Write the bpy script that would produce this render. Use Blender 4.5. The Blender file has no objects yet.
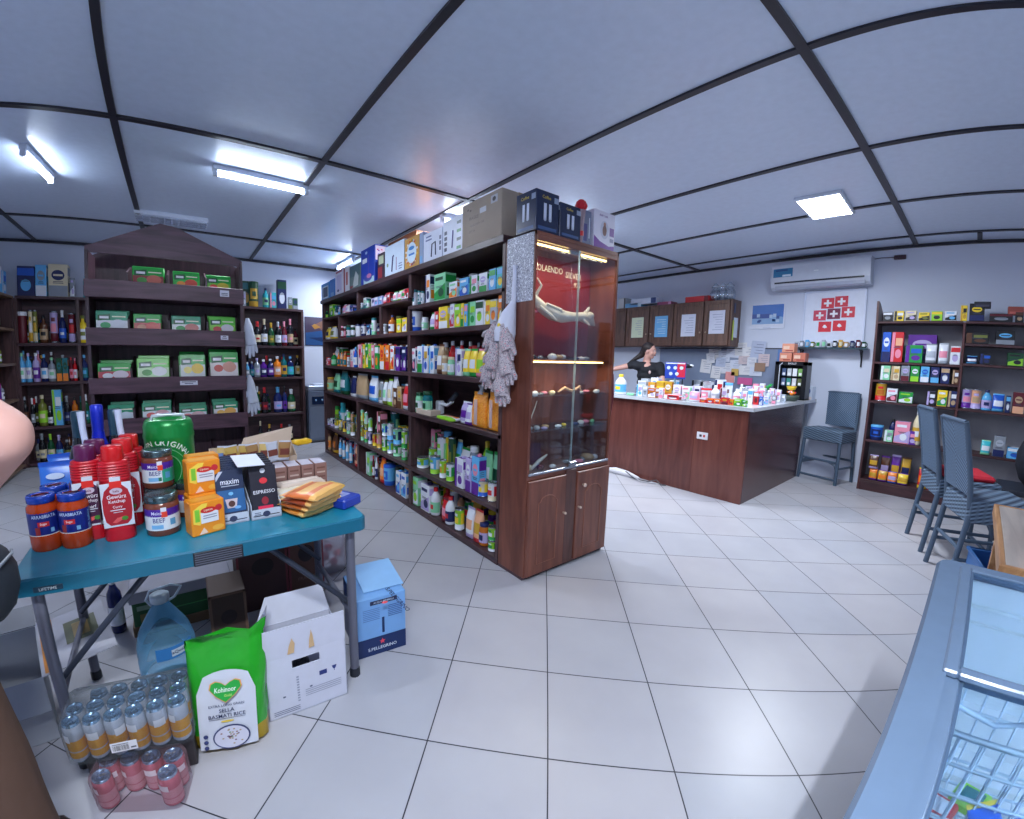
import bpy, math, random
import numpy as np
from mathutils import Matrix, Vector
PI = math.pi
SC = bpy.context.scene
COL = SC.collection
# ------------------------------------------------------------------ camera (wide phone lens, measured from the floor tiles)
CAM = np.array([-2.1985531, -2.07570708, 1.39726326])
RX = np.array([0.81269531, -0.58237876, 0.01900826])
DY = np.array([-0.05502645, -0.10918219, -0.99249753])
FW = np.array([0.58008485, 0.80555212, -0.12077809])
CX, CY = 473.1012, 408.4651
K1, K2, K3, K4 = 0.973433338, -0.0352989111, -0.234174172, 0.101534865   # theta = sum K (r / 400 px)^n
cd = bpy.data.cameras.new('camera'); cam = bpy.data.objects.new('camera', cd); COL.objects.link(cam); SC.camera = cam
cam.matrix_world = Matrix(((RX[0], -DY[0], -FW[0], CAM[0]), (RX[1], -DY[1], -FW[1], CAM[1]), (RX[2], -DY[2], -FW[2], CAM[2]), (0, 0, 0, 1)))
cd.type = 'PANO'; cd.panorama_type = 'FISHEYE_LENS_POLYNOMIAL'
cd.sensor_fit = 'HORIZONTAL'; cd.sensor_width = 36; cd.sensor_height = 36 * 819 / 1024; cd.fisheye_fov = math.radians(179)
mm = 400 * 36 / 1024
cd.fisheye_polynomial_k0 = 0
cd.fisheye_polynomial_k1 = -K1 / mm; cd.fisheye_polynomial_k2 = -K2 / mm ** 2
cd.fisheye_polynomial_k3 = -K3 / mm ** 3; cd.fisheye_polynomial_k4 = -K4 / mm ** 4
cd.shift_x = (512 - CX) / 1024; cd.shift_y = -(409.5 - CY) / 1024
cd.clip_start = 0.02
# ------------------------------------------------------------------ world, exposure
SC.view_settings.view_transform = 'Standard'; SC.view_settings.look = 'None'
SC.view_settings.exposure = 0.75; SC.view_settings.gamma = 1; SC.view_settings.use_curve_mapping = False
SC.cycles.use_denoising = True
SC.cycles.max_bounces = 8; SC.cycles.transparent_max_bounces = 16
w = bpy.data.worlds.new('world'); SC.world = w; w.use_nodes = True
bg = w.node_tree.nodes['Background']; bg.inputs[0].default_value = (0.70, 0.80, 1.0, 1); bg.inputs[1].default_value = 0.3

# measured rays
RT = np.linspace(0, 800, 8001); _q = RT / 400
TT = K1 * _q + K2 * _q ** 2 + K3 * _q ** 3 + K4 * _q ** 4
def ray(px, py):
    x, y = px - CX, py - CY; r = math.hypot(x, y); t = float(np.interp(r, RT, TT))
    return math.cos(t) * FW + math.sin(t) * (x / r * RX + y / r * DY)
def proj(P):
    v = np.asarray(P, float) - CAM
    x, y, z = v @ RX, v @ DY, v @ FW; rho = math.hypot(x, y); th = math.atan2(rho, z); rr = float(np.interp(th, TT, RT))
    return CX + rr * x / rho, CY + rr * y / rho
def onx(px, py, X): v = ray(px, py); return CAM + v * (X - CAM[0]) / v[0]
def ony(px, py, Y): v = ray(px, py); return CAM + v * (Y - CAM[1]) / v[1]
def onz(px, py, Z=0): v = ray(px, py); return CAM + v * (Z - CAM[2]) / v[2]
def bis(f, t, lo, hi):
    flo = f(lo) - t
    for _ in range(40):
        m = (lo + hi) / 2; fm = f(m) - t
        if (fm > 0) == (flo > 0): lo = m
        else: hi = m
    return (lo + hi) / 2
def y_on(px, X, z, lo=-6, hi=6): return bis(lambda y: proj((X, y, z))[0], px, lo, hi)
def x_on(px, Y, z, lo=-6, hi=6): return bis(lambda x: proj((x, Y, z))[0], px, lo, hi)
def z_at(py, X, Y): return bis(lambda z: proj((X, Y, z))[1], py, -1, 3)

# ------------------------------------------------------------------ materials
def lin(c):
    return tuple((v / 12.92 if v <= .04045 else ((v + .055) / 1.055) ** 2.4) for v in [u / 255 for u in c[:3]]) + (1,)
MC = {}
def newmat(name):
    m = bpy.data.materials.new(name); m.use_nodes = True; nt = m.node_tree
    return m, nt, nt.nodes['Principled BSDF']
def plain(c, rough=.45, metal=0.0, bump=0.0, name='paint', emit=0, spec=.5):
    k = (tuple(c), rough, metal, bump, emit, spec)
    if k in MC: return MC[k]
    m, nt, b = newmat(name)
    b.inputs['Roughness'].default_value = rough; b.inputs['Metallic'].default_value = metal
    b.inputs['Specular IOR Level'].default_value = spec
    n = nt.nodes.new('ShaderNodeTexNoise'); n.inputs['Scale'].default_value = 18
    tc = nt.nodes.new('ShaderNodeTexCoord'); nt.links.new(tc.outputs['Object'], n.inputs['Vector'])
    r = nt.nodes.new('ShaderNodeMixRGB'); L = lin(c)
    r.inputs[1].default_value = tuple(v * .93 for v in L[:3]) + (1,); r.inputs[2].default_value = tuple(min(1, v * 1.06) for v in L[:3]) + (1,)
    nt.links.new(n.outputs[0], r.inputs[0]); nt.links.new(r.outputs[0], b.inputs['Base Color'])
    if bump:
        bu = nt.nodes.new('ShaderNodeBump'); bu.inputs['Strength'].default_value = bump; bu.inputs['Distance'].default_value = .01
        nt.links.new(n.outputs[0], bu.inputs['Height']); nt.links.new(bu.outputs[0], b.inputs['Normal'])
    if emit:
        b.inputs['Emission Color'].default_value = L; b.inputs['Emission Strength'].default_value = emit
    MC[k] = m; return m
def wood(c1, c2, axis=2, rough=.35, scale=6, name='wood'):
    k = ('w', c1, c2, axis, rough, scale)
    if k in MC: return MC[k]
    m, nt, b = newmat(name)
    tc = nt.nodes.new('ShaderNodeTexCoord'); mp = nt.nodes.new('ShaderNodeMapping')
    s = [scale * 3] * 3; s[axis] = scale * .35; mp.inputs['Scale'].default_value = s
    n = nt.nodes.new('ShaderNodeTexNoise'); n.inputs['Scale'].default_value = 1.6; n.inputs['Detail'].default_value = 7; n.inputs['Distortion'].default_value = .8
    cr = nt.nodes.new('ShaderNodeValToRGB'); cr.color_ramp.elements[0].position = .3; cr.color_ramp.elements[1].position = .72
    cr.color_ramp.elements[0].color = lin(c1); cr.color_ramp.elements[1].color = lin(c2)
    nt.links.new(tc.outputs['Object'], mp.inputs[0]); nt.links.new(mp.outputs[0], n.inputs['Vector']); nt.links.new(n.outputs[0], cr.inputs[0])
    nt.links.new(cr.outputs[0], b.inputs['Base Color']); b.inputs['Roughness'].default_value = rough
    MC[k] = m; return m
def clear(c, alpha=.15, rough=.08, name='clear_film'):
    """see-through plastic or glass: part clear, part a glossy tinted skin"""
    k = ('c', tuple(c), alpha, rough)
    if k in MC: return MC[k]
    m, nt, b = newmat(name)
    b.inputs['Base Color'].default_value = lin(c); b.inputs['Roughness'].default_value = rough
    t = nt.nodes.new('ShaderNodeBsdfTransparent'); L = lin(c); t.inputs[0].default_value = tuple(1 - (1 - v) * .35 for v in L[:3]) + (1,)
    mx = nt.nodes.new('ShaderNodeMixShader'); lw = nt.nodes.new('ShaderNodeLayerWeight'); lw.inputs[0].default_value = .25
    ad = nt.nodes.new('ShaderNodeMath'); ad.operation = 'ADD'; ad.inputs[1].default_value = alpha; ad.use_clamp = True
    ml = nt.nodes.new('ShaderNodeMath'); ml.operation = 'MULTIPLY'; ml.inputs[1].default_value = .45 if rough > .08 else .2
    nt.links.new(lw.outputs['Fresnel'], ml.inputs[0]); nt.links.new(ml.outputs[0], ad.inputs[0]); nt.links.new(ad.outputs[0], mx.inputs[0])
    src = b.outputs[0]
    if rough <= .08:
        gl = nt.nodes.new('ShaderNodeBsdfGlossy'); gl.inputs['Roughness'].default_value = rough * .5; gl.inputs[0].default_value = (.9, .95, 1, 1); src = gl.outputs[0]
    nt.links.new(t.outputs[0], mx.inputs[1]); nt.links.new(src, mx.inputs[2])
    nt.links.new(mx.outputs[0], nt.nodes['Material Output'].inputs[0])
    MC[k] = m; return m
def emitter(c, s, name='lamp_glow'):
    m = bpy.data.materials.new(name); m.use_nodes = True; nt = m.node_tree; nt.nodes.clear()
    e = nt.nodes.new('ShaderNodeEmission'); o = nt.nodes.new('ShaderNodeOutputMaterial'); e.inputs[0].default_value = lin(c); e.inputs[1].default_value = s
    nt.links.new(e.outputs[0], o.inputs[0]); return m
def weave(c1, c2, scale=60, diamond=False, name='woven_wicker'):
    k = ('v', c1, c2, scale, diamond)
    if k in MC: return MC[k]
    m, nt, b = newmat(name); tc = nt.nodes.new('ShaderNodeTexCoord'); sx = nt.nodes.new('ShaderNodeSeparateXYZ')
    nt.links.new(tc.outputs['Object'], sx.inputs[0])
    def mth(op, a, bb=None):
        n = nt.nodes.new('ShaderNodeMath'); n.operation = op
        for i, v in enumerate((a, bb)):
            if v is None: continue
            if isinstance(v, (int, float)): n.inputs[i].default_value = v
            else: nt.links.new(v, n.inputs[i])
        return n.outputs[0]
    if diamond:
        z = mth('SUBTRACT', sx.outputs[2], .86)
        s = mth('ADD', mth('ABSOLUTE', sx.outputs[0]), mth('ABSOLUTE', z)); v = mth('SINE', mth('MULTIPLY', s, 260))
    else:
        h = mth('ADD', sx.outputs[0], sx.outputs[1])
        a = mth('SINE', mth('MULTIPLY', mth('ADD', sx.outputs[2], mth('MULTIPLY', h, .25)), scale * 4)); c = mth('SINE', mth('MULTIPLY', h, scale * 2.2))
        v = mth('ADD', mth('MULTIPLY', a, .8), mth('MULTIPLY', mth('MULTIPLY', a, c), .5))
    f = mth('ADD', mth('MULTIPLY', v, .5), .5)
    mx = nt.nodes.new('ShaderNodeMixRGB'); mx.inputs[1].default_value = lin(c1); mx.inputs[2].default_value = lin(c2)
    nt.links.new(f, mx.inputs[0]); nt.links.new(mx.outputs[0], b.inputs['Base Color']); b.inputs['Roughness'].default_value = .55
    bu = nt.nodes.new('ShaderNodeBump'); bu.inputs['Strength'].default_value = .5; bu.inputs['Distance'].default_value = .004
    nt.links.new(f, bu.inputs['Height']); nt.links.new(bu.outputs[0], b.inputs['Normal'])
    MC[k] = m; return m
def spotted(base, spots, scale=60, thr=.55, rough=.7, name='printed_cloth', bump=.3):
    m, nt, b = newmat(name); tc = nt.nodes.new('ShaderNodeTexCoord'); n = nt.nodes.new('ShaderNodeTexNoise'); n.inputs['Scale'].default_value = scale
    n.inputs['Detail'].default_value = 3; nt.links.new(tc.outputs['Object'], n.inputs['Vector'])
    cr = nt.nodes.new('ShaderNodeValToRGB'); cr.color_ramp.interpolation = 'CONSTANT'; cr.color_ramp.elements[0].color = lin(base)
    cr.color_ramp.elements[1].position = thr; cr.color_ramp.elements[1].color = lin(spots[0])
    for i, s in enumerate(spots[1:]):
        e = cr.color_ramp.elements.new(min(.98, thr + .07 * (i + 1))); e.color = lin(s)
    nt.links.new(n.outputs[0], cr.inputs[0]); nt.links.new(cr.outputs[0], b.inputs['Base Color']); b.inputs['Roughness'].default_value = rough
    if bump:
        bu = nt.nodes.new('ShaderNodeBump'); bu.inputs['Strength'].default_value = bump; nt.links.new(n.outputs[0], bu.inputs['Height']); nt.links.new(bu.outputs[0], b.inputs['Normal'])
    return m

# ------------------------------------------------------------------ mesh builder
_TX = {}
def text_geo(s):
    if s in _TX: return _TX[s]
    cu = bpy.data.curves.new('t', 'FONT'); cu.body = s; cu.align_x = 'CENTER'; cu.resolution_u = 2; cu.offset = .012
    o = bpy.data.objects.new('t', cu); COL.objects.link(o); dg = bpy.context.evaluated_depsgraph_get()
    me = bpy.data.meshes.new_from_object(o.evaluated_get(dg))
    v = [(p.co.x, p.co.y) for p in me.vertices]; f = [tuple(p.vertices) for p in me.polygons]
    bpy.data.objects.remove(o); bpy.data.curves.remove(cu); bpy.data.meshes.remove(me)
    if v:
        xs = [p[0] for p in v]; ys = [p[1] for p in v]; cx = (min(xs) + max(xs)) / 2; cy = (min(ys) + max(ys)) / 2
        W, H = max(xs) - min(xs), max(ys) - min(ys); v = [(x - cx, y - cy) for x, y in v]
    else: W = H = 1
    _TX[s] = (v, f, W, H); return _TX[s]
class MB:
    def __init__(s): s.v = []; s.f = []; s.m = []; s.s = []; s.mats = []; s.M = Matrix()
    def mi(s, m):
        if m not in s.mats: s.mats.append(m)
        return s.mats.index(m)
    def add(s, vs, fs, m, smooth=False, M=None):
        o = len(s.v); T = s.M @ M if M is not None else s.M
        s.v += [tuple(T @ Vector(p)) for p in vs]
        ms = m if isinstance(m, list) else [m] * len(fs)
        for f, mm_ in zip(fs, ms):
            s.f.append(tuple(o + i for i in f)); s.m.append(s.mi(mm_)); s.s.append(smooth)
        return s
    def box(s, x0, x1, y0, y1, z0, z1, m, M=None):
        v = [(x, y, z) for z in (z0, z1) for y in (y0, y1) for x in (x0, x1)]
        return s.add(v, [(0, 2, 3, 1), (4, 5, 7, 6), (0, 1, 5, 4), (2, 6, 7, 3), (0, 4, 6, 2), (1, 3, 7, 5)], m, M=M)
    def bbox(s, x0, x1, y0, y1, z0, z1, m, b=.005, M=None):
        """box with a small chamfer on all edges (rounded corners)"""
        X = (x0, x1); Y = (y0, y1); Z = (z0, z1); vs = []; ix = {}
        for i in (0, 1):
            for j in (0, 1):
                for k in (0, 1):
                    dx, dy, dz = (b if i == 0 else -b), (b if j == 0 else -b), (b if k == 0 else -b)
                    for a, p in (('x', (X[i], Y[j] + dy, Z[k] + dz)), ('y', (X[i] + dx, Y[j], Z[k] + dz)), ('z', (X[i] + dx, Y[j] + dy, Z[k]))):
                        ix[(i, j, k, a)] = len(vs); vs.append(p)
        F = []
        for i in (0, 1): F.append([ix[(i, j, k, 'x')] for j, k in ((0, 0), (1, 0), (1, 1), (0, 1))])
        for j in (0, 1): F.append([ix[(i, j, k, 'y')] for i, k in ((0, 0), (1, 0), (1, 1), (0, 1))])
        for k in (0, 1): F.append([ix[(i, j, k, 'z')] for i, j in ((0, 0), (1, 0), (1, 1), (0, 1))])
        for i in (0, 1):
            for j in (0, 1): F.append([ix[(i, j, 0, 'x')], ix[(i, j, 0, 'y')], ix[(i, j, 1, 'y')], ix[(i, j, 1, 'x')]])
            for k in (0, 1): F.append([ix[(i, 0, k, 'x')], ix[(i, 0, k, 'z')], ix[(i, 1, k, 'z')], ix[(i, 1, k, 'x')]])
        for j in (0, 1):
            for k in (0, 1): F.append([ix[(0, j, k, 'y')], ix[(0, j, k, 'z')], ix[(1, j, k, 'z')], ix[(1, j, k, 'y')]])
        for i in (0, 1):
            for j in (0, 1):
                for k in (0, 1): F.append([ix[(i, j, k, 'x')], ix[(i, j, k, 'y')], ix[(i, j, k, 'z')]])
        return s.add(vs, F, m, M=M)
    def rect(s, x0, x1, z0, z1, y, m, M=None): return s.add([(x0, y, z0), (x1, y, z0), (x1, y, z1), (x0, y, z1)], [(0, 1, 2, 3)], m, M=M)
    def rectx(s, y0, y1, z0, z1, x, m, M=None): return s.add([(x, y0, z0), (x, y1, z0), (x, y1, z1), (x, y0, z1)], [(0, 1, 2, 3)], m, M=M)
    def rectz(s, x0, x1, y0, y1, z, m, M=None): return s.add([(x0, y0, z), (x1, y0, z), (x1, y1, z), (x0, y1, z)], [(0, 1, 2, 3)], m, M=M)
    def ell(s, cx, cz, rx, rz, y, m, n=18, M=None):
        return s.add([(cx + rx * math.cos(2 * PI * i / n), y, cz + rz * math.sin(2 * PI * i / n)) for i in range(n)], [tuple(range(n))], m, M=M)
    def poly(s, pts, y, m, M=None): return s.add([(x, y, z) for x, z in pts], [tuple(range(len(pts)))], m, M=M)
    def prism(s, pts, y0, y1, m, M=None):
        """outline in XZ, given real thickness along Y"""
        n = len(pts); v = [(x, y0, z) for x, z in pts] + [(x, y1, z) for x, z in pts]
        return s.add(v, [tuple(range(n)), tuple(range(2 * n - 1, n - 1, -1))] + [(i, n + i, n + (i + 1) % n, (i + 1) % n) for i in range(n)], m, M=M)
    def lathe(s, prof, m, n=16, c=(0, 0, 0), M=None, smooth=True):
        """prof: [(r, z, material of the band below)]; sharp edges by repeated rings"""
        vs = []; fs = []; ms = []
        for r, z, *_ in prof: vs += [(c[0] + r * math.cos(2 * PI * i / n), c[1] + r * math.sin(2 * PI * i / n), c[2] + z) for i in range(n)]
        for k in range(len(prof) - 1):
            mk = prof[k + 1][2] if len(prof[k + 1]) > 2 else m
            for i in range(n): fs.append((k * n + i, k * n + (i + 1) % n, (k + 1) * n + (i + 1) % n, (k + 1) * n + i)); ms.append(mk)
        s.add(vs, fs, ms, smooth, M)
        top = prof[-1]; bot = prof[0]
        for (r, z, *q), rev in ((top, 0), (bot, 1)):
            if r > 1e-5:
                l = [(c[0] + r * math.cos(2 * PI * i / n), c[1] + r * math.sin(2 * PI * i / n), c[2] + z) for i in range(n)]
                s.add(l, [tuple(range(n))[::-1] if rev else tuple(range(n))], q[0] if q else m, False, M)
        return s
    def arc(s, r, a0, a1, z0, z1, m, c=(0, 0, 0), n=6, M=None):
        """label patch wrapped on a round wall; angle 0 faces -Y"""
        vs = []
        for i in range(n + 1):
            a = a0 + (a1 - a0) * i / n
            for z in (z0, z1): vs.append((c[0] + r * math.sin(a), c[1] - r * math.cos(a), c[2] + z))
        return s.add(vs, [(2 * i, 2 * i + 2, 2 * i + 3, 2 * i + 1) for i in range(n)], m, True, M)
    def tube(s, pts, r, m, n=8, M=None, close=False):
        P = [Vector(p) for p in pts]; R = r if isinstance(r, (list, tuple)) else [r] * len(P); vs = []; fs = []
        up = Vector((0, 0, 1)); N = len(P); pu = None
        for i, p in enumerate(P):
            if close: t = P[(i + 1) % N] - P[i - 1]
            else: t = P[min(i + 1, N - 1)] - P[max(i - 1, 0)]
            t.normalize()
            u = (pu - t * pu.dot(t)) if pu is not None else (up.cross(t) if abs(t.z) < .95 else Vector((1, 0, 0)).cross(t))
            u.normalize(); pu = u; v = t.cross(u)
            vs += [tuple(p + u * R[i] * math.cos(2 * PI * k / n) + v * R[i] * math.sin(2 * PI * k / n)) for k in range(n)]
        for i in range(N if close else N - 1):
            j = (i + 1) % N
            fs += [(i * n + k, i * n + (k + 1) % n, j * n + (k + 1) % n, j * n + k) for k in range(n)]
        s.add(vs, fs, m, True, M)
        if not close:
            s.add(vs[:n], [tuple(range(n))[::-1]], m, False, M); s.add(vs[-n:], [tuple(range(n))], m, False, M)
        return s
    def ball(s, c, r, m, n=12, M=None):
        R = r if isinstance(r, (tuple, list)) else (r, r, r); vs = [(c[0], c[1], c[2] - R[2])]; h = n // 2; fs = []
        for j in range(1, h):
            a = -PI / 2 + PI * j / h
            vs += [(c[0] + R[0] * math.cos(a) * math.cos(2 * PI * i / n), c[1] + R[1] * math.cos(a) * math.sin(2 * PI * i / n), c[2] + R[2] * math.sin(a)) for i in range(n)]
        vs.append((c[0], c[1], c[2] + R[2])); L = len(vs) - 1
        for i in range(n): fs.append((0, 1 + (i + 1) % n, 1 + i)); fs.append((L, L - n + i, L - n + (i + 1) % n))
        for j in range(h - 2):
            for i in range(n): a = 1 + j * n; fs.append((a + i, a + (i + 1) % n, a + n + (i + 1) % n, a + n + i))
        return s.add(vs, fs, m, True, M)
    def text(s, t, x, z, y, h, m, wmax=None, M=None, bend=None, tilt=0, c=(0, 0, 0)):
        """lettering on a face that looks along -Y; with bend = r it wraps round a wall of that radius"""
        v, f, W, H = text_geo(t); k = h / H
        kx = k if not wmax else min(k, wmax / W)
        ct, st = math.cos(tilt), math.sin(tilt); out = []
        for a, b in v:
            a, b = a * kx, b * k; a, b = a * ct - b * st + x, a * st + b * ct + z
            out.append((c[0] + bend * math.sin(a / bend), c[1] - bend * math.cos(a / bend), b) if bend else (a, y, b))
        return s.add(out, f, m, M=M)
    def build(s, name, parent=None, loc=None, rz=None, bevel=0):
        me = bpy.data.meshes.new(name); me.from_pydata(s.v, [], s.f)
        for m in s.mats: me.materials.append(m)
        me.polygons.foreach_set('material_index', s.m); me.polygons.foreach_set('use_smooth', s.s); me.update()
        o = bpy.data.objects.new(name, me); COL.objects.link(o)
        if parent is not None: o.parent = parent
        if loc is not None: o.location = loc
        if rz is not None: o.rotation_euler = (0, 0, rz)
        if bevel:
            b = o.modifiers.new('bevel', 'BEVEL'); b.width = bevel; b.segments = 2; b.limit_method = 'ANGLE'
        return o
def tag(o, label, cat, group=None, kind=None):
    o['label'] = label; o['category'] = cat
    if group: o['group'] = group
    if kind: o['kind'] = kind
    return o
def thing(name, label, cat, loc=(0, 0, 0), rz=0, group=None):
    o = bpy.data.objects.new(name, None); o.empty_display_size = .05; COL.objects.link(o); o.location = loc; o.rotation_euler = (0, 0, rz)
    return tag(o, label, cat, group)
def struct(o): o['kind'] = 'structure'; return o

# colours of printed packaging by everyday name
PC = dict(white=(226, 230, 240), cream=(222, 210, 178), grey=(138, 146, 158), silver=(176, 184, 198), black=(22, 24, 32), navy=(24, 36, 92), blue=(32, 92, 200),
          skyblue=(96, 178, 232), teal=(18, 110, 120), turquoise=(60, 186, 200), green=(30, 150, 66), darkgreen=(16, 74, 44), lime=(150, 214, 52), mint=(140, 214, 170),
          yellow=(240, 208, 50), gold=(206, 160, 48), orange=(240, 132, 36), amber=(190, 104, 30), red=(206, 34, 44), maroon=(98, 24, 40), pink=(232, 142, 168),
          purple=(96, 36, 150), lilac=(184, 170, 220), brown=(92, 56, 38), tan=(186, 158, 124), olive=(112, 120, 50), magenta=(200, 20, 140), peach=(236, 176, 140))
PN = dict(skyblue='sky blue', darkgreen='dark green')
def pc(n, rough=.4): return plain(PC[n], rough, name=n)
def nm(n): return PN.get(n, n)
# ------------------------------------------------------------------ groceries
REG = []      # every grocery: object, its look, its row, order
BAR = (70, 74, 96)
def bars(b, x0, x1, z, y, n, m, h=.004, rng=random):
    for i in range(n):
        l = (x1 - x0) * rng.uniform(.5, 1); xm = (x0 + x1) / 2
        b.rect(xm - l / 2, xm + l / 2, z - i * h * 2.2, z - i * h * 2.2 + h, y, m)
def g_box(w, d, h, c, rng, style=None):
    b = MB(); e = .0007; M1, M2, M3 = pc(c[0]), pc(c[1]), pc(c[2]); b.bbox(-w / 2, w / 2, -d / 2, d / 2, 0, h, M1, min(.002, w * .05))
    st = rng.randrange(4) if style is None else style; y = -d / 2 - e; a = w / 2 - .003
    if st == 0:
        b.rect(-a, a, h * .68, h * .93, y, M2); b.ell(0, h * .36, w * .3, h * .2, y, M3)
    elif st == 1:
        b.rect(-a, a, .003, h * .34, y, M2); b.ell(0, h * .66, w * .34, h * .16, y, M3); b.rect(-a * .5, a * .5, h * .63, h * .69, y - e, M1)
    elif st == 2:
        b.poly([(-a, h * .05), (a, h * .05), (a, h * .62), (-a, h * .3)], y, M2); b.ell(w * .12, h * .3, w * .24, h * .16, y - e, M3); b.rect(-a * .8, a * .6, h * .75, h * .87, y, M3)
    else:
        b.rect(-a, -a + w * .24, .003, h - .003, y, M2); b.rect(-a + w * .32, a * .9, h * .55, h * .8, y, M3); b.ell(w * .12, h * .28, w * .26, h * .15, y, M2)
    bars(b, -a * .7, a * .7, h * .52 if st != 1 else h * .45, y - 2 * e, 2, plain(BAR), max(.003, h * .02), rng)
    x = w / 2 + e
    b.rectx(-d / 2 + .003, d / 2 - .003, h * .66, h * .92, x, M2); b.rectx(-d * .34, d * .34, h * .16, h * .46, x, M3)
    for i in range(3): b.rectx(-d * .32, d * .2, h * (.6 - .05 * i), h * (.615 - .05 * i), x, plain(BAR))
    b.rectz(-a * .8, a * .8, -d * .35, d * .35, h + e, M2)
    return b, []
def g_carton(w, d, h, c, rng):
    b, _ = g_box(w, d, h * .95, c, rng); k = MB(); k.lathe([(w * .17, 0), (w * .17, h * .055)], pc(c[2]), 10, (w * .05, 0, h * .95)); return b, [('cap', k)]
def g_can(w, d, h, c, rng):
    r = w / 2; b = MB(); S = plain((180, 186, 196), .25, .9, name='tin_metal'); M1, M2, M3 = pc(c[0]), pc(c[1]), pc(c[2])
    b.lathe([(r * .9, 0, S), (r * .97, .003, S), (r * .97, h * .05, S), (r * .96, h * .05, S), (r * .96, h * .3, M2), (r * .96, h * .93, M1), (r, h * .94, S), (r, h * .98, S), (r * .93, h * .98, S), (r * .91, h * .965, S), (0, h * .965, S)], S, 16)
    b.arc(r * .965, -.7, .7, h * .34, h * .6, M3); b.arc(r * .97, -.5, .5, h * .66, h * .78, M2); b.arc(r * .965, 1.2, 2.2, h * .3, h * .8, M3)
    return b, []
def g_jar(w, d, h, c, rng):
    r = w / 2; b = MB(); M1, M2, M3 = plain(PC[c[0]], .12, name='glass_jar_fill'), pc(c[1]), pc(c[2])
    b.lathe([(r * .8, 0), (r * .97, h * .03), (r, h * .08), (r, h * .68), (r * .93, h * .78), (r * .76, h * .84), (r * .76, h * .87)], M1, 16)
    b.arc(r * 1.006, -2, 2, h * .16, h * .6, M2, n=14); b.arc(r * 1.012, -.6, .6, h * .26, h * .5, M3)
    k = MB(); k.lathe([(r * .86, h * .85), (r * .88, h * .86), (r * .88, h * .985), (r * .84, h), (0, h)], M3, 16); return b, [('lid', k)]
def g_tub(w, d, h, c, rng):
    r = w / 2; b = MB(); M1, M2, M3 = pc(c[0]), pc(c[1]), pc(c[2])
    b.lathe([(r * .88, 0), (r * .9, .002), (r * .92, h * .22, M2), (r * .97, h * .88, M1)], M1, 18); b.arc(r * .975, -.8, .8, h * .3, h * .72, M2)
    b.arc(r * .985, -.4, .4, h * .42, h * .6, M1)
    k = MB(); k.lathe([(r, h * .87), (r, h * .985), (r * .96, h), (0, h)], M3, 18); return b, [('lid', k)]
def g_bottle(w, d, h, c, rng):
    r = w / 2; b = MB(); M1, M2, M3 = plain(PC[c[0]], .15, name='bottle_plastic'), pc(c[1]), pc(c[2])
    b.lathe([(r * .85, 0), (r * .97, h * .02), (r, h * .06), (r * .96, h * .3), (r, h * .56), (r * .9, h * .66), (r * .62, h * .77), (r * .38, h * .84), (r * .36, h * .88)], M1, 14)
    b.arc(r * 1.01, -1.9, 1.9, h * .12, h * .5, M2, n=14); b.arc(r * 1.02, -.5, .5, h * .24, h * .4, M3)
    k = MB(); k.lathe([(r * .42, h * .87), (r * .42, h * .985), (r * .38, h), (0, h)], M3, 12); return b, [('cap', k)]
def g_wine(w, d, h, c, rng):
    r = w / 2; b = MB(); M1, M2, M3 = plain(PC[c[0]], .08, name='bottle_glass'), pc(c[1]), pc(c[2])
    b.lathe([(r * .8, 0), (r * .98, h * .015), (r, h * .04), (r, h * .56), (r * .9, h * .64), (r * .52, h * .72), (r * .36, h * .78), (r * .34, h * .93), (r * .4, h * .935), (r * .4, h * .96)], M1, 14)
    b.arc(r * 1.01, -1.3, 1.3, h * .14, h * .44, M2, n=10); b.arc(r * 1.02, -.5, .5, h * .24, h * .32, M3)
    k = MB(); k.lathe([(r * .39, h * .78), (r * .38, h * .9), (r * .43, h * .93), (r * .42, h * .99), (0, h)], M3, 12); return b, [('capsule', k)]
def g_liquor(w, d, h, c, rng):
    r = w / 2; b = MB(); M1, M2, M3 = plain(PC[c[0]], .08, name='bottle_glass'), pc(c[1]), pc(c[2])
    b.lathe([(r * .86, 0), (r, h * .02), (r, h * .62), (r * .86, h * .7), (r * .4, h * .76), (r * .34, h * .88), (r * .34, h * .9)], M1, 14)
    b.arc(r * 1.01, -1.5, 1.5, h * .12, h * .5, M2, n=12); b.arc(r * 1.02, -.6, .6, h * .26, h * .4, M3)
    k = MB(); k.lathe([(r * .42, h * .88), (r * .42, h * .99), (0, h)], M3, 12); return b, [('stopper', k)]
def pillow(b, w, d, h, M1, M2, M3, top=None, rnd=0, rng=random):
    rows = [(0, .55, .97), (.04, .95, 1), (.16, 1, 1), (.3, 1, .99), (.46, .96, .985), (.62, .84, .985), (.78, .56, .98), (.9, .16, .98), (.93, .06, 1), (1, .05, 1.0)]
    n = 16; vs = []; fs = []; ms = []
    for t, th, ww in rows:
        for i in range(n):
            a = 2 * PI * i / n; cs, sn = math.cos(a), math.sin(a); e = .55
            x = w / 2 * ww * math.copysign(abs(cs) ** e, cs); y = d / 2 * th * math.copysign(abs(sn) ** (.8), sn)
            if rnd: x += rng.uniform(-rnd, rnd); y += rng.uniform(-rnd, rnd) * (1 if th > .1 else .3)
            vs.append((x, y, h * t))
    for k in range(len(rows) - 1):
        for i in range(n):
            fs.append((k * n + i, k * n + (i + 1) % n, (k + 1) * n + (i + 1) % n, (k + 1) * n + i))
            front = 9 <= i <= 14
            ms.append(M2 if k in (0, 1) else M3 if (front and k in (3, 4) and 10 <= i <= 13) else (top or M2) if k == 8 else M1)
    b.add(vs, fs, ms, True); b.add(vs[:n], [tuple(range(n))[::-1]], M2); b.add(vs[-n:], [tuple(range(n))], top or M2)
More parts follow.
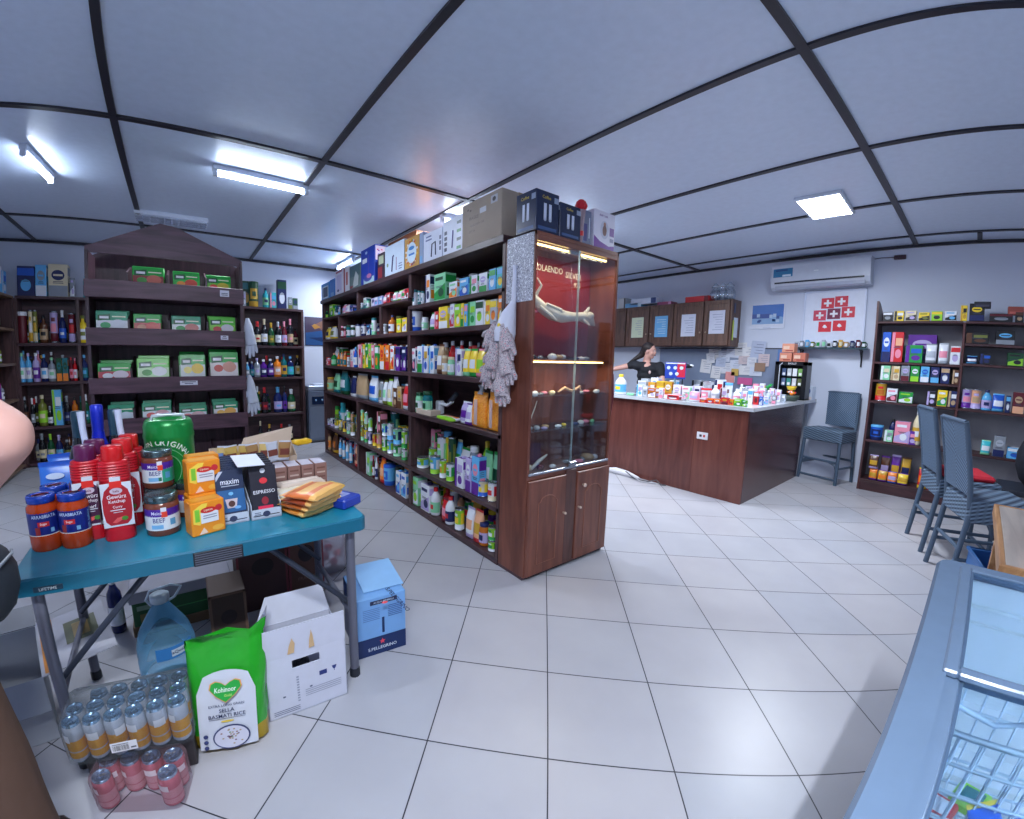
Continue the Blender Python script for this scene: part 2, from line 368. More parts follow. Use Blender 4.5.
def g_bag(w, d, h, c, rng):
    b = MB(); pillow(b, w, d, h, plain(PC[c[0]], .3, name='bag_film'), pc(c[1], .3), pc(c[2], .3), rnd=w * .012, rng=rng); return b, []
def g_flat(w, d, h, c, rng):
    """a soft packet lying flat"""
    b = MB(); T = Matrix.Rotation(-PI / 2, 4, 'X') @ Matrix.Translation((0, -h / 2, -d / 2)); b.M = Matrix.Translation((0, 0, 0)) @ T
    b.M = Matrix(((1, 0, 0, 0), (0, 0, 1, -d / 2), (0, -1, 0, h / 2), (0, 0, 0, 1)))
    pillow(b, w, h, d, plain(PC[c[0]], .3, name='bag_film'), pc(c[1], .3), pc(c[2], .3), rnd=.002, rng=rng); return b, []
def g_tray(w, d, h, c, rng):
    b = MB(); M1, M2 = pc(c[0]), pc(c[1]); t = .003
    b.box(-w / 2, w / 2, -d / 2, d / 2, 0, t, M1); b.box(-w / 2, w / 2, -d / 2, -d / 2 + t, 0, h * .6, M1); b.box(-w / 2, w / 2, d / 2 - t, d / 2, 0, h, M1)
    for s in (-1, 1): b.box(s * w / 2 - (t if s > 0 else 0), s * w / 2 + (t if s < 0 else 0), -d / 2, d / 2, 0, h * .8, M1)
    b.rect(-w * .4, w * .4, h * .1, h * .5, -d / 2 - .0007, M2)
    for i in range(4): b.bbox(-w / 2 + .004, w / 2 - .004, -d / 2 + .006 + i * d * .22, -d / 2 + .006 + (i + .9) * d * .22, t, h * 1.0, pc(c[2]), .001)
    return b, []
def g_mug(w, d, h, c, rng):
    r = w * .42; b = MB(); M1 = plain(PC[c[0]], .15, name='glazed_cup'); M2 = pc(c[1])
    b.lathe([(r * .7, 0), (r, h * .15), (r, h), (r * .88, h), (r * .85, h * .15), (0, h * .12)], M1, 14); b.arc(r * 1.01, -.8, .8, h * .25, h * .75, M2)
    k = MB(); k.tube([(r * .95, 0, h * .8), (r * 1.4, 0, h * .75), (r * 1.45, 0, h * .4), (r * .95, 0, h * .25)], h * .06, M1, 6); return b, [('handle', k)]
KIND = dict(box=(g_box, 'carton_box', 'box', 'carton'), carton=(g_carton, 'drink_carton', 'carton', 'drink carton'), can=(g_can, 'food_can', 'can', 'tin can'),
            jar=(g_jar, 'glass_jar', 'jar', 'glass jar'), tub=(g_tub, 'plastic_tub', 'tub', 'plastic tub'), bottle=(g_bottle, 'plastic_bottle', 'bottle', 'plastic bottle'),
            wine=(g_wine, 'wine_bottle', 'bottle', 'wine bottle'), liquor=(g_liquor, 'liquor_bottle', 'bottle', 'spirit bottle'), bag=(g_bag, 'food_pouch', 'bag', 'foil pouch'),
            flat=(g_flat, 'food_packet', 'packet', 'flat soft packet'), tray=(g_tray, 'display_tray', 'tray', 'open tray of packets'), mug=(g_mug, 'small_mug', 'mug', 'small mug'))
_CA = {}
def grocery(kind, w, d, h, c, loc, rz, place, order, look=None, seed=None, name=None, cat=None, noun=None):
    fn, nme, ct, nn = KIND[kind]; c = (list(c) + [c[-1]] * 3)[:3]
    key = (kind, round(w, 3), round(d, 3), round(h, 3), tuple(c))
    if key in _CA:
        src = _CA[key]; o = src.copy(); COL.objects.link(o)
        for ch in src.children:
            q = ch.copy(); COL.objects.link(q); q.parent = o
        if name: o.name = name
    else:
        rng = random.Random(sum(ord(ch) for ch in str(key)))
        b, kids = fn(w, d, h, c, rng); o = b.build(name or nme)
        for kn, kb in kids: kb.build(kn, o)
        _CA[key] = o
    o.location = loc; o.rotation_euler = (0, 0, rz)
    tag(o, '', cat or ct)
    if look is None:
        cs = []
        for q in c[:2]:
            if nm(q) not in cs: cs.append(nm(q))
        part = dict(jar='lid', tub='lid', bottle='cap', wine='capsule', liquor='stopper', carton='cap').get(kind)
        look = ' and '.join(cs) + ' ' + (noun or nn) + (f' with {nm(c[2])} {part}' if part else '')
    REG.append((o, look, place, order, noun or nn)); return o
CLEAR = {.405: .864, .905: 1.224, 1.265: 1.584, 1.625: 1.808, 1.92: 2.114, 1.845: 2.114, .045: .364, .05: .464, .505: 1.019, 1.06: 1.499, 1.54: 2.069, .131: .564, .596: 1.014, 1.046: 1.254, 1.286: 1.459, 1.491: 1.912, 1.511: 1.684, 1.716: 1.912}
def row_x(place, X, z, rz, spec, dmax=.12, dx=0, up=False):
    """goods on a shelf whose front runs along Y at X (front faces -X)"""
    last = z
    for n, it in enumerate(spec.split(';')):
        it = it.split()
        if not it: continue
        a, b_, yt, kind = float(it[0]), float(it[1]), float(it[2]), it[3]; c = it[4:7]; opt = it[7] if len(it) > 7 else ''
        bz = z; Xf = X
        if 'B' in opt: Xf = X + .11
        if 'U' in opt: bz = last
        ya, yb = y_on(a, Xf, bz), y_on(b_, Xf, bz); D = abs(ya - yb)
        rnd = kind in ('can', 'jar', 'tub', 'bottle', 'wine', 'liquor', 'mug')
        vx, vy = Xf - CAM[0], (ya + yb) / 2 - CAM[1]; s = vx / math.hypot(vx, vy)     # the shelf is seen at a slant
        if rnd: w = max(.03, min(.17, D * s * 1.2, .22 if 'B' not in opt else .1)); yc = y_on((a + b_) / 2, Xf + w / 2, bz); yc = min(yc, 3.92 - w / 2) if X < 0 else yc; d = w
        else: w = D * .96 if D < .1 else D * s / (s + .12); w = max(.02, w); d = min(.1 if X < 0 else dmax, max(.04, w * .8)); yc = max(ya, yb) - w / 2 - .002 if vy > 0 else (ya + yb) / 2
        if kind == 'flat': d = .12
        h = min(max(.03, z_at(yt, Xf, yc) - bz), CLEAR.get(round(z, 3), 9) - bz)
        o = grocery(kind, round(w, 2) if w > .05 else round(w, 3), round(d, 2), round(h, 2), c, (Xf + d / 2, yc, bz + .0015), rz, place, (n, a))
        if 'U' not in opt: last = bz + round(h, 2)
def back_fill(place, z, y0, y1, hm, cols, seed, X=-.33):
    """the second row of goods seen in the gaps"""
    rg = random.Random(seed); y = y1; i = 0
    while y > y0 + .1:
        kind = rg.choice(['can', 'box', 'jar', 'bottle', 'bag', 'carton', 'tub']); w = rg.choice([.07, .08, .09, .11]); c = rg.sample(cols, 3); h = round(hm * rg.uniform(.6, 1), 2)
        grocery(kind, w, min(w, .09), h, c, (X + .05, y - w / 2, z + .0015), RZ, place, (i, 0)); y -= w + rg.uniform(.004, .05); i += 1
def row_y(place, Y, z, spec, dmax=.11):
    """goods on a shelf whose front runs along X at Y (front faces -Y)"""
    last = z
    for n, it in enumerate(spec.split(';')):
        it = it.split()
        if not it: continue
        a, b_, yt, kind = float(it[0]), float(it[1]), float(it[2]), it[3]; c = it[4:7]; opt = it[7] if len(it) > 7 else ''
        bz = z; Yf = Y + (.1 if 'B' in opt else 0)
        if 'U' in opt: bz = last
        xa, xb = x_on(a, Yf, bz), x_on(b_, Yf, bz); w = max(.02, abs(xa - xb) * .96); xc = (xa + xb) / 2
        rnd = kind in ('can', 'jar', 'tub', 'bottle', 'wine', 'liquor', 'mug'); d = min(dmax, w) if rnd else min(dmax, max(.05, w * .8))
        if rnd: w = min(w * 1.15, .14); d = w
        h = min(max(.03, z_at(yt, xc, Yf) - bz), CLEAR.get(round(z, 3), 9) - bz)
        grocery(kind, round(w, 2) if w > .05 else round(w, 3), round(d, 2), round(h, 2), c, (xc, Yf + d / 2, bz + .0015), 0, place, (n, a))
        if 'U' not in opt: last = bz + round(h, 2)
ORD = ['first', 'second', 'third', 'fourth', 'fifth', 'sixth', 'seventh', 'eighth', 'ninth', 'tenth', 'eleventh', 'twelfth', 'thirteenth', 'fourteenth', 'fifteenth', 'sixteenth', 'seventeenth',
       'eighteenth', 'nineteenth', 'twentieth'] + ['twenty-' + q for q in ('first', 'second', 'third', 'fourth', 'fifth', 'sixth', 'seventh', 'eighth', 'ninth')] + ['thirtieth'] + ['thirty-' + q for q in ('first', 'second', 'third', 'fourth', 'fifth', 'sixth', 'seventh', 'eighth', 'ninth')]
def label_all():
    """labels: look and shelf; where two look alike, the neighbour; else the place counted from the left"""
    from collections import Counter, defaultdict
    rows = defaultdict(list); used = set()
    for r in REG: rows[r[2]].append(r)
    for place, rs in rows.items():
        full = Counter(r[1] for r in rs); short = Counter(r[1].split(' with ')[0] for r in rs); nk = Counter(r[4] for r in rs); seen = Counter()
        for i, (o, look, pl, od, noun) in enumerate(rs):
            sh = look.split(' with ')[0]; cand = []
            if full[look] == 1: cand.append(f'{look} on {place}')
            if short[sh] == 1: cand.append(f'{sh} on {place}')
            seen[look] += 1
            for j, word in ((i - 1, 'right of'), (i + 1, 'left of')):
                if 0 <= j < len(rs) and rs[j][1] != look:
                    n = rs[j][1].split(' with ')[0].split(' and '); col = n[0]; nn = rs[j][4]; nb = col if nn in col else col + ' ' + nn
                    cand += [f'{look} {word} {nb}, {place}', f'{sh} {word} {nb}, {place}']
            cand += [f'{look}, {ORD[seen[look] - 1]} of {full[look]} on {place}', f'{sh}, {ORD[i]} item from left, {place}', f'{noun}, {ORD[i]} item from left, {place}']
            L = next(c for c in cand if len(c.split()) <= 16 and c not in used)
            used.add(L); o['label'] = L
            if nk[noun] > 1: o['group'] = (noun + ('es' if noun[-2:] == 'ch' or noun[-1] == 'x' else 's')) + f' on {place}'
# ------------------------------------------------------------------ the room shell
H = 2.84; XW, YW, XL, YS = 4.40, 5.07, -4.42, -4.6
def floor_mat():
    m, nt, b = newmat('floor_tiles'); tc = nt.nodes.new('ShaderNodeTexCoord'); mp = nt.nodes.new('ShaderNodeMapping'); mp.inputs['Rotation'].default_value = (0, 0, .785122)
    br = nt.nodes.new('ShaderNodeTexBrick'); br.offset = 0; br.squash = 1; br.inputs['Scale'].default_value = 1
    br.inputs['Brick Width'].default_value = .44; br.inputs['Row Height'].default_value = .44; br.inputs['Mortar Size'].default_value = .0028; br.inputs['Mortar Smooth'].default_value = .3
    br.inputs['Color1'].default_value = lin((178, 180, 189)); br.inputs['Color2'].default_value = lin((186, 184, 190)); br.inputs['Mortar'].default_value = lin((40, 42, 54))
    n = nt.nodes.new('ShaderNodeTexNoise'); n.inputs['Scale'].default_value = 2.2; n.inputs['Detail'].default_value = 8
    mx = nt.nodes.new('ShaderNodeMixRGB'); mx.blend_type = 'MULTIPLY'; mx.inputs[0].default_value = .35
    cr = nt.nodes.new('ShaderNodeValToRGB'); cr.color_ramp.elements[0].position = .3; cr.color_ramp.elements[0].color = lin((206, 204, 214)); cr.color_ramp.elements[1].position = .7; cr.color_ramp.elements[1].color = (1, 1, 1, 1)
    L = nt.links.new
    L(tc.outputs['Object'], mp.inputs[0]); L(mp.outputs[0], br.inputs['Vector']); L(tc.outputs['Object'], n.inputs['Vector']); L(n.outputs[0], cr.inputs[0])
    L(br.outputs['Color'], mx.inputs[1]); L(cr.outputs[0], mx.inputs[2]); L(mx.outputs[0], b.inputs['Base Color'])
    b.inputs['Roughness'].default_value = .34
    bu = nt.nodes.new('ShaderNodeBump'); bu.invert = True; bu.inputs['Strength'].default_value = .3; bu.inputs['Distance'].default_value = .002; L(br.outputs['Fac'], bu.inputs['Height']); L(bu.outputs[0], b.inputs['Normal'])
    return m
def wall_mat(c=(210, 217, 236)):
    m, nt, b = newmat('painted_plaster'); tc = nt.nodes.new('ShaderNodeTexCoord'); n = nt.nodes.new('ShaderNodeTexNoise'); n.inputs['Scale'].default_value = 1.3; n.inputs['Detail'].default_value = 9
    mx = nt.nodes.new('ShaderNodeMixRGB'); mx.inputs[1].default_value = lin(tuple(v * .95 for v in c)); mx.inputs[2].default_value = lin(c)
    nt.links.new(tc.outputs['Object'], n.inputs['Vector']); nt.links.new(n.outputs[0], mx.inputs[0]); nt.links.new(mx.outputs[0], b.inputs['Base Color']); b.inputs['Roughness'].default_value = .7
    return m
WM = wall_mat(); FM = floor_mat(); CM = plain((206, 219, 240), .32, bump=.02, name='ceiling_board')
DW = wood((50, 35, 40), (88, 62, 66), 1, .42, 5, 'dark_stained_wood'); DWZ = wood((54, 37, 41), (94, 66, 68), 2, .42, 5, 'dark_stained_wood'); DWX = wood((50, 34, 42), (90, 62, 70), 0, .42, 5, 'dark_stained_wood')
CW = wood((92, 50, 41), (132, 78, 62), 2, .3, 4, 'red_brown_wood'); CWX = wood((102, 58, 48), (142, 88, 72), 0, .3, 4, 'red_brown_wood')
HW = wood((70, 48, 42), (112, 80, 68), 2, .4, 6, 'brown_cabinet_wood')
BAT = plain((34, 32, 44), .4, name='dark_batten_wood')
MB().box(XL - .1, XW + .1, YS, YW + .1, -.1, 0, FM).build('floor')['kind'] = 'structure'
MB().box(XL - .1, XW + .1, YS, YW + .1, H, H + .1, CM).build('ceiling')['kind'] = 'structure'
struct(MB().box(XL - .1, XW + .1, YW, YW + .1, 0, H, WM).build('wall_back'))
struct(MB().box(XW, XW + .1, YS, YW, 0, H, WM).build('wall_right'))
struct(MB().box(XL - .1, XL, YS, YW, 0, H, WM).build('wall_left'))
b = MB(); b.box(XL, -3.6, YS - .1, YS, 0, H, WM); b.box(-3.6, 3.4, YS - .1, YS, 2.5, H, WM); b.box(-.35, .35, YS - .1, YS, 0, 2.5, WM); b.box(3.4, XW, YS - .1, YS, 0, H, WM); struct(b.build('wall_front'))
# ceiling cover strips; each run is one strip
k = 0
bx = [-3.880 + 1.3031 * v for v in range(0, 7)]; by = [-1.461 + 2.62 * h for h in (-1, 0, 1, 2)]
for x in bx:
    k += 1; struct(MB().box(x - .022, x + .022, YS, YW, H - .014, H + .01, BAT).build(f'trim_{k}'))
for y in by:
    k += 1; struct(MB().box(XL, XW, y - .024, y + .024, H - .0155, H + .01, BAT).build(f'trim_{k}'))
k += 1; struct(MB().box(4.0, XW, -2.12, -2.07, H - .013, H + .01, BAT).build(f'trim_{k}'))
k += 1; struct(MB().box(XL, XW, YW - .03, YW + .01, H - .035, H + .01, BAT).build(f'trim_{k}'))
k += 1; struct(MB().box(XW - .03, XW + .01, YS, YW, H - .035, H + .01, BAT).build(f'trim_{k}'))
k += 1; struct(MB().box(XL - .01, XL + .03, YS, YW, H - .035, H + .01, BAT).build(f'trim_{k}'))

# ------------------------------------------------------------------ ceiling lamps
def arealight(name, x, y, z, sx, sy, e, col=(.88, .94, 1.0), rz=0):
    l = bpy.data.lights.new(name, 'AREA'); l.shape = 'RECTANGLE'; l.size = sx; l.size_y = sy; l.energy = e; l.color = col; l.spread = math.radians(170)
    o = bpy.data.objects.new(name, l); COL.objects.link(o); o.location = (x, y, z); o.rotation_euler = (0, 0, rz); return o
GLOW = emitter((216, 232, 255), 42); FIX = plain((196, 204, 220), .35, name='white_lamp_metal')
def tube_lamp(x0, y0, x1, y1, label, e):
    cx, cy = (x0 + x1) / 2, (y0 + y1) / 2; L = math.hypot(x1 - x0, y1 - y0); a = math.atan2(y1 - y0, x1 - x0)
    t = thing('tube_light', label, 'ceiling light', (cx, cy, H), a, 'fluorescent tube lights on the ceiling')
    b = MB(); b.bbox(-L / 2 - .04, L / 2 + .04, -.03, .03, -.045, 0, FIX, .006)
    for s in (-1, 1): b.box(s * (L / 2 + .02) - .015, s * (L / 2 + .02) + .015, -.02, .02, -.085, -.04, FIX)
    b.build('housing', t); c = MB(); c.tube([(-L / 2, 0, -.066), (L / 2, 0, -.066)], .015, GLOW, 10); c.build('tube', t)
    o = arealight('tube_light_source', 0, 0, -.09, L, .05, e); o.parent = t
    return t
LE = 16
tube_lamp(-3.21, 1.82, -3.15, 2.37, 'short lit tube light running away from the camera, at the left end of the ceiling', LE * .8)
tube_lamp(-1.94, 1.67, -1.29, 1.70, 'lit tube light in front of the gabled soup rack, running sideways', LE)
tube_lamp(-.06, 3.95, -.06, 4.6, 'lit tube light above the far end of the long shelving', LE)
tube_lamp(.06, 1.62, .60, 1.62, 'lit tube light peeping over the boxes on the long shelving', 42)
tube_lamp(1.1, 1.12, 1.75, 1.12, 'lit tube light over the aisle between the display cabinet and the counter', 30)
tube_lamp(-3.0, -2.4, -1.9, -2.4, 'unseen tube light added behind the camera to brighten the near floor', 54)  # out-of-view lamp added to lift the near floor and table
t = thing('panel_light', 'bright square lit panel light over the sales floor on the right', 'ceiling light', (2.39, -.97, H), .04)
b = MB(); b.bbox(-.33, .33, -.18, .18, -.03, 0, FIX, .005); b.build('frame', t)
b = MB(); b.rectz(-.31, .31, -.16, .16, -.0305, emitter((230, 242, 255), 16)); b.build('diffuser', t)
b = MB()
for i in range(9): b.box(-.31 + i * .0755, -.30 + i * .0755, -.16, .16, -.036, -.031, FIX)
b.build('louvre', t); o = arealight('panel_light_source', 0, 0, -.05, .62, .32, 30); o.parent = t
t = thing('louvre_light', 'unlit louvred ceiling light with silver fins above the soup rack', 'ceiling light', (-2.27, 3.3, H), .02)
b = MB(); b.bbox(-.34, .34, -.13, .13, -.04, 0, FIX, .004); b.build('housing', t)
b = MB(); SV = plain((226, 232, 244), .15, .8, name='silver_fin')
for i in range(11): b.box(-.33 + i * .065, -.322 + i * .065, -.12, .12, -.055, -.04, SV)
for y in (-.12, -.04, .04, .12): b.box(-.33, .33, y - .004, y + .004, -.057, -.04, SV)
b.build('louvre', t)
# ------------------------------------------------------------------ long double-sided shelving
GX0, GX1, GY0, GY1 = -.50, .30, -.03, 3.97
gs = thing('aisle_shelving', 'long dark wooden double-sided shelving unit full of groceries down the middle of the shop', 'shelving unit', (0, 0, 0))
def gb(nm_, *a, m=None): MB().bbox(*a, m or DW, .003).build(nm_, gs)
gb('top_board', GX0 - .02, GX1 + .02, GY0, GY1 + .02, 2.12, 2.165)
gb('back_panel', -.11, -.09, GY0, GY1, .05, 2.12)
gb('base_board', GX0, GX1, GY0, GY1, 0, .045)
GZ = [.405, .905, 1.265, 1.625]
for z in GZ: gb('shelf_board', GX0, GX1, GY0, GY1, z - .035, z)
gb('shelf_board', GX0, -.11, 1.30, GY1, 1.895, 1.92); gb('shelf_board', GX0, -.11, GY0, 1.30, 1.815, 1.845)
gb('end_panel', GX0, GX1, GY0, GY0 + .03, .045, 2.12, m=DWZ); gb('end_panel', GX0, GX1, GY1 - .03, GY1, .045, 2.12, m=DWZ)
def div(y, z0, z1): gb('upright', GX0 + .002, -.2, y - .025, y + .025, z0, z1, m=DWZ)
Y1 = y_on(409.6, GX0, 1.95); div(Y1, 1.92, 2.12); div(y_on(357, GX0, 2.0), 1.92, 2.12); div(y_on(338.3, GX0, 1.75), 1.625, 1.895); div(y_on(380, GX0, 1.75), 1.625, 1.895); div(1.30, 1.625, 1.815)
div(1.29, 1.265, 1.59); div(1.28, .905, 1.23); div(1.27, .405, .87); div(2.62, .405, .87); div(2.62, .045, .37); div(1.27, .045, .37)
RZ = -PI / 2; XF = -.475
R1 = 'the small top-level shelf, far half of the long shelving'
row_x('long shelving, top tier, far half', XF, 1.92, RZ, '322 324.5 311 bottle darkgreen white teal;325 328 311 bottle darkgreen lime green;329.5 334.5 304.5 box lime green white;335.5 338 305 can teal white navy;338.2 340.5 305 can navy skyblue white;341.5 344 304 bag pink white lilac;344.5 348 304 bag white pink lilac;349.5 354 305 box navy lilac blue;361 363 302 can white teal silver;363.2 366 298 box white teal mint;366.5 370 299 jar mint white teal;371 374 298 box lilac white navy;374.3 378 297 box lilac white skyblue;378.3 382 296 box lilac skyblue white;382.5 386 293 bag pink red white;386.3 390 293 box red maroon white;391.5 396 291 bag white green pink;396.3 400 290 bag white lime pink;400.3 404 289 bag pink white green;404.3 408.2 289 box red white maroon')
row_x('long shelving, top tier, near bay', XF, 1.845, RZ, '413 417.8 290 jar white white teal;418 421.3 291 tub white teal teal;421.5 424.3 291 jar white white teal;424.8 431 275 box white navy orange;434 447.5 273 box mint green darkgreen;448 458.5 279 box white orange mint B;449 458.5 282 box white orange mint;459 469 278 box skyblue blue white;469.3 478 275 box white green pink;478.3 488 272 box white green lilac;488.3 495.5 269 box skyblue green white;496 503 267 box turquoise skyblue yellow')
row_x('long shelving, second tier, far half', XF, 1.625, RZ, '324.5 329 327 bag yellow white navy;329.2 334.5 326 bag white yellow olive;341.2 343.5 326 jar maroon white pink;343.7 346.2 326 jar maroon pink white;346.5 350.8 325 jar teal white darkgreen;351 355.4 325 jar darkgreen white white;356 361 324 tub white white navy;361.3 366.2 324 tub white navy navy;366.5 371 324 box navy white skyblue;356 360 316 bottle white white black B;363 367 317 bottle pink white black B;372 376.5 317 tub white mint teal;383.3 387.5 324 tub grey white silver;389.2 396 310 liquor amber white navy;396.5 401.6 318 box yellow lime white;401.8 407.5 318 box yellow white lilac;397 403.5 307 tub gold yellow olive B')
row_x('long shelving, second tier, near bay', XF, 1.625, RZ, '411.3 422 309 tub white blue white;422.3 428 317 jar white mint white;428.2 434 312 bag white green lilac;434.2 438.2 311 box red pink white;438.5 449 306 box yellow white lilac;449.3 454 304 box white red lilac;454.2 460 304 box lime yellow white;460.3 463.4 303 box yellow green lilac;463.6 467 304 box skyblue pink yellow;467.3 475 301 box mint green lime;475.2 483 300 box white darkgreen lime;483.3 489.5 301 box yellow white orange;489.7 496.5 299 box silver yellow orange;497.5 502.3 291 box orange yellow white')
row_x('long shelving, third tier, far half', XF, 1.265, RZ, '324.3 327.4 357 jar pink white red;327.6 331 358 jar pink red white;328.5 334 347 bottle white skyblue white B;332 337 353 bottle green mint peach;337.5 340.3 352 bottle orange teal peach;340.5 343.2 352 bottle peach teal orange;343.4 347 353 bottle orange teal peach;347.3 350 357 jar white grey white;350.2 353.8 349 carton white pink lilac;354 358 347 bottle blue white skyblue;358.2 362.2 343 carton pink white red;362.5 365 343 carton yellow green white;365.2 368 343 carton green yellow white;368.2 371 343 carton lime green pink;371.2 374 343 carton pink red white;374.5 379.5 344 carton green white orange;379.8 385 343.5 carton orange white red;385.2 390 344 carton orange red white;390.3 395 345 carton white orange red;395.5 401 345 carton purple navy white;401.3 407 345.5 carton navy purple white')
row_x('long shelving, third tier, near bay', XF, 1.265, RZ, '411 416.5 347 carton white navy pink;416.8 422 345 carton white green skyblue;422.2 428.5 344 carton white blue gold;428.7 435 344 carton white skyblue blue;435.5 441 344 bag tan brown white;443 448 342 jar tan pink white B;449 456 341 bottle red pink white B;458.5 464.5 340 bottle red maroon white B;467 473 342 bottle red white white B;475 481 342 bottle maroon red grey B;442.3 447.8 356 jar tan white cream;448 454.5 357 jar mint white cream;455 461.3 349 box white lilac navy;461.5 467.2 349 bag yellow mint white;467.5 474 348 bag yellow green white;474.3 482 349 bag yellow pink lime;482.2 490.7 350 bag yellow green white;491 498.8 342 tub pink yellow lilac;493 500 357 jar white navy navy')
row_x('long shelving, fourth tier, far half', XF, .905, RZ, '324.3 331 377 jar tan mint gold;332.5 338.5 373 bag mint teal darkgreen;339 346.5 371 bag teal darkgreen white;349.5 354 376 bag navy white navy;354.5 367 373.5 bag tan grey tan;367.5 376.5 375.5 bag white skyblue blue;377.5 381.5 382 bag grey white olive;381.8 386 380 bag white olive mint;386.3 391 379 bag white lime cream;391.2 396 377 bag white lilac brown;392.5 396.8 388 box brown tan white;397 401.3 387 box tan brown gold;401.6 407.8 384 bag red white pink')
row_x('long shelving, fourth tier, near bay', XF, .905, RZ, '416 423 392 jar mint white darkgreen;423.5 432 392 jar teal mint darkgreen;417 425.8 383 jar darkgreen olive gold B')
row_x('long shelving, fourth tier, near bay', XF, .905, RZ, '458.5 468.5 402 bag lilac white purple;463 470 404 bag white purple lilac')
row_x('long shelving, fifth tier, far bay', XF, .405, RZ, '327 330.5 418 can grey lilac white;327.5 331 406 jar mint olive green B;331 334.7 417 can white lilac navy;335 338.7 418 can olive white yellow;335.5 339.5 407 jar lime olive green B;339 342.5 419 can yellow olive white;341 346 403 jar turquoise white turquoise B;343 346.5 420 can gold yellow navy;347 350.5 421 can grey mint white;351 355 422 can tan white olive;347 350.3 411 can mint white lime U;351 354.6 413 can peach white olive B')
row_x('long shelving, fifth tier, middle bay', XF, .405, RZ, '361 364.3 426 can olive mint gold;361 364.3 409 can mint olive yellow U;364.6 368 429 can yellow green lilac;364.6 368 412 can mint olive white U;368.4 372.4 431 can lilac white navy;368.4 372.4 417 can mint white lime U;372.8 376.8 433 can gold yellow red;377.2 381.8 432 can tan gold pink;377.2 381.8 412 box brown pink white U;382.5 387.5 436 can white lime green;382.5 387.5 423 can mint white blue U;387.8 393.5 440 can skyblue white lime;387.8 393.5 423 can white skyblue silver U;393.8 401.5 445 can green mint white;393.8 401.5 428 can mint skyblue navy U;401.8 407.5 449 can white green mint;401.8 407.5 431 can lime green white U;382 390 410 can darkgreen olive teal B;391 400 411 can teal darkgreen mint B')
row_x('long shelving, fifth tier, near bay', XF, .405, RZ, '408.8 416.5 450 can brown pink gold;414.5 422 438 can peach pink gold B;418 428 457 can lime white skyblue;420 428.5 449 can pink tan lilac B;431 439.5 456 can skyblue lime white;429.5 437.5 447 can lime mint white B;440 446 460 can lime white gold;437.8 447.2 436 can white lime mint B;446.5 454 464 can white lime green;448.5 455.5 436 can darkgreen navy olive B;454.5 464.3 457 carton white purple lilac;465 470.6 456 carton lilac purple white;471 479.5 455 carton skyblue purple pink;457 468 448 bag white green mint B;481 489.5 451 bag mint green white B;490.5 496.5 453 bag mint green darkgreen B;477.5 487.8 481 can cream blue yellow;488.3 496.3 482 can white cream red;470 478 447 jar grey white white B')
row_x('long shelving, bottom tier, far bay', XF, .045, RZ, '328.5 331.5 434 jar tan orange brown;331.8 335.7 434 bag brown gold amber;339.2 342.3 440 bottle skyblue white white;342.6 345.8 441 bottle skyblue white white;346.1 349.3 442 bottle white skyblue grey;349.6 352.8 443 bottle skyblue white lilac;354 357 445 bag peach red maroon')
row_x('long shelving, bottom tier, middle bay', XF, .045, RZ, '366 371 453 box mint white lime;372.5 375 456 bottle maroon white red;375.3 378.3 457 bottle white navy white;378.6 383.6 458 bag orange red peach;384.5 395 465 tub skyblue blue blue;395.5 400.7 470 carton white blue skyblue;401 407 472 carton white skyblue blue')
row_x('long shelving, bottom tier, near bay', XF, .045, RZ, '411.2 419.2 477 box mint white lime;420.5 431 484 carton white lilac navy;431.5 440 488 bottle white mint red;440.5 445.5 499 bag red maroon pink;446 455 497 bottle white navy red;443 452 490 bottle red white red B;455.5 463.5 509 can lime white yellow;464 471 507 bag white lilac peach;471.5 480.5 510 bag peach red gold;479.8 488.5 523 jar amber lilac navy;488.8 496.5 541 can lime white green;488.8 496.5 527 can lime green white U;470 479 500 bag gold navy orange B')

G_ = ['green', 'mint', 'lime', 'white', 'skyblue', 'yellow', 'darkgreen']; W_ = ['white', 'skyblue', 'lilac', 'pink', 'navy', 'red', 'silver']; O_ = ['orange', 'yellow', 'white', 'red', 'green', 'purple', 'peach']
for i, (pl, z, y0, y1, hm, cs) in enumerate((('tier one', 1.92, 1.4, 3.9, .15, W_), ('tier one, near bay', 1.845, .05, 1.24, .2, G_), ('tier two', 1.625, 1.4, 3.9, .17, W_), ('tier two, near bay', 1.625, .05, 1.24, .16, O_), ('tier three', 1.265, 1.4, 3.9, .26, O_), ('tier three, near bay', 1.265, .05, 1.24, .27, W_),
        ('tier four', .905, 1.4, 3.9, .24, W_ + ['tan']), ('tier five, far bay', .405, 2.7, 3.9, .3, G_), ('tier five, middle bay', .405, 1.36, 2.55, .38, G_), ('tier five, near bay', .405, .06, 1.2, .36, G_ + ['pink', 'cream']), ('bottom tier, far bay', .045, 2.7, 3.9, .24, W_), ('bottom tier, middle bay', .045, 1.36, 2.55, .25, O_ + ['skyblue']), ('bottom tier, near bay', .045, .06, 1.2, .27, O_ + ['navy']))):
    back_fill('back row, long shelving, ' + pl, z, y0, y1, hm, cs, 50 + i)

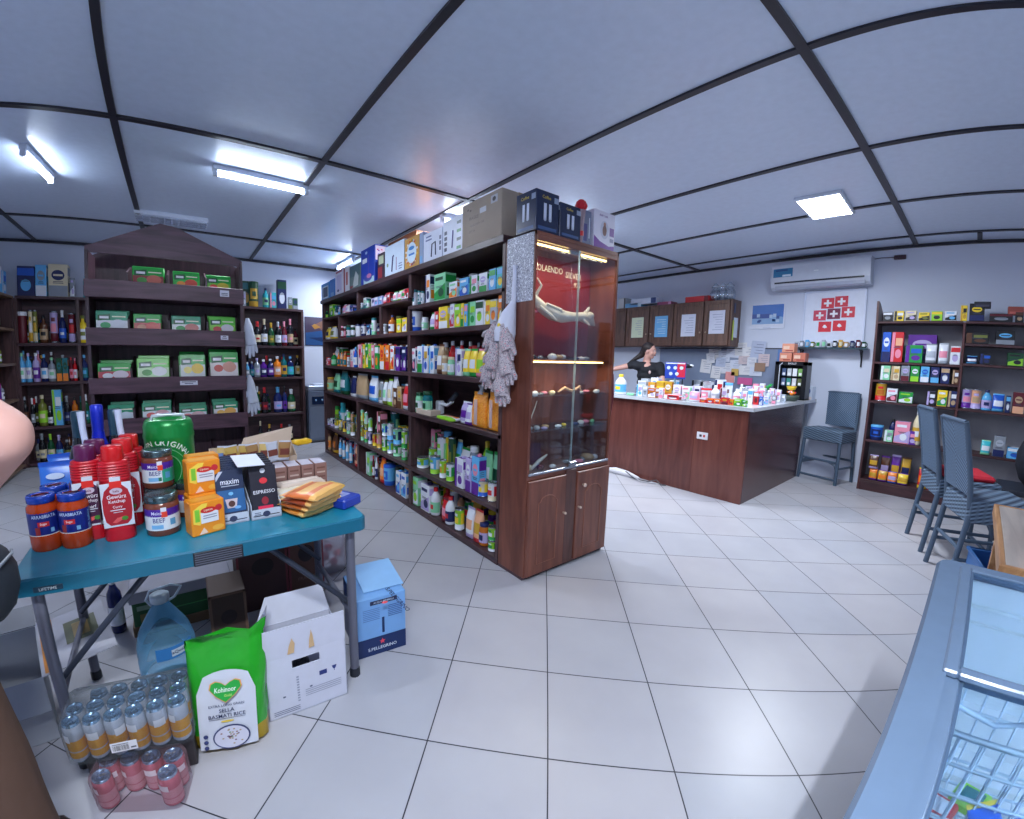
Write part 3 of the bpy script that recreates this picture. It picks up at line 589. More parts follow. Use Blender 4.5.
# ------------------------------------------------------------------ goods lying on the shelf below the cartons
def on_x(px, X, z): return y_on(px, X, z)
c = MB(); c.bbox(-.05, .05, -.13, .13, 0, .045, plain((206, 188, 172), .6, name='card'), .002)
yb_ = (y_on(417, -.46, .905) + y_on(434, -.46, .905)) / 2
tag(c.build('card_tray', loc=(-.43, yb_, .9055)), 'shallow pink-beige card tray lying in front of the mint jars on the long shelving', 'tray')
b, _ = g_flat(.26, .12, .035, ('white', 'lime', 'orange'), random.Random(4)); o = b.build('food_packet', loc=(-.44, (y_on(436, -.46, .905) + y_on(463, -.46, .905)) / 2, .905), rz=RZ)
tag(o, 'flat white packet with orange and lime print at the shelf edge beside the pasta', 'packet')
g = thing('label_gun', 'white and black hand-held price label gun lying behind the flat packets', 'label gun', (-.33, y_on(446, -.33, 1.0), .905), RZ)
b = MB(); b.bbox(-.13, -.07, -.03, .03, .0, .12, plain((222, 226, 236), .4, name='white_plastic'), .008); b.tube([(-.1, 0, .1), (.02, 0, .09), (.1, 0, .13)], .016, plain((222, 226, 236), .4, name='white_plastic')); b.build('body', g)
b = MB(); b.tube([(.06, 0, .12), (.16, 0, .2)], .02, plain((60, 66, 80), .4, name='dark_plastic')); b.build('handle', g)
PASTA = spotted((240, 150, 42), [(250, 180, 70), (226, 120, 30)], 90, .5, .35, 'pasta_in_film', .6)
for i, (a, b_, yt, lab) in enumerate(((470.5, 484.5, 392, 'orange pasta bag with a gathered clear neck at the near end of the shelf'), (486, 499, 392, 'orange pasta bag without a neck, against the end panel of the long shelving'))):
    ya, yb = y_on(a, -.45, .905), y_on(b_, -.45, .905); yc = (ya + yb) / 2; hh = z_at(yt, -.45, yc) - .905; w = abs(ya - yb) * .97
    b = MB(); pillow(b, w, .09, hh, PASTA, PASTA, PASTA, rnd=.003); o = b.build('pasta_bag', loc=(-.42, yc, .905), rz=RZ); tag(o, lab, 'bag', 'pasta bags on the long shelving')
    s = MB(); s.rect(-w * .12, w * .12, hh * .08, hh * .8, -.049, clear((235, 225, 235), .5, .2)); s.build('clear_strip', o)
    if i == 0:
        s = MB(); s.tube([(0, 0, hh * .95), (0.004, 0, hh * 1.08), (0, 0, hh * 1.2)], [.03, .012, .026], clear((220, 235, 250), .45, .2)); s.build('film_neck', o)

# ------------------------------------------------------------------ glass-fronted display cabinet at the near end
CX0, CX1, CY0, CY1 = -.495, .305, -.285, -.032
dc = thing('display_cabinet', 'tall brown wooden cabinet with glass doors, lit ornaments and panelled doors below', 'cabinet', (0, 0, 0))
MB().bbox(CX0, CX0 + .02, CY0, CY1, .02, 2.14, CW, .002).build('side_panel', dc); MB().bbox(CX1 - .02, CX1, CY0, CY1, .02, 2.14, CW, .002).build('side_panel', dc)
b = MB(); b.bbox(CX0, CX1, CY0, CY1, 2.115, 2.14, CWX, .002); b.bbox(CX0 + .02, CX1 - .02, CY0, CY0 + .02, 2.085, 2.115, CWX, .002); b.build('top_panel', dc)
b = MB(); b.box(CX0 + .02, CX1 - .02, CY1 - .015, CY1, .02, 2.115, CW); b.build('back_panel', dc)
b = MB(); b.bbox(CX0, CX1, CY0 + .012, CY1, 0, .022, DWX, .002); b.build('plinth', dc)
MB().bbox(CX0 + .02, CX1 - .02, CY0, CY1 - .015, .655, .685, CWX, .002).build('cabinet_floor', dc)
VEL = plain((128, 22, 38), .8, bump=.3, name='red_velvet')
b = MB(); b.bbox(CX0 + .02, CX1 - .022, CY1 - .03, CY1 - .016, 1.42, 2.07, VEL, .002); b.build('velvet_backing', dc)
IV = plain((232, 226, 210), .5, name='ivory_letter')
for t_, x_, z_, h_, w_ in (('ROLAENDO', -.15, 2.0, .042, .27), ('SILVER', .1, 1.985, .042, .17), ('925', .14, 1.925, .036, .08)): MB().text(t_, x_, z_, CY1 - .0315, h_, IV, w_).build('lettering', dc)
SG = clear((200, 225, 230), .2)
for z in (1.40, 1.175, .955): MB().bbox(CX0 + .02, CX1 - .02, CY0 + .03, CY1 - .016, z - .006, z, SG if z < 1.3 else CWX, .001).build('inner_shelf', dc)
WGL = emitter((255, 214, 130), 5)
for x0, x1, z, lz in ((CX0 + .03, -.18, 2.075, 1), (-.06, .2, 2.075, 1), (CX0 + .03, .215, 1.388, 1)):
    MB().box(x0, x1, CY0 + .024, CY0 + .034, z - .008, z + .002, WGL).build('light_strip', dc)
    o = arealight('light_strip_source', (x0 + x1) / 2, CY0 + .045, z - .01, x1 - x0, .02, 1.1, (1, .82, .55)); o.parent = dc
MB().box(-.17, -.07, CY0 + .02, CY0 + .04, 2.06, 2.082, plain((150, 156, 166), .3, .7, name='metal')).build('lamp_connector', dc)
GL = clear((225, 236, 240), .03)
for x0, x1, y in ((CX0 + .02, -.099, CY0 - .001), (-.104, CX1 - .02, CY0 + .006)):
    g = MB(); g.box(x0, x1, y, y + .004, .70, 2.085, GL); gd = g.build('glass_door', dc)
    e = MB(); e.box(x1 - .0015 if x0 < -.2 else x0, x1 if x0 < -.2 else x0 + .0015, y - .001, y + .005, .70, 2.085, plain((170, 190, 196), .2, .4, name='glass_edge')); e.build('glass_edge', gd)
AL = plain((168, 174, 186), .25, .8, name='aluminium')
MB().bbox(CX0 + .01, CX1 - .01, CY0 - .006, CY0 + .016, .684, .70, AL, .002).build('door_track', dc)
b = MB(); b.bbox(-.13, -.07, CY0 - .022, CY0 - .002, .7, .735, AL, .004); b.tube([(-.1, CY0 - .02, .717), (-.1, CY0 - .034, .717)], .009, AL); b.build('lock', dc)
def arched(nx, nz, w, h, f):   # routed line with an arched top
    p = [(nx, nz), (nx + w, nz), (nx + w, nz + h * .88)]
    for i in range(9): a = PI * i / 8; p.append((nx + w / 2 + w / 2 * .78 * math.cos(a), nz + h * .9 + h * .07 * math.sin(a)))
    return p + [(nx, nz + h * .88)]
GRV = plain((150, 96, 78), .4, name='routed_edge')
for x0, x1, kx in ((CX0 + .004, -.155, [(-.175, .40)]), (-.045, CX1 - .004, [(-.025, .41), (.01, .56)])):
    d = MB(); d.bbox(x0, x1, CY0 - .02, CY0, .03, .655, CW, .004)
    do = d.build('door', dc); pts = arched(x0 + .085, .1, x1 - x0 - .17, .46, 0)
    r = MB(); r.tube([(x, CY0 - .021, z) for x, z in pts], .003, GRV, 5, close=True); r.build('moulding', do)
    for i, (kx_, kz) in enumerate(kx):
        r = MB(); r.lathe([(.005, 0), (.006, .012), (.014 if i else .009, .018), (.012 if i else .008, .026), (0, .028)], plain((212, 190, 176), .3, name='knob'), 12, M=Matrix.Translation((kx_, CY0 - .02, kz)) @ Matrix.Rotation(PI / 2, 4, 'X')); r.build('knob', do)
MB().bbox(-.15, -.05, CY0 - .012, CY0 + .004, .022, .68, wood((74, 44, 40), (96, 62, 56), 2, .4, 6), .003).build('centre_stile', dc)
# ornaments in the cabinet
BONE = plain((206, 204, 200), .6, bump=.3, name='bone')
b = MB(); b.M = Matrix.Translation((-.43, 0, 0)) @ Matrix.Diagonal((1.24, 1, 1, 1)) @ Matrix.Translation((.43, 0, .03)); pts = [(-.43, -.12, 1.83), (-.38, -.13, 1.77), (-.31, -.14, 1.70), (-.24, -.15, 1.665), (-.16, -.15, 1.655), (-.08, -.15, 1.66), (0, -.14, 1.67), (.07, -.13, 1.665), (.13, -.13, 1.62)]
b.ball((-.2, -.17, 1.68), (.05, .02, .02), BONE, 8); b.ball((.06, -.155, 1.68), (.03, .03, .03), BONE, 8); b.tube([(-.34, -.16, 1.70), (-.27, -.19, 1.64), (-.24, -.19, 1.62)], [.014, .01, .006], BONE, 6); b.tube([(.0, -.16, 1.65), (.03, -.19, 1.61)], [.012, .005], BONE, 6); b.tube(pts, [.012, .022, .034, .042, .042, .03, .032, .042, .008], BONE, 10); b.tube([(-.40, -.13, 1.79), (-.42, -.16, 1.88)], [.012, .005], BONE); b.tube([(-.36, -.13, 1.75), (-.34, -.17, 1.83), (-.37, -.17, 1.87)], [.012, .007, .004], BONE)
b.tube([(.02, -.14, 1.67), (.06, -.15, 1.74)], [.024, .006], BONE, 6); b.tube([(-.3, -.17, 1.72), (-.2, -.18, 1.69)], [.01, .014], BONE)
o = b.build('carved_driftwood'); tag(o, 'long pale carved driftwood piece hanging in front of the red velvet', 'ornament')
for x in (-.3, .02): MB().tube([(x, -.14, 1.68), (x, -.1, 2.11)], .0012, AL, 4).build('hanging_wire', o)
STN = [('white', 'white'), ('grey', 'grey'), ('silver', 'silver'), ('pink', 'pink'), ('tan', 'tan'), ('yellow', 'yellow'), ('lilac', 'lilac')]
rng = random.Random(5)
def stone(x, y, z, r, col, where, name='polished_stone'):
    b = MB(); b.ball((0, 0, r * .55), (r * rng.uniform(1, 1.7), r * rng.uniform(.8, 1.1), r * rng.uniform(.5, .9)), plain(PC[col], .25, name='polished_stone'), 9); o = b.build(name, loc=(x, y, z), rz=rng.uniform(0, 3)); tag(o, '', 'ornament')
    REG.append((o, f'{nm(col)} polished stone', where, 0, 'polished stone'))
for x, c_ in ((-.40, 'pink'), (-.32, 'pink')): stone(x, -.12, 1.69, .02, c_, 'the velvet thread')
for x, c_ in ((-.45, 'grey'), (-.38, 'black'), (-.30, 'grey'), (-.24, 'white'), (-.17, 'tan'), (-.1, 'silver'), (.0, 'navy'), (.06, 'white'), (.14, 'grey')): stone(x, -.18 + rng.uniform(-.03, .03), 1.40, rng.uniform(.018, .03), c_, 'display cabinet, lit wooden shelf')
for x, c_ in ((-.45, 'tan'), (-.39, 'white'), (-.33, 'grey'), (-.27, 'pink'), (-.21, 'cream'), (-.02, 'brown'), (.05, 'silver'), (.13, 'pink'), (.2, 'white'), (.25, 'grey')): stone(x, -.2 + rng.uniform(-.03, .03), 1.175, rng.uniform(.014, .022), c_, 'display cabinet, upper glass shelf')
for x, c_ in ((-.45, 'white'), (-.40, 'grey'), (-.35, 'silver'), (-.30, 'lilac'), (-.25, 'tan'), (-.16, 'white'), (-.08, 'yellow'), (.02, 'navy'), (.1, 'white'), (.17, 'pink'), (.24, 'mint')): stone(x, -.2 + rng.uniform(-.03, .03), .955, rng.uniform(.013, .022), c_, 'display cabinet, lower glass shelf')
for x, c_ in ((-.44, 'lilac'), (-.38, 'cream'), (-.3, 'maroon'), (-.2, 'white'), (-.02, 'grey'), (.06, 'pink'), (.13, 'grey'), (.2, 'tan'), (.26, 'white')): stone(x, -.18 + rng.uniform(-.04, .03), .685, rng.uniform(.022, .036), c_, 'display cabinet floor')
b = MB(); b.tube([(-.16, -.2, 1.19), (-.1, -.2, 1.215), (-.02, -.2, 1.19), (.05, -.2, 1.22), (.07, -.2, 1.19)], [.006, .01, .009, .009, .004], plain((206, 170, 140), .5, name='driftwood')); tag(b.build('driftwood_twig'), 'small wavy tan driftwood twig among the stones in the display cabinet', 'ornament')
b = MB(); b.tube([(-.38, -.15, .962), (-.32, -.15, 1.08), (-.3, -.15, 1.13)], [.006, .004, .003], BONE); b.lathe([(.02, 0), (.008, .012)], BONE, 10, (-.38, -.15, .955)); tag(b.build('horn_tip'), 'thin bone horn leaning upright on the lower glass shelf', 'ornament')
b = MB(); b.tube([(-.38, -.2, .7), (-.3, -.19, .74), (-.22, -.18, .77)], [.01, .013, .006], BONE); tag(b.build('bone_carving'), 'pale bone carving lying slanted on the floor of the display cabinet', 'ornament')
# patterned wrap and printed cloths on the cabinet's left side
SIL = spotted((150, 152, 168), [(196, 198, 214), (110, 112, 130), (220, 222, 232)], 70, .42, .45, 'silver_print', .1)
b = MB(); b.bbox(CX0 - .004, CX0 - .001, CY0 + .004, -.045, 1.74, 2.13, SIL, .0005); b.build('printed_wrap', dc)
CL = spotted((196, 186, 192), [(120, 110, 124), (226, 214, 218), (206, 120, 130)], 85, .5, .8, 'printed_cotton', .3)
WH = plain((216, 218, 236), .4, name='white_plastic_film')
bagm = MB(); bagm.tube([(-.505, -.13, 1.96), (-.51, -.13, 1.72)], [.012, .016], WH, 6); bagm.tube([(-.51, -.13, 1.74), (-.53, -.11, 1.66), (-.545, -.1, 1.56), (-.55, -.1, 1.5)], [.018, .05, .07, .062], WH, 10)
o = bagm.build('hanging_bag'); tag(o, 'white plastic bag hung by its twisted neck on the side of the display cabinet', 'bag')
MB().ball((-.6, -.105, 1.6), (.006, .014, .014), pc('yellow')).build('sticker', o)
def mitt(loc, ang, tilt, sc, label):
    b = MB(); T = Matrix.Translation(loc) @ Matrix.Rotation(tilt, 4, 'X') @ Matrix.Rotation(ang, 4, 'Z') @ Matrix.Scale(sc, 4)
    b.M = T; R = lambda p, r: b.tube(p, r, CL, 8)
    R([(0, 0, .02), (0, 0, -.02), (0, .004, -.08), (0, 0, -.13)], [.03, .034, .046, .042])
    for k, (a, l) in enumerate(((-.034, .05), (-.012, .07), (.012, .068), (.034, .052))): R([(0, a, -.12), (.004, a * 1.3, -.12 - l * .6), (0, a * 1.35, -.12 - l)], [.014, .0135, .008])
    R([(0, .035, -.05), (0, .07, -.085), (0, .078, -.11)], [.017, .015, .008])
    tag(b.build('work_glove'), label, 'glove', 'printed cotton gloves on the side of the display cabinet')
mitt((-.56, -.03, 1.60), .2, .5, 1.0, 'grey printed cotton glove, uppermost of the hanging cluster, fingers towards the long shelving')
mitt((-.57, -.12, 1.58), -.1, -.35, 1.1, 'grey printed cotton glove nearest the cabinet edge, fingers pointing at the glass')
mitt((-.58, -.05, 1.48), .1, .15, 1.1, 'grey printed cotton glove in the middle of the hanging cluster')
mitt((-.57, -.13, 1.44), .1, -.3, 1.1, 'grey printed cotton glove below the edge glove, turned towards the glass')
mitt((-.56, -.0, 1.38), .1, .45, 1.0, 'grey printed cotton glove low in the cluster against the grocery shelf')
mitt((-.56, -.1, 1.32), .1, -.05, 1.15, 'grey printed cotton glove at the very bottom of the hanging cluster')
# coloured straps on the cabinet's far side
b = MB(); r_ = thing('lanyard_bundle', 'bundle of red, blue and yellow straps hung on the right side of the display cabinet', 'straps', (CX1 + .022, 0, 0))
for nmx, y0, z0, z1, c_ in (('red_strap', -.2, 1.86, 1.5, 'red'), ('blue_strap', -.215, 1.72, 1.32, 'navy'), ('yellow_strap', -.225, 1.55, 1.25, 'yellow'), ('maroon_strap', -.24, 1.35, .95, 'maroon')):
    MB().tube([(.004, y0 + .02, z0 + .03), (.016, y0, z0 - .05), (.02, y0 - .005, (z0 + z1) / 2), (.014, y0 + .006, z1)], [.008, .02, .024, .014], pc(c_), 6).build(nmx, r_)
b = MB(); b.tube([(CX1 + .012, -.22, .98), (CX1 + .016, -.21, .75), (CX1 + .03, -.2, .68), (CX1 + .016, -.22, .62), (CX1 + .03, -.24, .48)], [.006, .01, .026, .01, .03], WH, 6); tag(b.build('plastic_strip'), 'thin white plastic strip knotted and hanging low beside the cabinet door', 'strip')
# ------------------------------------------------------------------ bottle shelving on the back wall
BZ = [.05, .505, 1.06, 1.54, 2.11]
def bshelf(name, label, x0, x1, y0, y1, zs, ups, along='x'):
    t = thing(name, label, 'shelving unit', (0, 0, 0)); W = DWX if along == 'x' else DW
    for z in zs: MB().bbox(x0, x1, y0, y1, z - .035, z, W, .003).build('shelf_board', t)
    return t
bs = bshelf('bottle_shelving', 'dark wooden shelving along the back wall full of wine and spirit bottles', -4.05, -.56, 4.80, 5.05, BZ, [])
MB().bbox(-4.05, -.56, 5.04, 5.065, 0, 2.1, DWX, .002).build('back_panel', bs)
for x in (-.575, -1.42, -2.3, -3.38): MB().bbox(x - .018, x + .018, 4.803, 5.04, 0, 2.08, DWZ, .002).build('upright', bs)
MB().bbox(-4.07, -4.03, 4.80, 5.04, 0, 2.08, DWZ, .002).build('upright', bs)
def rr(s): return s
row_y('back-wall shelving top, left part', 4.83, 2.11, '17 35 266 box navy blue skyblue;35.5 47 265 box skyblue white grey;48.5 68.5 264 box cream grey navy;70 75 278 box grey white lilac;83 87.5 273 liquor turquoise navy white', .16)
row_y('back-wall shelving upper shelf, left part', 4.83, 1.54, '17.5 26.5 311 tub maroon maroon white;29 33 309 can cream gold white;33.4 37.6 309 can olive cream gold;39.5 47.5 315 liquor brown tan black;50 58 310 can lilac maroon pink;59.5 66 310 wine navy blue white;69 75.5 312 can maroon lilac red;79 87 315 liquor yellow white olive;40 46 318 liquor brown gold black B;60 66 316 liquor black cream gold B')
row_y('back-wall shelving middle shelf, left part', 4.83, 1.06, '19.5 25.3 353 liquor skyblue white mint;26 32 353 liquor skyblue white lilac;33 40 353 liquor lilac purple white;41.2 48 354 liquor navy white skyblue;49 55.5 357 liquor grey white mint;57 63 358 box darkgreen orange teal;63.3 69 358 box teal orange darkgreen;70 73.8 357 liquor maroon pink red;74 77.6 358 liquor red white pink;82 88 355 liquor navy teal skyblue;22 27 350 liquor grey white skyblue B;36 42 350 liquor pink white lilac B;50 55 352 liquor black grey white B')
row_y('back-wall shelving lower shelf, left part', 4.83, .505, '24 29 397 liquor black brown grey;31.5 36 398 wine black grey white;39.5 47.5 395 liquor olive lime cream;48.2 53.3 406 wine black white grey;54 64 390 box skyblue lime white;65 71.5 396 wine black navy grey;73 79 397 liquor amber gold black;80.5 84 396 wine darkgreen navy teal;84.3 90 394 wine darkgreen teal white;36 40 396 wine black olive white B;60 66 398 liquor brown amber black B')
row_y('back-wall shelving bottom shelf, left part', 4.83, .05, '40 47.3 434 wine black cream grey;49 55.5 434 wine darkgreen cream lime;57 63.8 435 wine navy skyblue lilac;65 71.5 440 liquor black olive grey;73 79 438 wine black grey pink;80 86 438 wine darkgreen white pink')
row_y('back-wall shelving top, right part', 4.83, 2.11, '242.2 246.2 291 box silver white lilac;247 261.8 281 tub darkgreen gold darkgreen;243 251 281 box darkgreen teal gold B;263.5 269.3 288 liquor turquoise mint navy;270 276.5 292 box turquoise pink skyblue;277.5 287 280 box navy darkgreen white;288.5 292.5 297 box grey olive silver;293 298 298 box darkgreen grey navy', .14)
row_y('back-wall shelving upper shelf, right part', 4.83, 1.54, '247 253.5 321 liquor navy skyblue teal;254.8 261.6 321 wine black cream red;262.3 268 318.5 wine black white cream;269 275 322 wine darkgreen olive gold;276.3 281.6 321 wine black white silver;282.6 287.6 321 wine maroon lilac pink;288.3 294 318.5 wine black tan pink')
row_y('back-wall shelving middle shelf, right part', 4.83, 1.06, '246 250 362 liquor skyblue grey white;250.5 254.6 361 liquor navy teal grey;255 260.6 358 liquor grey silver lilac;261.3 267.5 359 liquor purple navy white;268.2 274.6 359 liquor navy purple white;275 281.6 356 liquor orange peach white;282 287.6 353.5 liquor teal gold navy;288.2 294.4 356 liquor navy turquoise skyblue')
row_y('back-wall shelving lower shelf, right part', 4.83, .505, '256.5 260.6 386 wine darkgreen navy white;262.5 269 387 wine black maroon red;275.3 283 387 wine navy lilac skyblue;283.6 287.6 386 wine navy purple black;289 296 389 wine darkgreen cream white')
row_y('back-wall shelving bottom shelf, right part', 4.83, .05, '259.5 263.5 421 wine black olive cream;268 273 424 wine black grey gold;280 285 424 wine darkgreen white red;288 293.5 425 wine black cream grey')
rg_ = random.Random(77)
for pl, z, xs in (("upper left shelf", 1.54, (-3.95, -3.45)), ("middle left shelf", 1.06, (-3.95, -3.45)), ("lower left shelf", .505, (-3.95, -3.45)), ("upper right shelf", 1.54, (-1.35, -.62)), ("middle right shelf", 1.06, (-1.35, -.62)), ("lower right shelf", .505, (-1.35, -.62)), ("bottom left shelf", .05, (-3.95, -3.4))):
    x = xs[0]; i = 0
    while x < xs[1]:
        c = (rg_.choice(['black', 'navy', 'darkgreen', 'maroon', 'brown', 'grey']), rg_.choice(['grey', 'cream', 'white', 'skyblue', 'tan', 'lilac']), rg_.choice(['black', 'gold', 'silver', 'red', 'navy']))
        grocery(rg_.choice(['wine', 'liquor']), .08, .08, round(rg_.uniform(.28, .34), 2), c, (x, 4.98, z + .0015), 0, 'back row, back-wall shelving ' + pl, (i, 0)); x += rg_.uniform(.1, .14); i += 1
# side unit on the left wall
ls = thing('side_shelving', 'wooden shelving on the left wall meeting the bottle shelving in the corner', 'shelving unit', (0, 0, 0))
LZ = [.06, .87, 1.30, 1.71, 2.10]
for z in LZ: MB().bbox(-4.38, -4.06, 3.0, 4.79, z - .03, z, wood((96, 74, 64), (150, 122, 104), 1, .4, 5), .003).build('shelf_board', ls)
for y in (3.02, 4.77): MB().bbox(-4.38, -4.065, y - .018, y + .018, 0, 2.07, DWZ, .002).build('upright', ls)
MB().bbox(-4.40, -4.38, 3.0, 4.79, 0, 2.1, DWZ, .002).build('back_panel', ls)
def put(kind, x, y, z, w, d, h, c, rz, place, i): return grocery(kind, w, d, h, c, (x, y, z), rz, place, (i, 0))
P = 'left-wall shelving'
for i, (kind, y, z, w, h, c) in enumerate((('box', 4.33, 2.10, .26, .30, ('white', 'skyblue', 'navy')), ('box', 4.60, 2.10, .14, .27, ('skyblue', 'white', 'blue')), ('wine', 4.25, 1.71, .08, .28, ('mint', 'white', 'green')), ('wine', 4.36, 1.71, .08, .30, ('green', 'mint', 'white')),
        ('wine', 4.5, 1.71, .08, .26, ('darkgreen', 'mint', 'white')), ('liquor', 4.24, 1.30, .09, .24, ('red', 'white', 'pink')), ('liquor', 4.36, 1.30, .08, .3, ('darkgreen', 'pink', 'black')), ('liquor', 4.5, 1.3, .08, .22, ('olive', 'white', 'lime')), ('bottle', 4.22, .87, .09, .25, ('lilac', 'white', 'white')),
        ('bottle', 4.36, .87, .1, .32, ('magenta', 'purple', 'purple')), ('liquor', 4.52, .87, .07, .2, ('grey', 'white', 'black')), ('bottle', 3.55, .06, .14, .2, ('lime', 'green', 'lime')), ('tub', 3.72, .06, .16, .24, ('blue', 'navy', 'blue')), ('wine', 3.95, .06, .1, .3, ('black', 'navy', 'grey')),
        ('bottle', 4.12, .06, .13, .34, ('skyblue', 'white', 'white')), ('bottle', 4.28, .06, .12, .32, ('silver', 'skyblue', 'white')), ('wine', 4.48, .06, .09, .33, ('cream', 'yellow', 'cream')), ('wine', 4.62, .06, .08, .3, ('olive', 'grey', 'white')))):
    put(kind, -4.17, y, z + .0015, w, min(w, .16), h, c, PI / 2, P, i)
# framed-less poster and standing water dispenser on the back wall
t = thing('landscape_poster', 'poster of purple-brown mountains above blue water on the back wall', 'poster', (-.12, YW - .006, 1.79))
b = MB(); b.bbox(-.36, .36, -.003, .003, -.23, .24, plain((60, 66, 90), .4, name='poster_paper'), .001); b.build('sheet', t)
b = MB(); e = -.0042
b.rect(-.35, .35, -.22, .23, e, plain((70, 60, 84), .35)); b.poly([(-.35, -.02), (-.1, .02), (0, -.04), (.2, .05), (.35, -.02), (.35, -.22), (-.35, -.22)], e - .0006, plain((40, 78, 130), .35))
b.poly([(-.2, .12), (-.05, .2), (.1, .1), (.04, .0), (-.1, .04)], e - .0006, plain((120, 84, 72), .35)); b.poly([(-.25, .1), (-.2, .13), (-.1, .08), (-.2, .04)], e - .0012, plain((170, 124, 60), .35))
b.poly([(.0, -.05), (.12, .0), (.3, -.02), (.1, -.12)], e - .0012, plain((150, 176, 216), .35)); b.poly([(-.3, -.1), (.0, -.08), (.2, -.16), (-.1, -.16)], e - .0012, plain((26, 48, 92), .35)); b.build('picture', t)
t = thing('water_dispenser', 'silver standing water dispenser between the bottle shelving and the long shelving', 'water dispenser', (-.36, 4.86, 0))
GS = plain((118, 130, 152), .3, .5, name='silver_plastic')
b = MB(); b.bbox(-.17, .17, -.15, .15, .03, .84, GS, .012); b.build('body', t)
b = MB(); b.bbox(-.175, .175, -.155, .155, .84, .92, plain((150, 160, 180), .3, .4, name='silver_plastic'), .012); b.bbox(-.06, .12, -.1, .1, .92, .945, plain((196, 206, 226), .3), .006); b.build('top_cover', t)
b = MB(); b.bbox(-.12, .16, -.156, -.15, .62, .75, plain((20, 36, 66), .2, name='dark_window'), .004); b.build('tap_recess', t)
for x in (-.06, .04, .11): MB().tube([(x, -.155, .70), (x, -.17, .68)], .012, plain((130, 170, 210), .3), 8).build('tap', t)
b = MB(); b.bbox(-.15, .15, -.152, -.148, .08, .58, plain((128, 140, 160), .35, .4), .004); b.build('front_panel', t)
b = MB(); b.bbox(-.18, .18, -.16, .16, 0, .03, plain((34, 36, 46), .5), .006); b.build('foot', t)

# ------------------------------------------------------------------ gabled rack of soup packets
KX0, KX1, KY0, KY1 = -2.755, -1.80, 1.42, 1.74
rk = thing('soup_rack', 'dark wooden gabled display rack with tilted trays of green soup packets', 'display rack', (0, 0, 0))
RW = wood((62, 40, 54), (108, 74, 90), 0, .42, 5, 'plum_brown_wood'); RWZ = wood((50, 33, 44), (84, 58, 70), 2, .42, 5, 'plum_brown_wood')
b = MB(); b.prism([(KX0, 0), (KX1, 0), (KX1, 2.085), ((KX0 + KX1) / 2 + .12, 2.19), ((KX0 + KX1) / 2 + .03, 2.29), ((KX0 + KX1) / 2 - .06, 2.29), (KX0, 2.085)], KY1 - .02, KY1, RWZ); b.build('gable_back', rk)
b = MB(); cx = (KX0 + KX1) / 2; b.prism([(KX0, 2.055), (KX1, 2.045), (KX1, 2.085), (cx + .06, 2.27), (cx - .04, 2.285), (KX0, 2.09)], KY0 + .02, KY0 + .035, RW); b.build('gable_front', rk)
for x in (KX0, KX1 - .02): MB().bbox(x, x + .02, KY0 + .012, KY1 - .02, 0, 2.07, RWZ, .002).build('side_panel', rk)
LIPS = []
for (yt, yb) in ((283.5, 300), (329, 345.5), (376.5, 391.5), (415.7, 431)):
    zt = z_at(yt + (0 if yt < 300 else 0), -2.28, KY0); zb = z_at(yb, -2.28, KY0); LIPS.append((zb, zt))
for zb, zt in LIPS + [(.50, .59), (.18, .27)]:
    MB().bbox(KX0 - .004, KX1 + .004, KY0 - .008, KY0 + .01, zb, zt, RW, .003).build('tray_front', rk)
    MB().bbox(KX0 + .02, KX1 - .02, KY0 + .01, KY1 - .02, zb, zb + .015, RW, .002).build('tray_floor', rk)
    for i in (1, 2, 3):
        x = KX0 + (KX1 - KX0) * i / 4; b = MB(); M_ = Matrix.Translation((x, 0, 0)) @ Matrix.Rotation(-PI / 2, 4, 'Z')
        b.prism([(-(KY0 + .012), zb + .015), (-(KY1 - .025), zb + .015), (-(KY1 - .025), zt + .14), (-(KY0 + .012), zt + .06)], -.006, .006, RWZ, M=Matrix(((0, 1, 0, x), (-1, 0, 0, 0), (0, 0, 1, 0), (0, 0, 0, 1)))); b.build('divider', rk)
for j, (px, w_, lip) in enumerate(((224.5, .06, 0), (224.5, .05, 1), (189, .11, 2))):
    x = x_on(px, KY0, LIPS[lip][0] + .05); z = sum(LIPS[lip]) / 2 + .012; b = MB()
    b.bbox(x - w_ / 2, x + w_ / 2, KY0 - .011, KY0 - .0085, z - .02, z + .025 if lip == 0 else z + .01, plain((220, 220, 232), .6, name='paper'), .0004); bars(b, x - w_ * .4, x + w_ * .4, z, KY0 - .0118, 2, plain(BAR), .005); b.build('paper_label', rk)
def packet(x, y, z, w, h, rot, c, lab, grp, tilt=.16):
    b = MB(); th = .012; GR = plain(c[0], .3, name='packet_foil'); W = plain(c[1], .3); A = plain(c[2], .35); B2 = plain(c[3], .35)
    rows = [(0, .2), (.05, 1), (.95, 1), (1, .2)]; b.bbox(-w / 2, w / 2, -th / 2, th / 2, 0, h, GR, .003)
    y_ = -th / 2 - .0006; b.rect(-w / 2 + .003, w / 2 - .003, .003, h * .7, y_, W); b.ell(w * .18, h * .58, w * .24, h * .15, y_ - .0006, A); b.ell(-w * .2, h * .54, w * .16, h * .1, y_ - .0012, B2)
    b.poly([(-w * .44, h * .68), (-w * .05, h * .72), (-w * .05, h * .9), (-w * .44, h * .86)], y_ - .0006, plain((16, 92, 50), .35)); b.rect(-w * .38, -w * .1, h * .75, h * .83, y_ - .0012, plain((240, 240, 244), .35)); b.rect(0, w * .42, h * .8, h * .84, y_ - .0006, plain((240, 240, 210), .35))
    o = b.build('soup_packet', loc=(x, y, z)); o.rotation_euler = (-tilt, 0, rot); tag(o, lab, 'packet', grp); return o
G1, G2, G3 = (24, 170, 62), (20, 150, 110), (90, 200, 60)
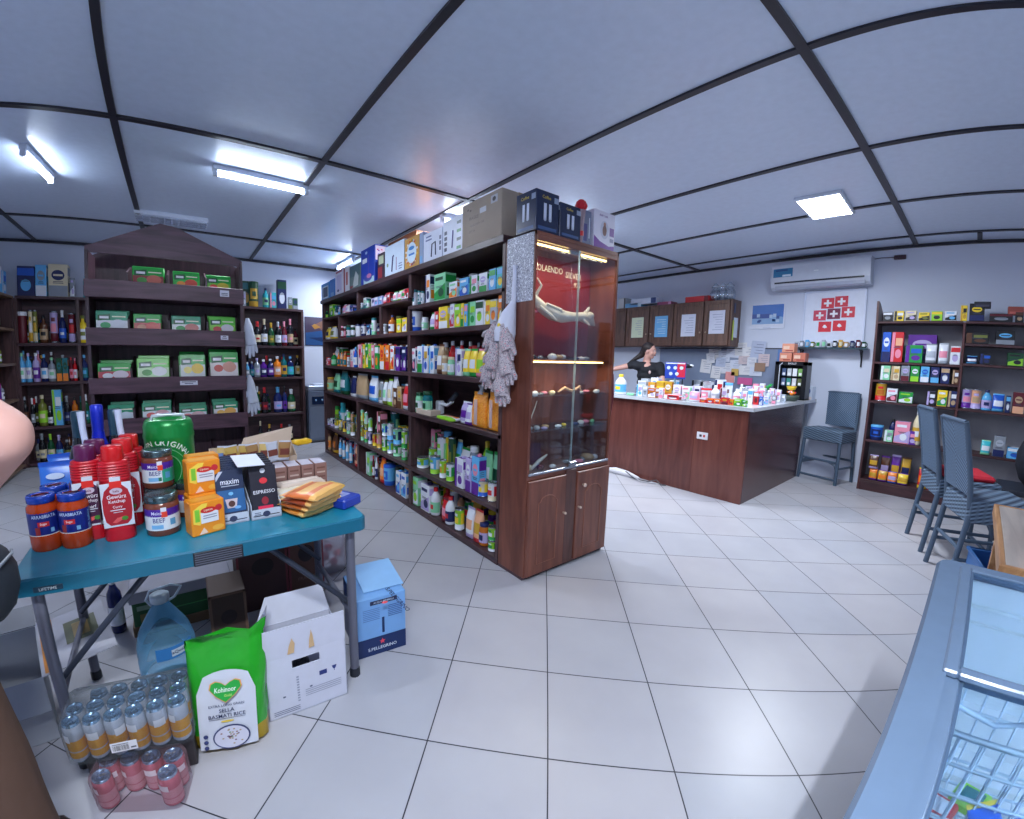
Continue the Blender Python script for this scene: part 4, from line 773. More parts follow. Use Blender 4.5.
PK = [(0, 131.5, 165, 267, G1, (150, 60, 60), (206, 110, 90), (70, 150, 60), 'green foil packets with a brown meat picture'), (0, 172.7, 200.6, 272, G1, (60, 190, 80), (220, 80, 60), (240, 150, 60), 'plain green packets with a small tomato picture'), (0, 206, 232, 276, G1, (110, 190, 60), (210, 190, 60), (230, 80, 60), 'green packets with a yellow corner'),
      (1, 94.7, 129, 311, G2, (226, 230, 236), (220, 226, 236), (30, 160, 90), 'mint and white striped sachets'), (1, 133, 162.5, 314.5, G1, (206, 70, 70), (226, 90, 80), (220, 150, 120), 'green packets with a red tomato soup picture'), (1, 171, 202, 316.5, G2, (224, 232, 226), (206, 120, 110), (40, 160, 70), 'green and white packets with herbs'), (1, 208, 236, 317, G3, (140, 210, 80), (226, 220, 226), (200, 60, 60), 'lime green packets with a pale figure'),
      (2, 97, 132.6, 363.5, G1, (200, 60, 80), (226, 210, 220), (230, 230, 236), 'green packets with a red and white lower band'), (2, 136, 170, 358.5, G3, (190, 226, 170), (240, 240, 240), (60, 150, 60), 'pale green leafy packets'), (2, 179, 206, 354.6, G1, (200, 206, 206), (240, 200, 60), (240, 220, 120), 'green packets with a yellow and grey picture'), (2, 210, 240, 352, G1, (226, 214, 214), (216, 150, 130), (200, 60, 50), 'tall green packets with a pizza coloured dish'),
      (3, 108, 136, 405, G2, (226, 230, 238), (206, 220, 230), (60, 170, 120), 'white packets with a sea-green top'), (3, 142, 173, 403, G2, (226, 230, 236), (226, 170, 180), (226, 90, 90), 'sea-green topped packets with a pink dish'), (3, 179, 208, 406, G2, (230, 230, 240), (216, 180, 186), (226, 120, 130), 'white packets standing with thin sea-green tops'), (3, 213, 239, 401.6, G2, (230, 226, 230), (236, 176, 80), (240, 190, 90), 'sea-green topped packets with an orange lower edge')]
rng = random.Random(11)
for (r_, a, b_, yt, g, wc, c1, c2, lk) in PK:
    zf = LIPS[r_][0] + .016; xa, xb = x_on(a, KY0 + .04, zf + .1), x_on(b_, KY0 + .04, zf + .1); w = xb - xa; h = z_at(yt, (xa + xb) / 2, KY0 + .05) - zf + .004
    rown = ('top', 'second', 'third', 'fourth')[r_]
    for i in range(3):
        packet((xa + xb) / 2 + rng.uniform(-.004, .004), KY0 + .03 + i * .055, zf + .001, w * .95, h + (0.012 * i if r_ != 2 else .02 * i) * (-1) ** i * .5, rng.uniform(-.03, .03), (g, wc, c1, c2),
               f'{lk.replace("packets", "packet", 1).replace("sachets", "sachet", 1)}, {("front", "middle", "rear")[i]} one on {rown} rack tray', 'soup packets in the gabled rack')
GLV = plain((206, 212, 228), .8, bump=.4, name='white_cotton')
def cotton_glove(px, yt, yb, label):
    x = KX1 + .03; z0 = z_at(yt, x, KY0 + .04); z1 = z_at(yb, x, KY0 + .04); h = z0 - z1; b = MB(); y = KY0 + .04
    b.tube([(x, y, z0), (x + .005, y, z0 - h * .2), (x + .012, y, z0 - h * .5), (x + .02, y, z0 - h * .66)], [.012, .03, .04, .042], GLV, 8)
    for dx, l in ((-.026, .26), (-.008, .34), (.012, .3), (.03, .2)): b.tube([(x + .018 + dx * .8, y, z0 - h * .6), (x + .02 + dx * 1.2, y, z0 - h * (.66 + l * .6)), (x + .02 + dx * 1.4, y, z0 - h * (.66 + l))], [.014, .013, .007], GLV, 7)
    b.tube([(x - .02, y, z0 - h * .4), (x - .045, y - .02, z0 - h * .6)], [.014, .008], GLV, 7)
    tag(b.build('cotton_glove'), label, 'glove', 'white cotton gloves hung on the soup rack')
cotton_glove(248, 318, 358, 'white cotton glove hanging beside the second tray of the soup rack'); cotton_glove(252, 375, 416, 'white cotton glove hanging lower, beside the fourth tray of the soup rack')

# ------------------------------------------------------------------ boxes stacked on top of the long shelving
TZ = 2.166; MC2 = plain
def top_box(px0, px1, yt, yf, colr, dep, draw, label, name='product_box', X=-.47, zb=TZ, grp='packaged appliances and boxes on top of the long shelving', base=None, yy=None):
    ya, yb = yy or (y_on(px0, X, zb), y_on(px1, X, zb)); w = abs(ya - yb) * .985; yc = (ya + yb) / 2; h = z_at(yt, X, yb if yf else yc) - zb
    b = MB(); b.bbox(-w / 2, w / 2, -dep / 2, dep / 2, 0, h, plain(colr, .4, name='printed_card'), .002); draw(b, w, dep, h); o = b.build(name, loc=(X + dep / 2, yc, zb), rz=RZ); tag(o, label, 'box', grp); return o
def P_(c): return plain(c, .4, name='print')
def dr_tablet(b, w, d, h): y = -d / 2 - .0006; b.rect(-w * .36, w * .38, h * .12, h * .82, y, P_((210, 226, 240))); b.rect(-w * .26, w * .3, h * .2, h * .75, y - .0006, P_((24, 44, 84))); b.rectx(-d * .4, d * .4, h * .1, h * .9, w / 2 + .0006, P_((60, 140, 210)))
top_box(321.5, 329.5, 283, 0, (46, 140, 214), .18, dr_tablet, 'bright blue box with a dark screen picture at the far end of the shelf top')
def dr_plainb(b, w, d, h): b.rect(-w * .3, w * .3, h * .1, h * .3, -d / 2 - .0006, P_((120, 170, 220)))
top_box(330, 334.8, 279, 0, (40, 120, 206), .16, dr_plainb, 'narrow blue box next to the bright blue screen box on the shelf top')
def dr_lil(b, w, d, h): y = -d / 2 - .0006; b.rect(-w * .3, w * .34, h * .18, h * .8, y, P_((206, 196, 230))); b.ell(-w * .1, h * .2, w * .12, h * .05, y - .0006, P_((40, 44, 110))); b.rect(-w * .4, w * .4, h * .88, h * .95, y, P_((180, 90, 120)))
top_box(335.3, 343, 269.5, 0, (226, 224, 240), .2, dr_lil, 'white and lilac box with a faint printed figure on the shelf top')
def dr_rw(b, w, d, h): y = -d / 2 - .0006; b.rect(-w * .45, -w * .2, .01, h * .97, y, P_((160, 50, 60))); b.rect(0, w * .3, h * .3, h * .8, y, P_((190, 90, 90)))
top_box(343.5, 349, 267, 0, (230, 226, 236), .18, dr_rw, 'white box with a dark red stripe on the shelf top')
def dr_teal(b, w, d, h): y = -d / 2 - .0006; b.rect(-w * .45, w * .45, h * .55, h * .97, y, P_((74, 104, 112))); b.poly([(-w * .2, h * .1), (w * .3, h * .15), (w * .34, h * .5), (w * .1, h * .74), (-w * .05, h * .5)], y - .0006, P_((200, 206, 206))); b.rect(-w * .45, -w * .1, h * .1, h * .2, y - .0006, P_((150, 60, 60)))
top_box(349.5, 360.5, 264.5, 0, (104, 126, 124), .2, dr_teal, 'grey-green box with a pale appliance photo, left of the big blue box')
def dr_big(b, w, d, h):
    y = -d / 2 - .0006; b.rect(-w * .3, w * .44, h * .02, h * .2, y, P_((190, 220, 226))); b.ell(w * .02, h * .2, w * .3, h * .1, y - .0006, P_((70, 80, 170))); b.ell(w * .1, h * .24, w * .16, h * .06, y - .0012, P_((200, 120, 170)))
    b.rect(-w * .38, -w * .05, h * .62, h * .74, y, P_((226, 232, 240))); b.rect(w * .02, w * .1, h * .3, h * .8, y, P_((80, 70, 170))); b.ell(-w * .1, h * .88, w * .08, h * .04, y, P_((180, 200, 230)))
    x = w / 2 + .0006; b.rectx(-d * .48, d * .48, h * .6, h * .97, x, P_((226, 206, 226))); rg = random.Random(2)
    for i in range(46): yy = rg.uniform(-d * .46, d * .44); z = rg.uniform(h * .62, h * .94); b.rectx(yy, yy + d * .05, z, z + h * .03, x + .0006, P_(rg.choice([(206, 60, 110), (70, 60, 190), (120, 60, 170), (230, 90, 120)])))
    b.rectx(-d * .3, d * .2, h * .45, h * .52, x, P_((120, 150, 230)))
top_box(361, 375, 243.5, 1, (28, 60, 176), .36, dr_big, 'big blue toy box with a pink and purple patterned side panel')
def dr_dk(b, w, d, h): y = -d / 2 - .0006; b.rect(-w * .4, w * .2, h * .1, h * .5, y, P_((150, 50, 60))); b.rect(-w * .3, w * .4, h * .6, h * .9, y, P_((190, 200, 170)))
top_box(377.5, 384.2, 253, 0, (64, 44, 62), .16, dr_dk, 'narrow dark maroon box between the blue toy box and the white boxes')
def dr_wh(b, w, d, h): y = -d / 2 - .0006; b.tube([(-w * .1, y - .002, h * .15), (-w * .05, y - .002, h * .6), (w * .0, y - .002, h * .62)], .008, P_((90, 80, 130)), 5); b.rect(w * .1, w * .14, h * .15, h * .55, y, P_((150, 110, 150))); b.ell(-w * .35, h * .4, w * .05, h * .06, y, P_((130, 150, 120))); bars(b, w * .2, w * .45, h * .3, y, 3, P_((120, 130, 170)), .01)
top_box(384.8, 404, 238, 1, (206, 222, 242), .2, dr_wh, 'white appliance box with a thin kettle picture on the shelf top')
def dr_ring(b, w, d, h):
    y = -d / 2 - .0006; b.ell(0, h * .52, w * .46, h * .44, y, P_((206, 150, 60)), 24); b.ell(0, h * .52, w * .33, h * .32, y - .0006, P_((206, 224, 242)), 24); b.rect(-w * .2, w * .2, h * .44, h * .5, y - .0012, P_((40, 110, 190))); b.ell(0, h * .66, w * .2, h * .06, y - .0012, P_((60, 130, 200))); rg = random.Random(3)
    for i in range(22): a = rg.uniform(0, 6.28); b.ell(w * .39 * math.cos(a), h * .52 + h * .37 * math.sin(a), w * .05, h * .04, y - .0009, P_(rg.choice([(200, 60, 50), (230, 190, 70), (90, 60, 120), (226, 226, 236)])), 8)
top_box(404.5, 419, 233, 1, (196, 150, 80), .2, dr_ring, 'orange box with a fruit ring around a white plate picture')
top_box(419.3, 423, 232, 0, (150, 164, 196), .2, dr_plainb, 'thin grey-blue box beside the fruit ring box')
def dr_h(b, w, d, h):
    y = -d / 2 - .0006; b.tube([(-w * .05, y - .001, h * .18), (-w * .02, y - .001, h * .58), (w * .16, y - .001, h * .62), (w * .18, y - .001, h * .2)], .006, P_((60, 64, 96)), 5); bars(b, -w * .42, w * .0, h * .84, y, 2, P_((100, 110, 160)), .012)
    for i in range(3): b.rect(w * .36, w * .45, h * (.3 + .17 * i), h * (.42 + .17 * i), y, P_((80, 86, 120)))
top_box(423.3, 442, 226, 1, (216, 222, 242), .24, dr_h, 'white box with a drawn curved handle, left of the taller white box')
def dr_i(b, w, d, h):
    y = -d / 2 - .0006
    for i in range(4): b.rect(-w * .42, -w * .28, h * (.16 + .15 * i), h * (.26 + .15 * i), y, P_((50, 60, 100))); b.rect(w * .2, w * .4, h * (.12 + .22 * i) if i < 4 else 0, h * (.2 + .22 * i), y, P_((70, 84, 90) if i % 2 else (90, 150, 110)))
    b.tube([(-w * .02, y - .001, h * .2), (w * .02, y - .001, h * .66)], .006, P_((140, 130, 180)), 5)
top_box(442.5, 463, 212.5, 1, (222, 228, 246), .26, dr_i, 'tall white box with rows of small icons beside the cardboard box')
t_ = top_box(388, 416, 229, 1, (176, 104, 58), .16, lambda b, w, d, h: b.rect(-w * .4, w * .4, h * .8, h * .86, -d / 2 - .0006, P_((200, 100, 40))), 'plain orange box standing behind the white appliance box', X=-.12)
CB = plain((178, 162, 146), .75, bump=.1, name='cardboard')
b = MB(); w, d, h = .445, .34, .315; b.bbox(-w / 2, w / 2, -d / 2, d / 2, 0, h, CB, .004); y = -d / 2 - .0008
for s_, x_, z_, hh in (('FRAGILE', -.08, .2, .022), ('HANDLE WITH CARE', -.04, .15, .016), ('QTY 24', -.1, .11, .018)): b.text(s_, x_, z_, y, hh, P_((120, 104, 96)), .16)
b.rect(-.01, .06, .21, .245, y, P_((206, 206, 214))); b.rect(.11, .18, .24, .29, y, P_((200, 200, 206))); b.ell(.145, .265, .018, .015, y - .0008, P_((70, 64, 64)))
for x_, z_ in ((-.16, .26), (-.13, .25)): b.rect(x_, x_ + .02, z_, z_ + .012, y, P_((110, 96, 90)))
b.box(-w / 2, w / 2, -.03, .03, h, h + .001, plain((150, 128, 104), .3, name='tape')); b.box(w / 2, w / 2 + .001, -.03, .03, h * .6, h, plain((150, 128, 104), .3, name='tape'))
tag(b.build('cardboard_box', loc=(-.48 + d / 2, .265, TZ), rz=RZ), 'large worn brown cardboard box on the near end of the long shelving', 'box')
def navy_box(x, y, z, rz, w, d, h, label):
    b = MB(); N = plain((20, 34, 70), .3, name='navy_card'); b.bbox(-w / 2, w / 2, -d / 2, d / 2, 0, h, N, .003); W = P_((206, 214, 236))
    for M_ in (Matrix(), Matrix.Rotation(-PI / 2, 4, 'Z')):
        ww, dd = (w, d) if M_ == Matrix() else (d, w); y_ = -dd / 2 - .0008
        for s in (-1, 1): b.rect(s * ww * .11 - ww * .06, s * ww * .11 + ww * .06, h * .3, h * .7, y_, W, M=M_); b.ell(s * ww * .11, h * .3, ww * .06, h * .03, y_, W, M=M_)
        b.rect(-ww * .4, ww * .4, h * .05, h * .13, y_, P_((50, 80, 130)), M=M_)
        b.text('Coffee', -ww * .05, h * .85, y_, h * .08, P_((206, 180, 60)), ww * .5, M=M_); b.rect(ww * .28, ww * .48, h * .76, h * .9, y_ - .0004, P_((150, 164, 190)), M=M_)
    for M_ in (Matrix.Rotation(PI / 2, 4, 'Z'),): b.rect(-d * .4, d * .4, h * .1, h * .25, -w / 2 - .0008, P_((60, 110, 190)), M=M_)
    tag(b.build('glassware_box', loc=(x, y, z), rz=rz), label, 'box', 'navy glassware boxes on the display cabinet')
navy_box(-.395, -.195, 2.141, 0, .19, .17, .235, 'navy box with two pale glass outlines on the corner of the display cabinet'); navy_box(-.195, -.195, 2.141, 0, .19, .17, .205, 'navy box with two pale glass outlines, second from the cabinet corner')
t = thing('wrapped_rose', 'red artificial rose wrapped in clear film standing on the display cabinet', 'flower', (-.085, -.265, 2.141))
RR = plain((206, 26, 46), .6, bump=.4, name='red_petals'); b = MB(); b.ball((0, 0, .235), (.038, .034, .034), RR); 
for i in range(6): a = i * 1.05; b.ball((.024 * math.cos(a), .02 * math.sin(a), .225), (.02, .02, .024), RR, 8)
b.build('bloom', t); MB().tube([(0, 0, 0), (.004, 0, .21)], .004, pc('darkgreen'), 6).build('stem', t)
b = MB(); b.lathe([(.014, 0), (.018, .08), (.03, .2)], clear((230, 200, 214), .35, .2), 9); b.arc(.022, -1, 1, .04, .07, pc('red')); b.build('wrapping', t)
def gb_box(x, y, w, d, h, col, draw, label):
    b = MB(); b.bbox(-w / 2, w / 2, -d / 2, d / 2, 0, h, plain(col, .4, name='printed_card'), .003); draw(b, w, d, h); tag(b.build('product_box', loc=(x, y, 2.141)), label, 'box')
gb_box(-.02, -.2, .085, .13, .215, (104, 112, 140), lambda b, w, d, h: (b.rect(-w * .4, 0, h * .1, h * .6, -d / 2 - .0006, P_((60, 56, 120))), b.rect(w * .2, w * .3, h * .2, h * .8, -d / 2 - .0006, P_((206, 210, 226)))), 'narrow grey and violet box between the rose and the baby product box')
def baby(b, w, d, h):
    y = -d / 2 - .0006; b.poly([(-w * .48, h * .02), (w * .48, h * .02), (w * .48, h * .16), (w * .2, h * .12), (-w * .2, h * .2), (-w * .48, h * .32)], y, P_((110, 30, 150))); b.ell(0, h * .52, w * .2, h * .24, y, P_((196, 196, 216))); b.ell(0, h * .5, w * .1, h * .14, y - .0006, P_((120, 80, 76))); b.ell(.0, h * .66, w * .06, h * .06, y - .0006, P_((170, 120, 104)))
    b.rect(w * .24, w * .46, h * .4, h * .62, y, P_((130, 90, 160))); b.text('BABY CARE', -w * .05, h * .88, y, h * .05, P_((110, 50, 140)), w * .6); b.rect(w * .26, w * .44, h * .24, h * .34, y, P_((150, 150, 180)))
gb_box(.165, -.2, .225, .12, .25, (222, 218, 234), baby, 'white and purple baby product box on the right end of the display cabinet')
t = thing('twig_bunch', 'small bunch of bare twigs sticking up behind the baby product box', 'twigs', (.27, -.1, 2.141))
for i in range(4): MB().tube([(0, 0, 0), (.01 * (i - 1.5), .005 * i, .2), (.02 * (i - 1.5), .01, .27)], .004, plain((120, 110, 104), .7, name='twig'), 5).build('twig', t)
# ------------------------------------------------------------------ folding table with goods
TX0, TX1, TY0, TY1, TZ0 = -2.725, -1.60, -.52, .10, .75
tt = thing('folding_table', 'teal plastic folding table with grey metal legs, loaded with jars, sauces and packets', 'table', (0, 0, 0))
TEAL = plain((30, 138, 168), .3, bump=.05, name='teal_plastic'); TD = plain((18, 100, 128), .35, name='teal_plastic_rim'); LG = plain((104, 106, 122), .35, .3, name='grey_metal'); DK = plain((30, 34, 44), .5, name='dark_plastic')
def rrect(x0, x1, y0, y1, r, n=6):
    P = []
    for cx, cy, a0 in ((x1 - r, y1 - r, 0), (x0 + r, y1 - r, 90), (x0 + r, y0 + r, 180), (x1 - r, y0 + r, 270)):
        for i in range(n + 1): a = math.radians(a0 + 90 * i / n); P.append((cx + r * math.cos(a), cy + r * math.sin(a)))
    return P
def slab(b, P, z0, z1, m, mtop=None, ch=.006):
    n = len(P); cx = sum(p[0] for p in P) / n; cy = sum(p[1] for p in P) / n
    def ins(k): return [(cx + (x - cx) * (1 - k / max(.05, abs(x - cx) + 1e-6)) if abs(x - cx) > k else x, cy + (y - cy) * (1 - k / max(.05, abs(y - cy) + 1e-6)) if abs(y - cy) > k else y) for x, y in P]
    Q = ins(ch); vs = [(x, y, z0) for x, y in P] + [(x, y, z1 - ch) for x, y in P] + [(x, y, z1) for x, y in Q]
    fs = [tuple(range(n))[::-1], tuple(range(2 * n, 3 * n))]; ms = [m, mtop or m]
    for k in (0, 1):
        for i in range(n): fs.append((k * n + i, k * n + (i + 1) % n, (k + 1) * n + (i + 1) % n, (k + 1) * n + i)); ms.append(m)
    b.add(vs, fs, ms)
b = MB(); slab(b, rrect(TX0, TX1, TY0, TY1, .035), .695, .75, TD, TEAL); b.build('tabletop', tt)
b = MB()
xa, xb = x_on(193, TY0, .73), x_on(243, TY0, .73); b.bbox(xa, xb, TY0 - .004, TY0 + .004, .693, .742, DK, .003)
for i in range(5): b.box(xa + .005, xb - .005, TY0 - .006, TY0 - .003, .70 + i * .008, .703 + i * .008, LG)
b.build('carry_handle', tt)
xa = x_on(48, TY0, .715); b = MB(); b.bbox(xa - .04, xa + .04, TY0 - .003, TY0 + .001, .706, .722, plain((30, 60, 80), .4), .001); b.text('LIFETIME', xa, .714, TY0 - .0035, .009, P_((190, 200, 206)), .07); b.build('name_plate', tt)
for x in (-2.665, -1.655):
    for y in (-.462, .06): MB().tube([(x, y, .695), (x + (.0 if x < -2 else -.0), y, .02)], .019, LG, 10).build('leg', tt); MB().lathe([(.023, 0), (.023, .03), (.02, .04)], DK, 10, (x, y, 0)).build('foot_cap', tt)
    MB().tube([(x, -.462, .30), (x, .06, .30)], .012, LG, 8).build('cross_bar', tt); MB().tube([(x, -.462, .66), (x, .06, .66)], .012, LG, 8).build('cross_bar', tt)
    s = 1 if x < -2 else -1
    for y in (-.43, .03): MB().tube([(x, y, .34), (x + s * .33, y, .69)], .011, plain((60, 66, 82), .35, .3, name='brace_metal'), 8).build('brace', tt)
TBZ = TZ0 + .0005
def T_(px, py, z=TBZ): p = onz(px, py, z); return float(p[0]), float(p[1])
def reg(o, label, cat, grp=None): return tag(o, label, cat, grp)
# sauce jars with blue lids
def sauce_jar(x, y, rz, label):
    t = thing('sauce_jar', label, 'jar', (x, y, TBZ), rz, 'blue-lidded tomato sauce jars'); r = .048
    GLS = plain((176, 62, 24), .08, name='red_sauce_in_glass'); b = MB(); b.lathe([(r * .9, 0), (r, .008), (r, .055), (r * .97, .06), (r * .97, .13), (r, .136), (r * .96, .15), (r * .8, .162), (r * .8, .168)], GLS, 24); b.build('jar_body', t)
    b = MB(); N = plain((20, 34, 120), .35, name='blue_label'); b.arc(r * .985, -2.6, 2.6, .045, .135, N, n=26); b.arc(r * .99, -2.6, 2.6, .045, .058, plain((190, 30, 36), .35), n=26); b.arc(r * .993, -2.6, 2.6, .056, .059, P_((226, 216, 206)), n=26)
    b.text('ARRABBIATA', 0, .122, 0, .011, P_((190, 206, 236)), .075, bend=r * 1.0); b.arc(r * .995, -.42, .3, .088, .104, P_((206, 40, 44)), n=6); b.text('Sugo', -.003, .096, 0, .01, P_((240, 226, 226)), .03, bend=r * 1.0)
    b.arc(r * .995, -.62, -.3, .06, .086, P_((150, 34, 40)), n=4); b.arc(r * .995, .35, .6, .066, .08, P_((120, 170, 210)), n=4); b.text('100% Italiano', .062, .09, 0, .012, P_((130, 180, 226)), .07, bend=r * 1.0, tilt=PI / 2); b.build('label', t)
    b = MB(); L = plain((24, 60, 160), .25, .2, name='blue_lid'); b.lathe([(r * .86, .163), (r * .9, .165), (r * .9, .183), (r * .86, .187), (r * .6, .187), (r * .58, .186), (0, .186)], L, 24)
    b.M = Matrix.Translation((0, 0, .1875)) @ Matrix.Rotation(.3, 4, 'Z'); b.rectz(-.022, .022, -.009, .009, 0, P_((206, 60, 50))); b.ell(0, 0, .026, .012, 0, P_((220, 60, 60)), 14, M=Matrix.Rotation(-PI / 2, 4, 'X')); b.M = Matrix(); b.build('lid', t)
    return t
x, y = T_(45, 552); sauce_jar(x + .0, y + .045, .25, 'sauce jar with blue lid at the front left corner of the table')
x2, y2 = T_(76, 548.5); sauce_jar(x2, y2 + .045, -.1, 'sauce jar with blue lid in front, next to the dark-labelled ketchup'); 
sauce_jar(x + .015, y + .16, .3, 'sauce jar with blue lid behind the corner jar, mostly hidden'); sauce_jar(x2 + .01, y2 + .16, 0, 'sauce jar with blue lid behind the second front jar, mostly hidden')
# ketchup bottles
def ketchup(x, y, rz, curry, label, z=TBZ):
    t = thing('ketchup_bottle', label, 'bottle', (x, y, z), rz, 'spiced ketchup bottles on the table'); R = plain((196, 24, 40), .3, name='red_bottle_plastic'); a, c = .048, .035
    def loop(k, kk=1): return [(a * k * math.copysign(abs(math.cos(q)) ** .8, math.cos(q)), c * k * kk * math.copysign(abs(math.sin(q)) ** .8, math.sin(q))) for q in [2 * PI * i / 24 for i in range(24)]]
    prof = [(0, .94), (.006, 1.0)]; zz = .01
    for i in range(4): prof += [(zz, 1.02), (zz + .006, .99)]; zz += .0085
    prof += [(.05, .97), (.11, 1.0), (.17, 1.0), (.2, .97)]; zz = .202
    for i in range(6): prof += [(zz, 1.02), (zz + .005, 1.02), (zz + .0065, .93), (zz + .008, .93)]; zz += .0085
    prof += [(.256, .97), (.262, .92), (.264, .5)]
    def body(prof, m, nm_):
        b = MB(); vs = []; fs = []; n = 24
        for z_, k in prof: vs += [(px_, py_, z_) for px_, py_ in loop(k)]
        for q in range(len(prof) - 1):
            for i in range(n): fs.append((q * n + i, q * n + (i + 1) % n, (q + 1) * n + (i + 1) % n, (q + 1) * n + i))
        b.add(vs, fs, m, True); b.add(vs[:n], [tuple(range(n))[::-1]], m); b.add(vs[-n:], [tuple(range(n))], m); return b.build(nm_, t)
    body(prof, R, 'bottle_body'); CC = plain((206, 24, 30) if curry else (92, 26, 76), .3, name='bottle_cap')
    b = MB(); b.lathe([(.032, .262), (.034, .266), (.033, .305), (.030, .31), (0, .311)], CC, 22); b.build('cap', t)
    b = MB(); W = P_((214, 218, 230)); yy = -c * 1.035; D = P_((176, 30, 44) if curry else (70, 24, 62))
    b.poly([(-.046, .05), (.046, .05), (.046, .195), (-.046, .195)], yy, W); b.poly([(-.038, .07), (-.025, .056), (.025, .056), (.038, .07), (.043, .1), (.043, .14), (.035, .17), (.018, .187), (-.018, .187), (-.035, .17), (-.043, .14), (-.043, .1)], yy - .0007, D)
    b.rect(-.018, .018, .178, .2, yy - .0014, P_((230, 44, 36))); b.rect(-.016, .016, .2, .214, yy - .0012, W); b.ell(0, .168, .019, .0105, yy - .002, P_((206, 190, 206)), 16); b.text('hela', 0, .168, yy - .0026, .008, P_((120, 40, 70)), .02)
    for s_, z_, h_ in (('Gewürz', .15, .013), ('Ketchup', .133, .014), ('Curry' if curry else 'Scharf', .115, .011)): b.text(s_, 0, z_, yy - .002, h_, P_((240, 232, 240)), .066)
    b.rect(-.022, .022, .104, .107, yy - .002, W); b.rect(-.014, .014, .097, .099, yy - .002, W); b.poly([(-.02, .066), (-.008, .062), (.008, .07), (.014, .082), (-.004, .08)], yy - .002, P_((226, 90, 90))); b.ell(.018, .076, .01, .007, yy - .0024, P_((70, 140, 50)), 10)
    o = b.build('front_label', t); t.scale = (1, 1, 1.08)
    for sg in (-1, 1): MB().rectx(-.03, .022, .05, .195, sg * (.0535), W).build('side_label', t)
    return t
xk, yk = T_(122, 541); ketchup(xk - .005, yk + .04, .12, True, 'red-capped ketchup bottle at the front, next to the sausage jars')
xk2, yk2 = T_(94, 540); ketchup(xk2 - .002, yk2 + .035, .12, False, 'purple-capped ketchup bottle with dark oval label, front row')
for i, (dx, dy) in enumerate(((.012, .13), (.024, .22))): ketchup(xk + dx, yk + .04 + dy, .1, True, ('red-capped ketchup bottle directly behind the front curry one', 'red-capped ketchup bottle rearmost of its column')[i])
ketchup(xk2 + .012, yk2 + .14, .1, False, 'purple-capped ketchup bottle behind the front purple-capped one')
# blue pouches
for i, (px, py) in enumerate(((72, 528), (76, 519))):
    x, y = T_(px, py); b = MB(); BL = plain((44, 110, 206), .3, name='blue_film'); w, h = .19, .25
    pillow(b, w, .07, h, BL, plain((32, 84, 186), .3), BL, rnd=.002, rng=random.Random(i)); e = -.0365
    b.ell(.045, .105, .05, .032, e, P_((220, 200, 70)), 20); b.ell(.045, .105, .043, .024, e - .0007, P_((206, 70, 90)), 20); b.text('FARMA', .045, .105, e - .0014, .014, P_((236, 236, 240)), .07)
    b.ell(-.04, .2, .03, .012, e + .006, P_((206, 222, 246))); b.ell(.03, .19, .02, .008, e + .005, P_((206, 222, 246)))
    o = b.build('blue_pouch', loc=(x, y + .06 + .05 * i, TBZ), rz=.1); reg(o, ('bright blue pouch with a yellow oval badge behind the blue-lidded jars', 'bright blue pouch standing behind the badge pouch, mostly hidden')[i], 'pouch', 'blue pouches on the table')
# sparkling wine bottles in their wrappers
def cork_bottle(px, yt, y, r, c, sash, label):
    x = x_on(px, y, .9); h = z_at(yt, x, y) - TZ0; b = MB(); t = thing('sparkling_wine_bottle', label, 'bottle', (x, y, TBZ), 0, 'sparkling wine bottles at the back of the table')
    G = plain(c, .15, name='dark_bottle_glass'); b.lathe([(r * .9, 0), (r, .01), (r, h * .5), (r * .86, h * .6), (r * .55, h * .7), (r * .42, h * .8)], G, 18); b.build('bottle_body', t)
    b = MB(); F = plain(sash[1], .3, .2, name='foil'); b.lathe([(r * .5, h * .66), (r * .46, h * .8), (r * .5, h * .9), (r * .5, h * .985), (r * .4, h)], F, 14); b.build('foil_capsule', t)
    if sash[0]: b = MB(); b.tube([(r * .35, -r * .5, h * 1.0), (r * .42, -r * .62, h * .85), (r * .6, -r * .8, h * .68), (r * .9, -r * .85, h * .56)], [r * .3, r * .26, r * .26, r * .3], plain((206, 214, 240), .5, name='white_paper_sash'), 8); b.build('paper_sash', t)
cork_bottle(84, 411, .0, .045, (20, 26, 36), (1, (26, 58, 78)), 'dark sparkling wine bottle with a white sash, left of the blue one')
cork_bottle(120, 409, .0, .045, (24, 24, 32), (1, (36, 70, 90)), 'dark sparkling wine bottle with a white sash, right of the blue one')
cork_bottle(103, 404.5, .03, .045, (24, 40, 190), (0, (30, 50, 200)), 'bright blue foil-wrapped bottle standing behind the ketchup bottles')
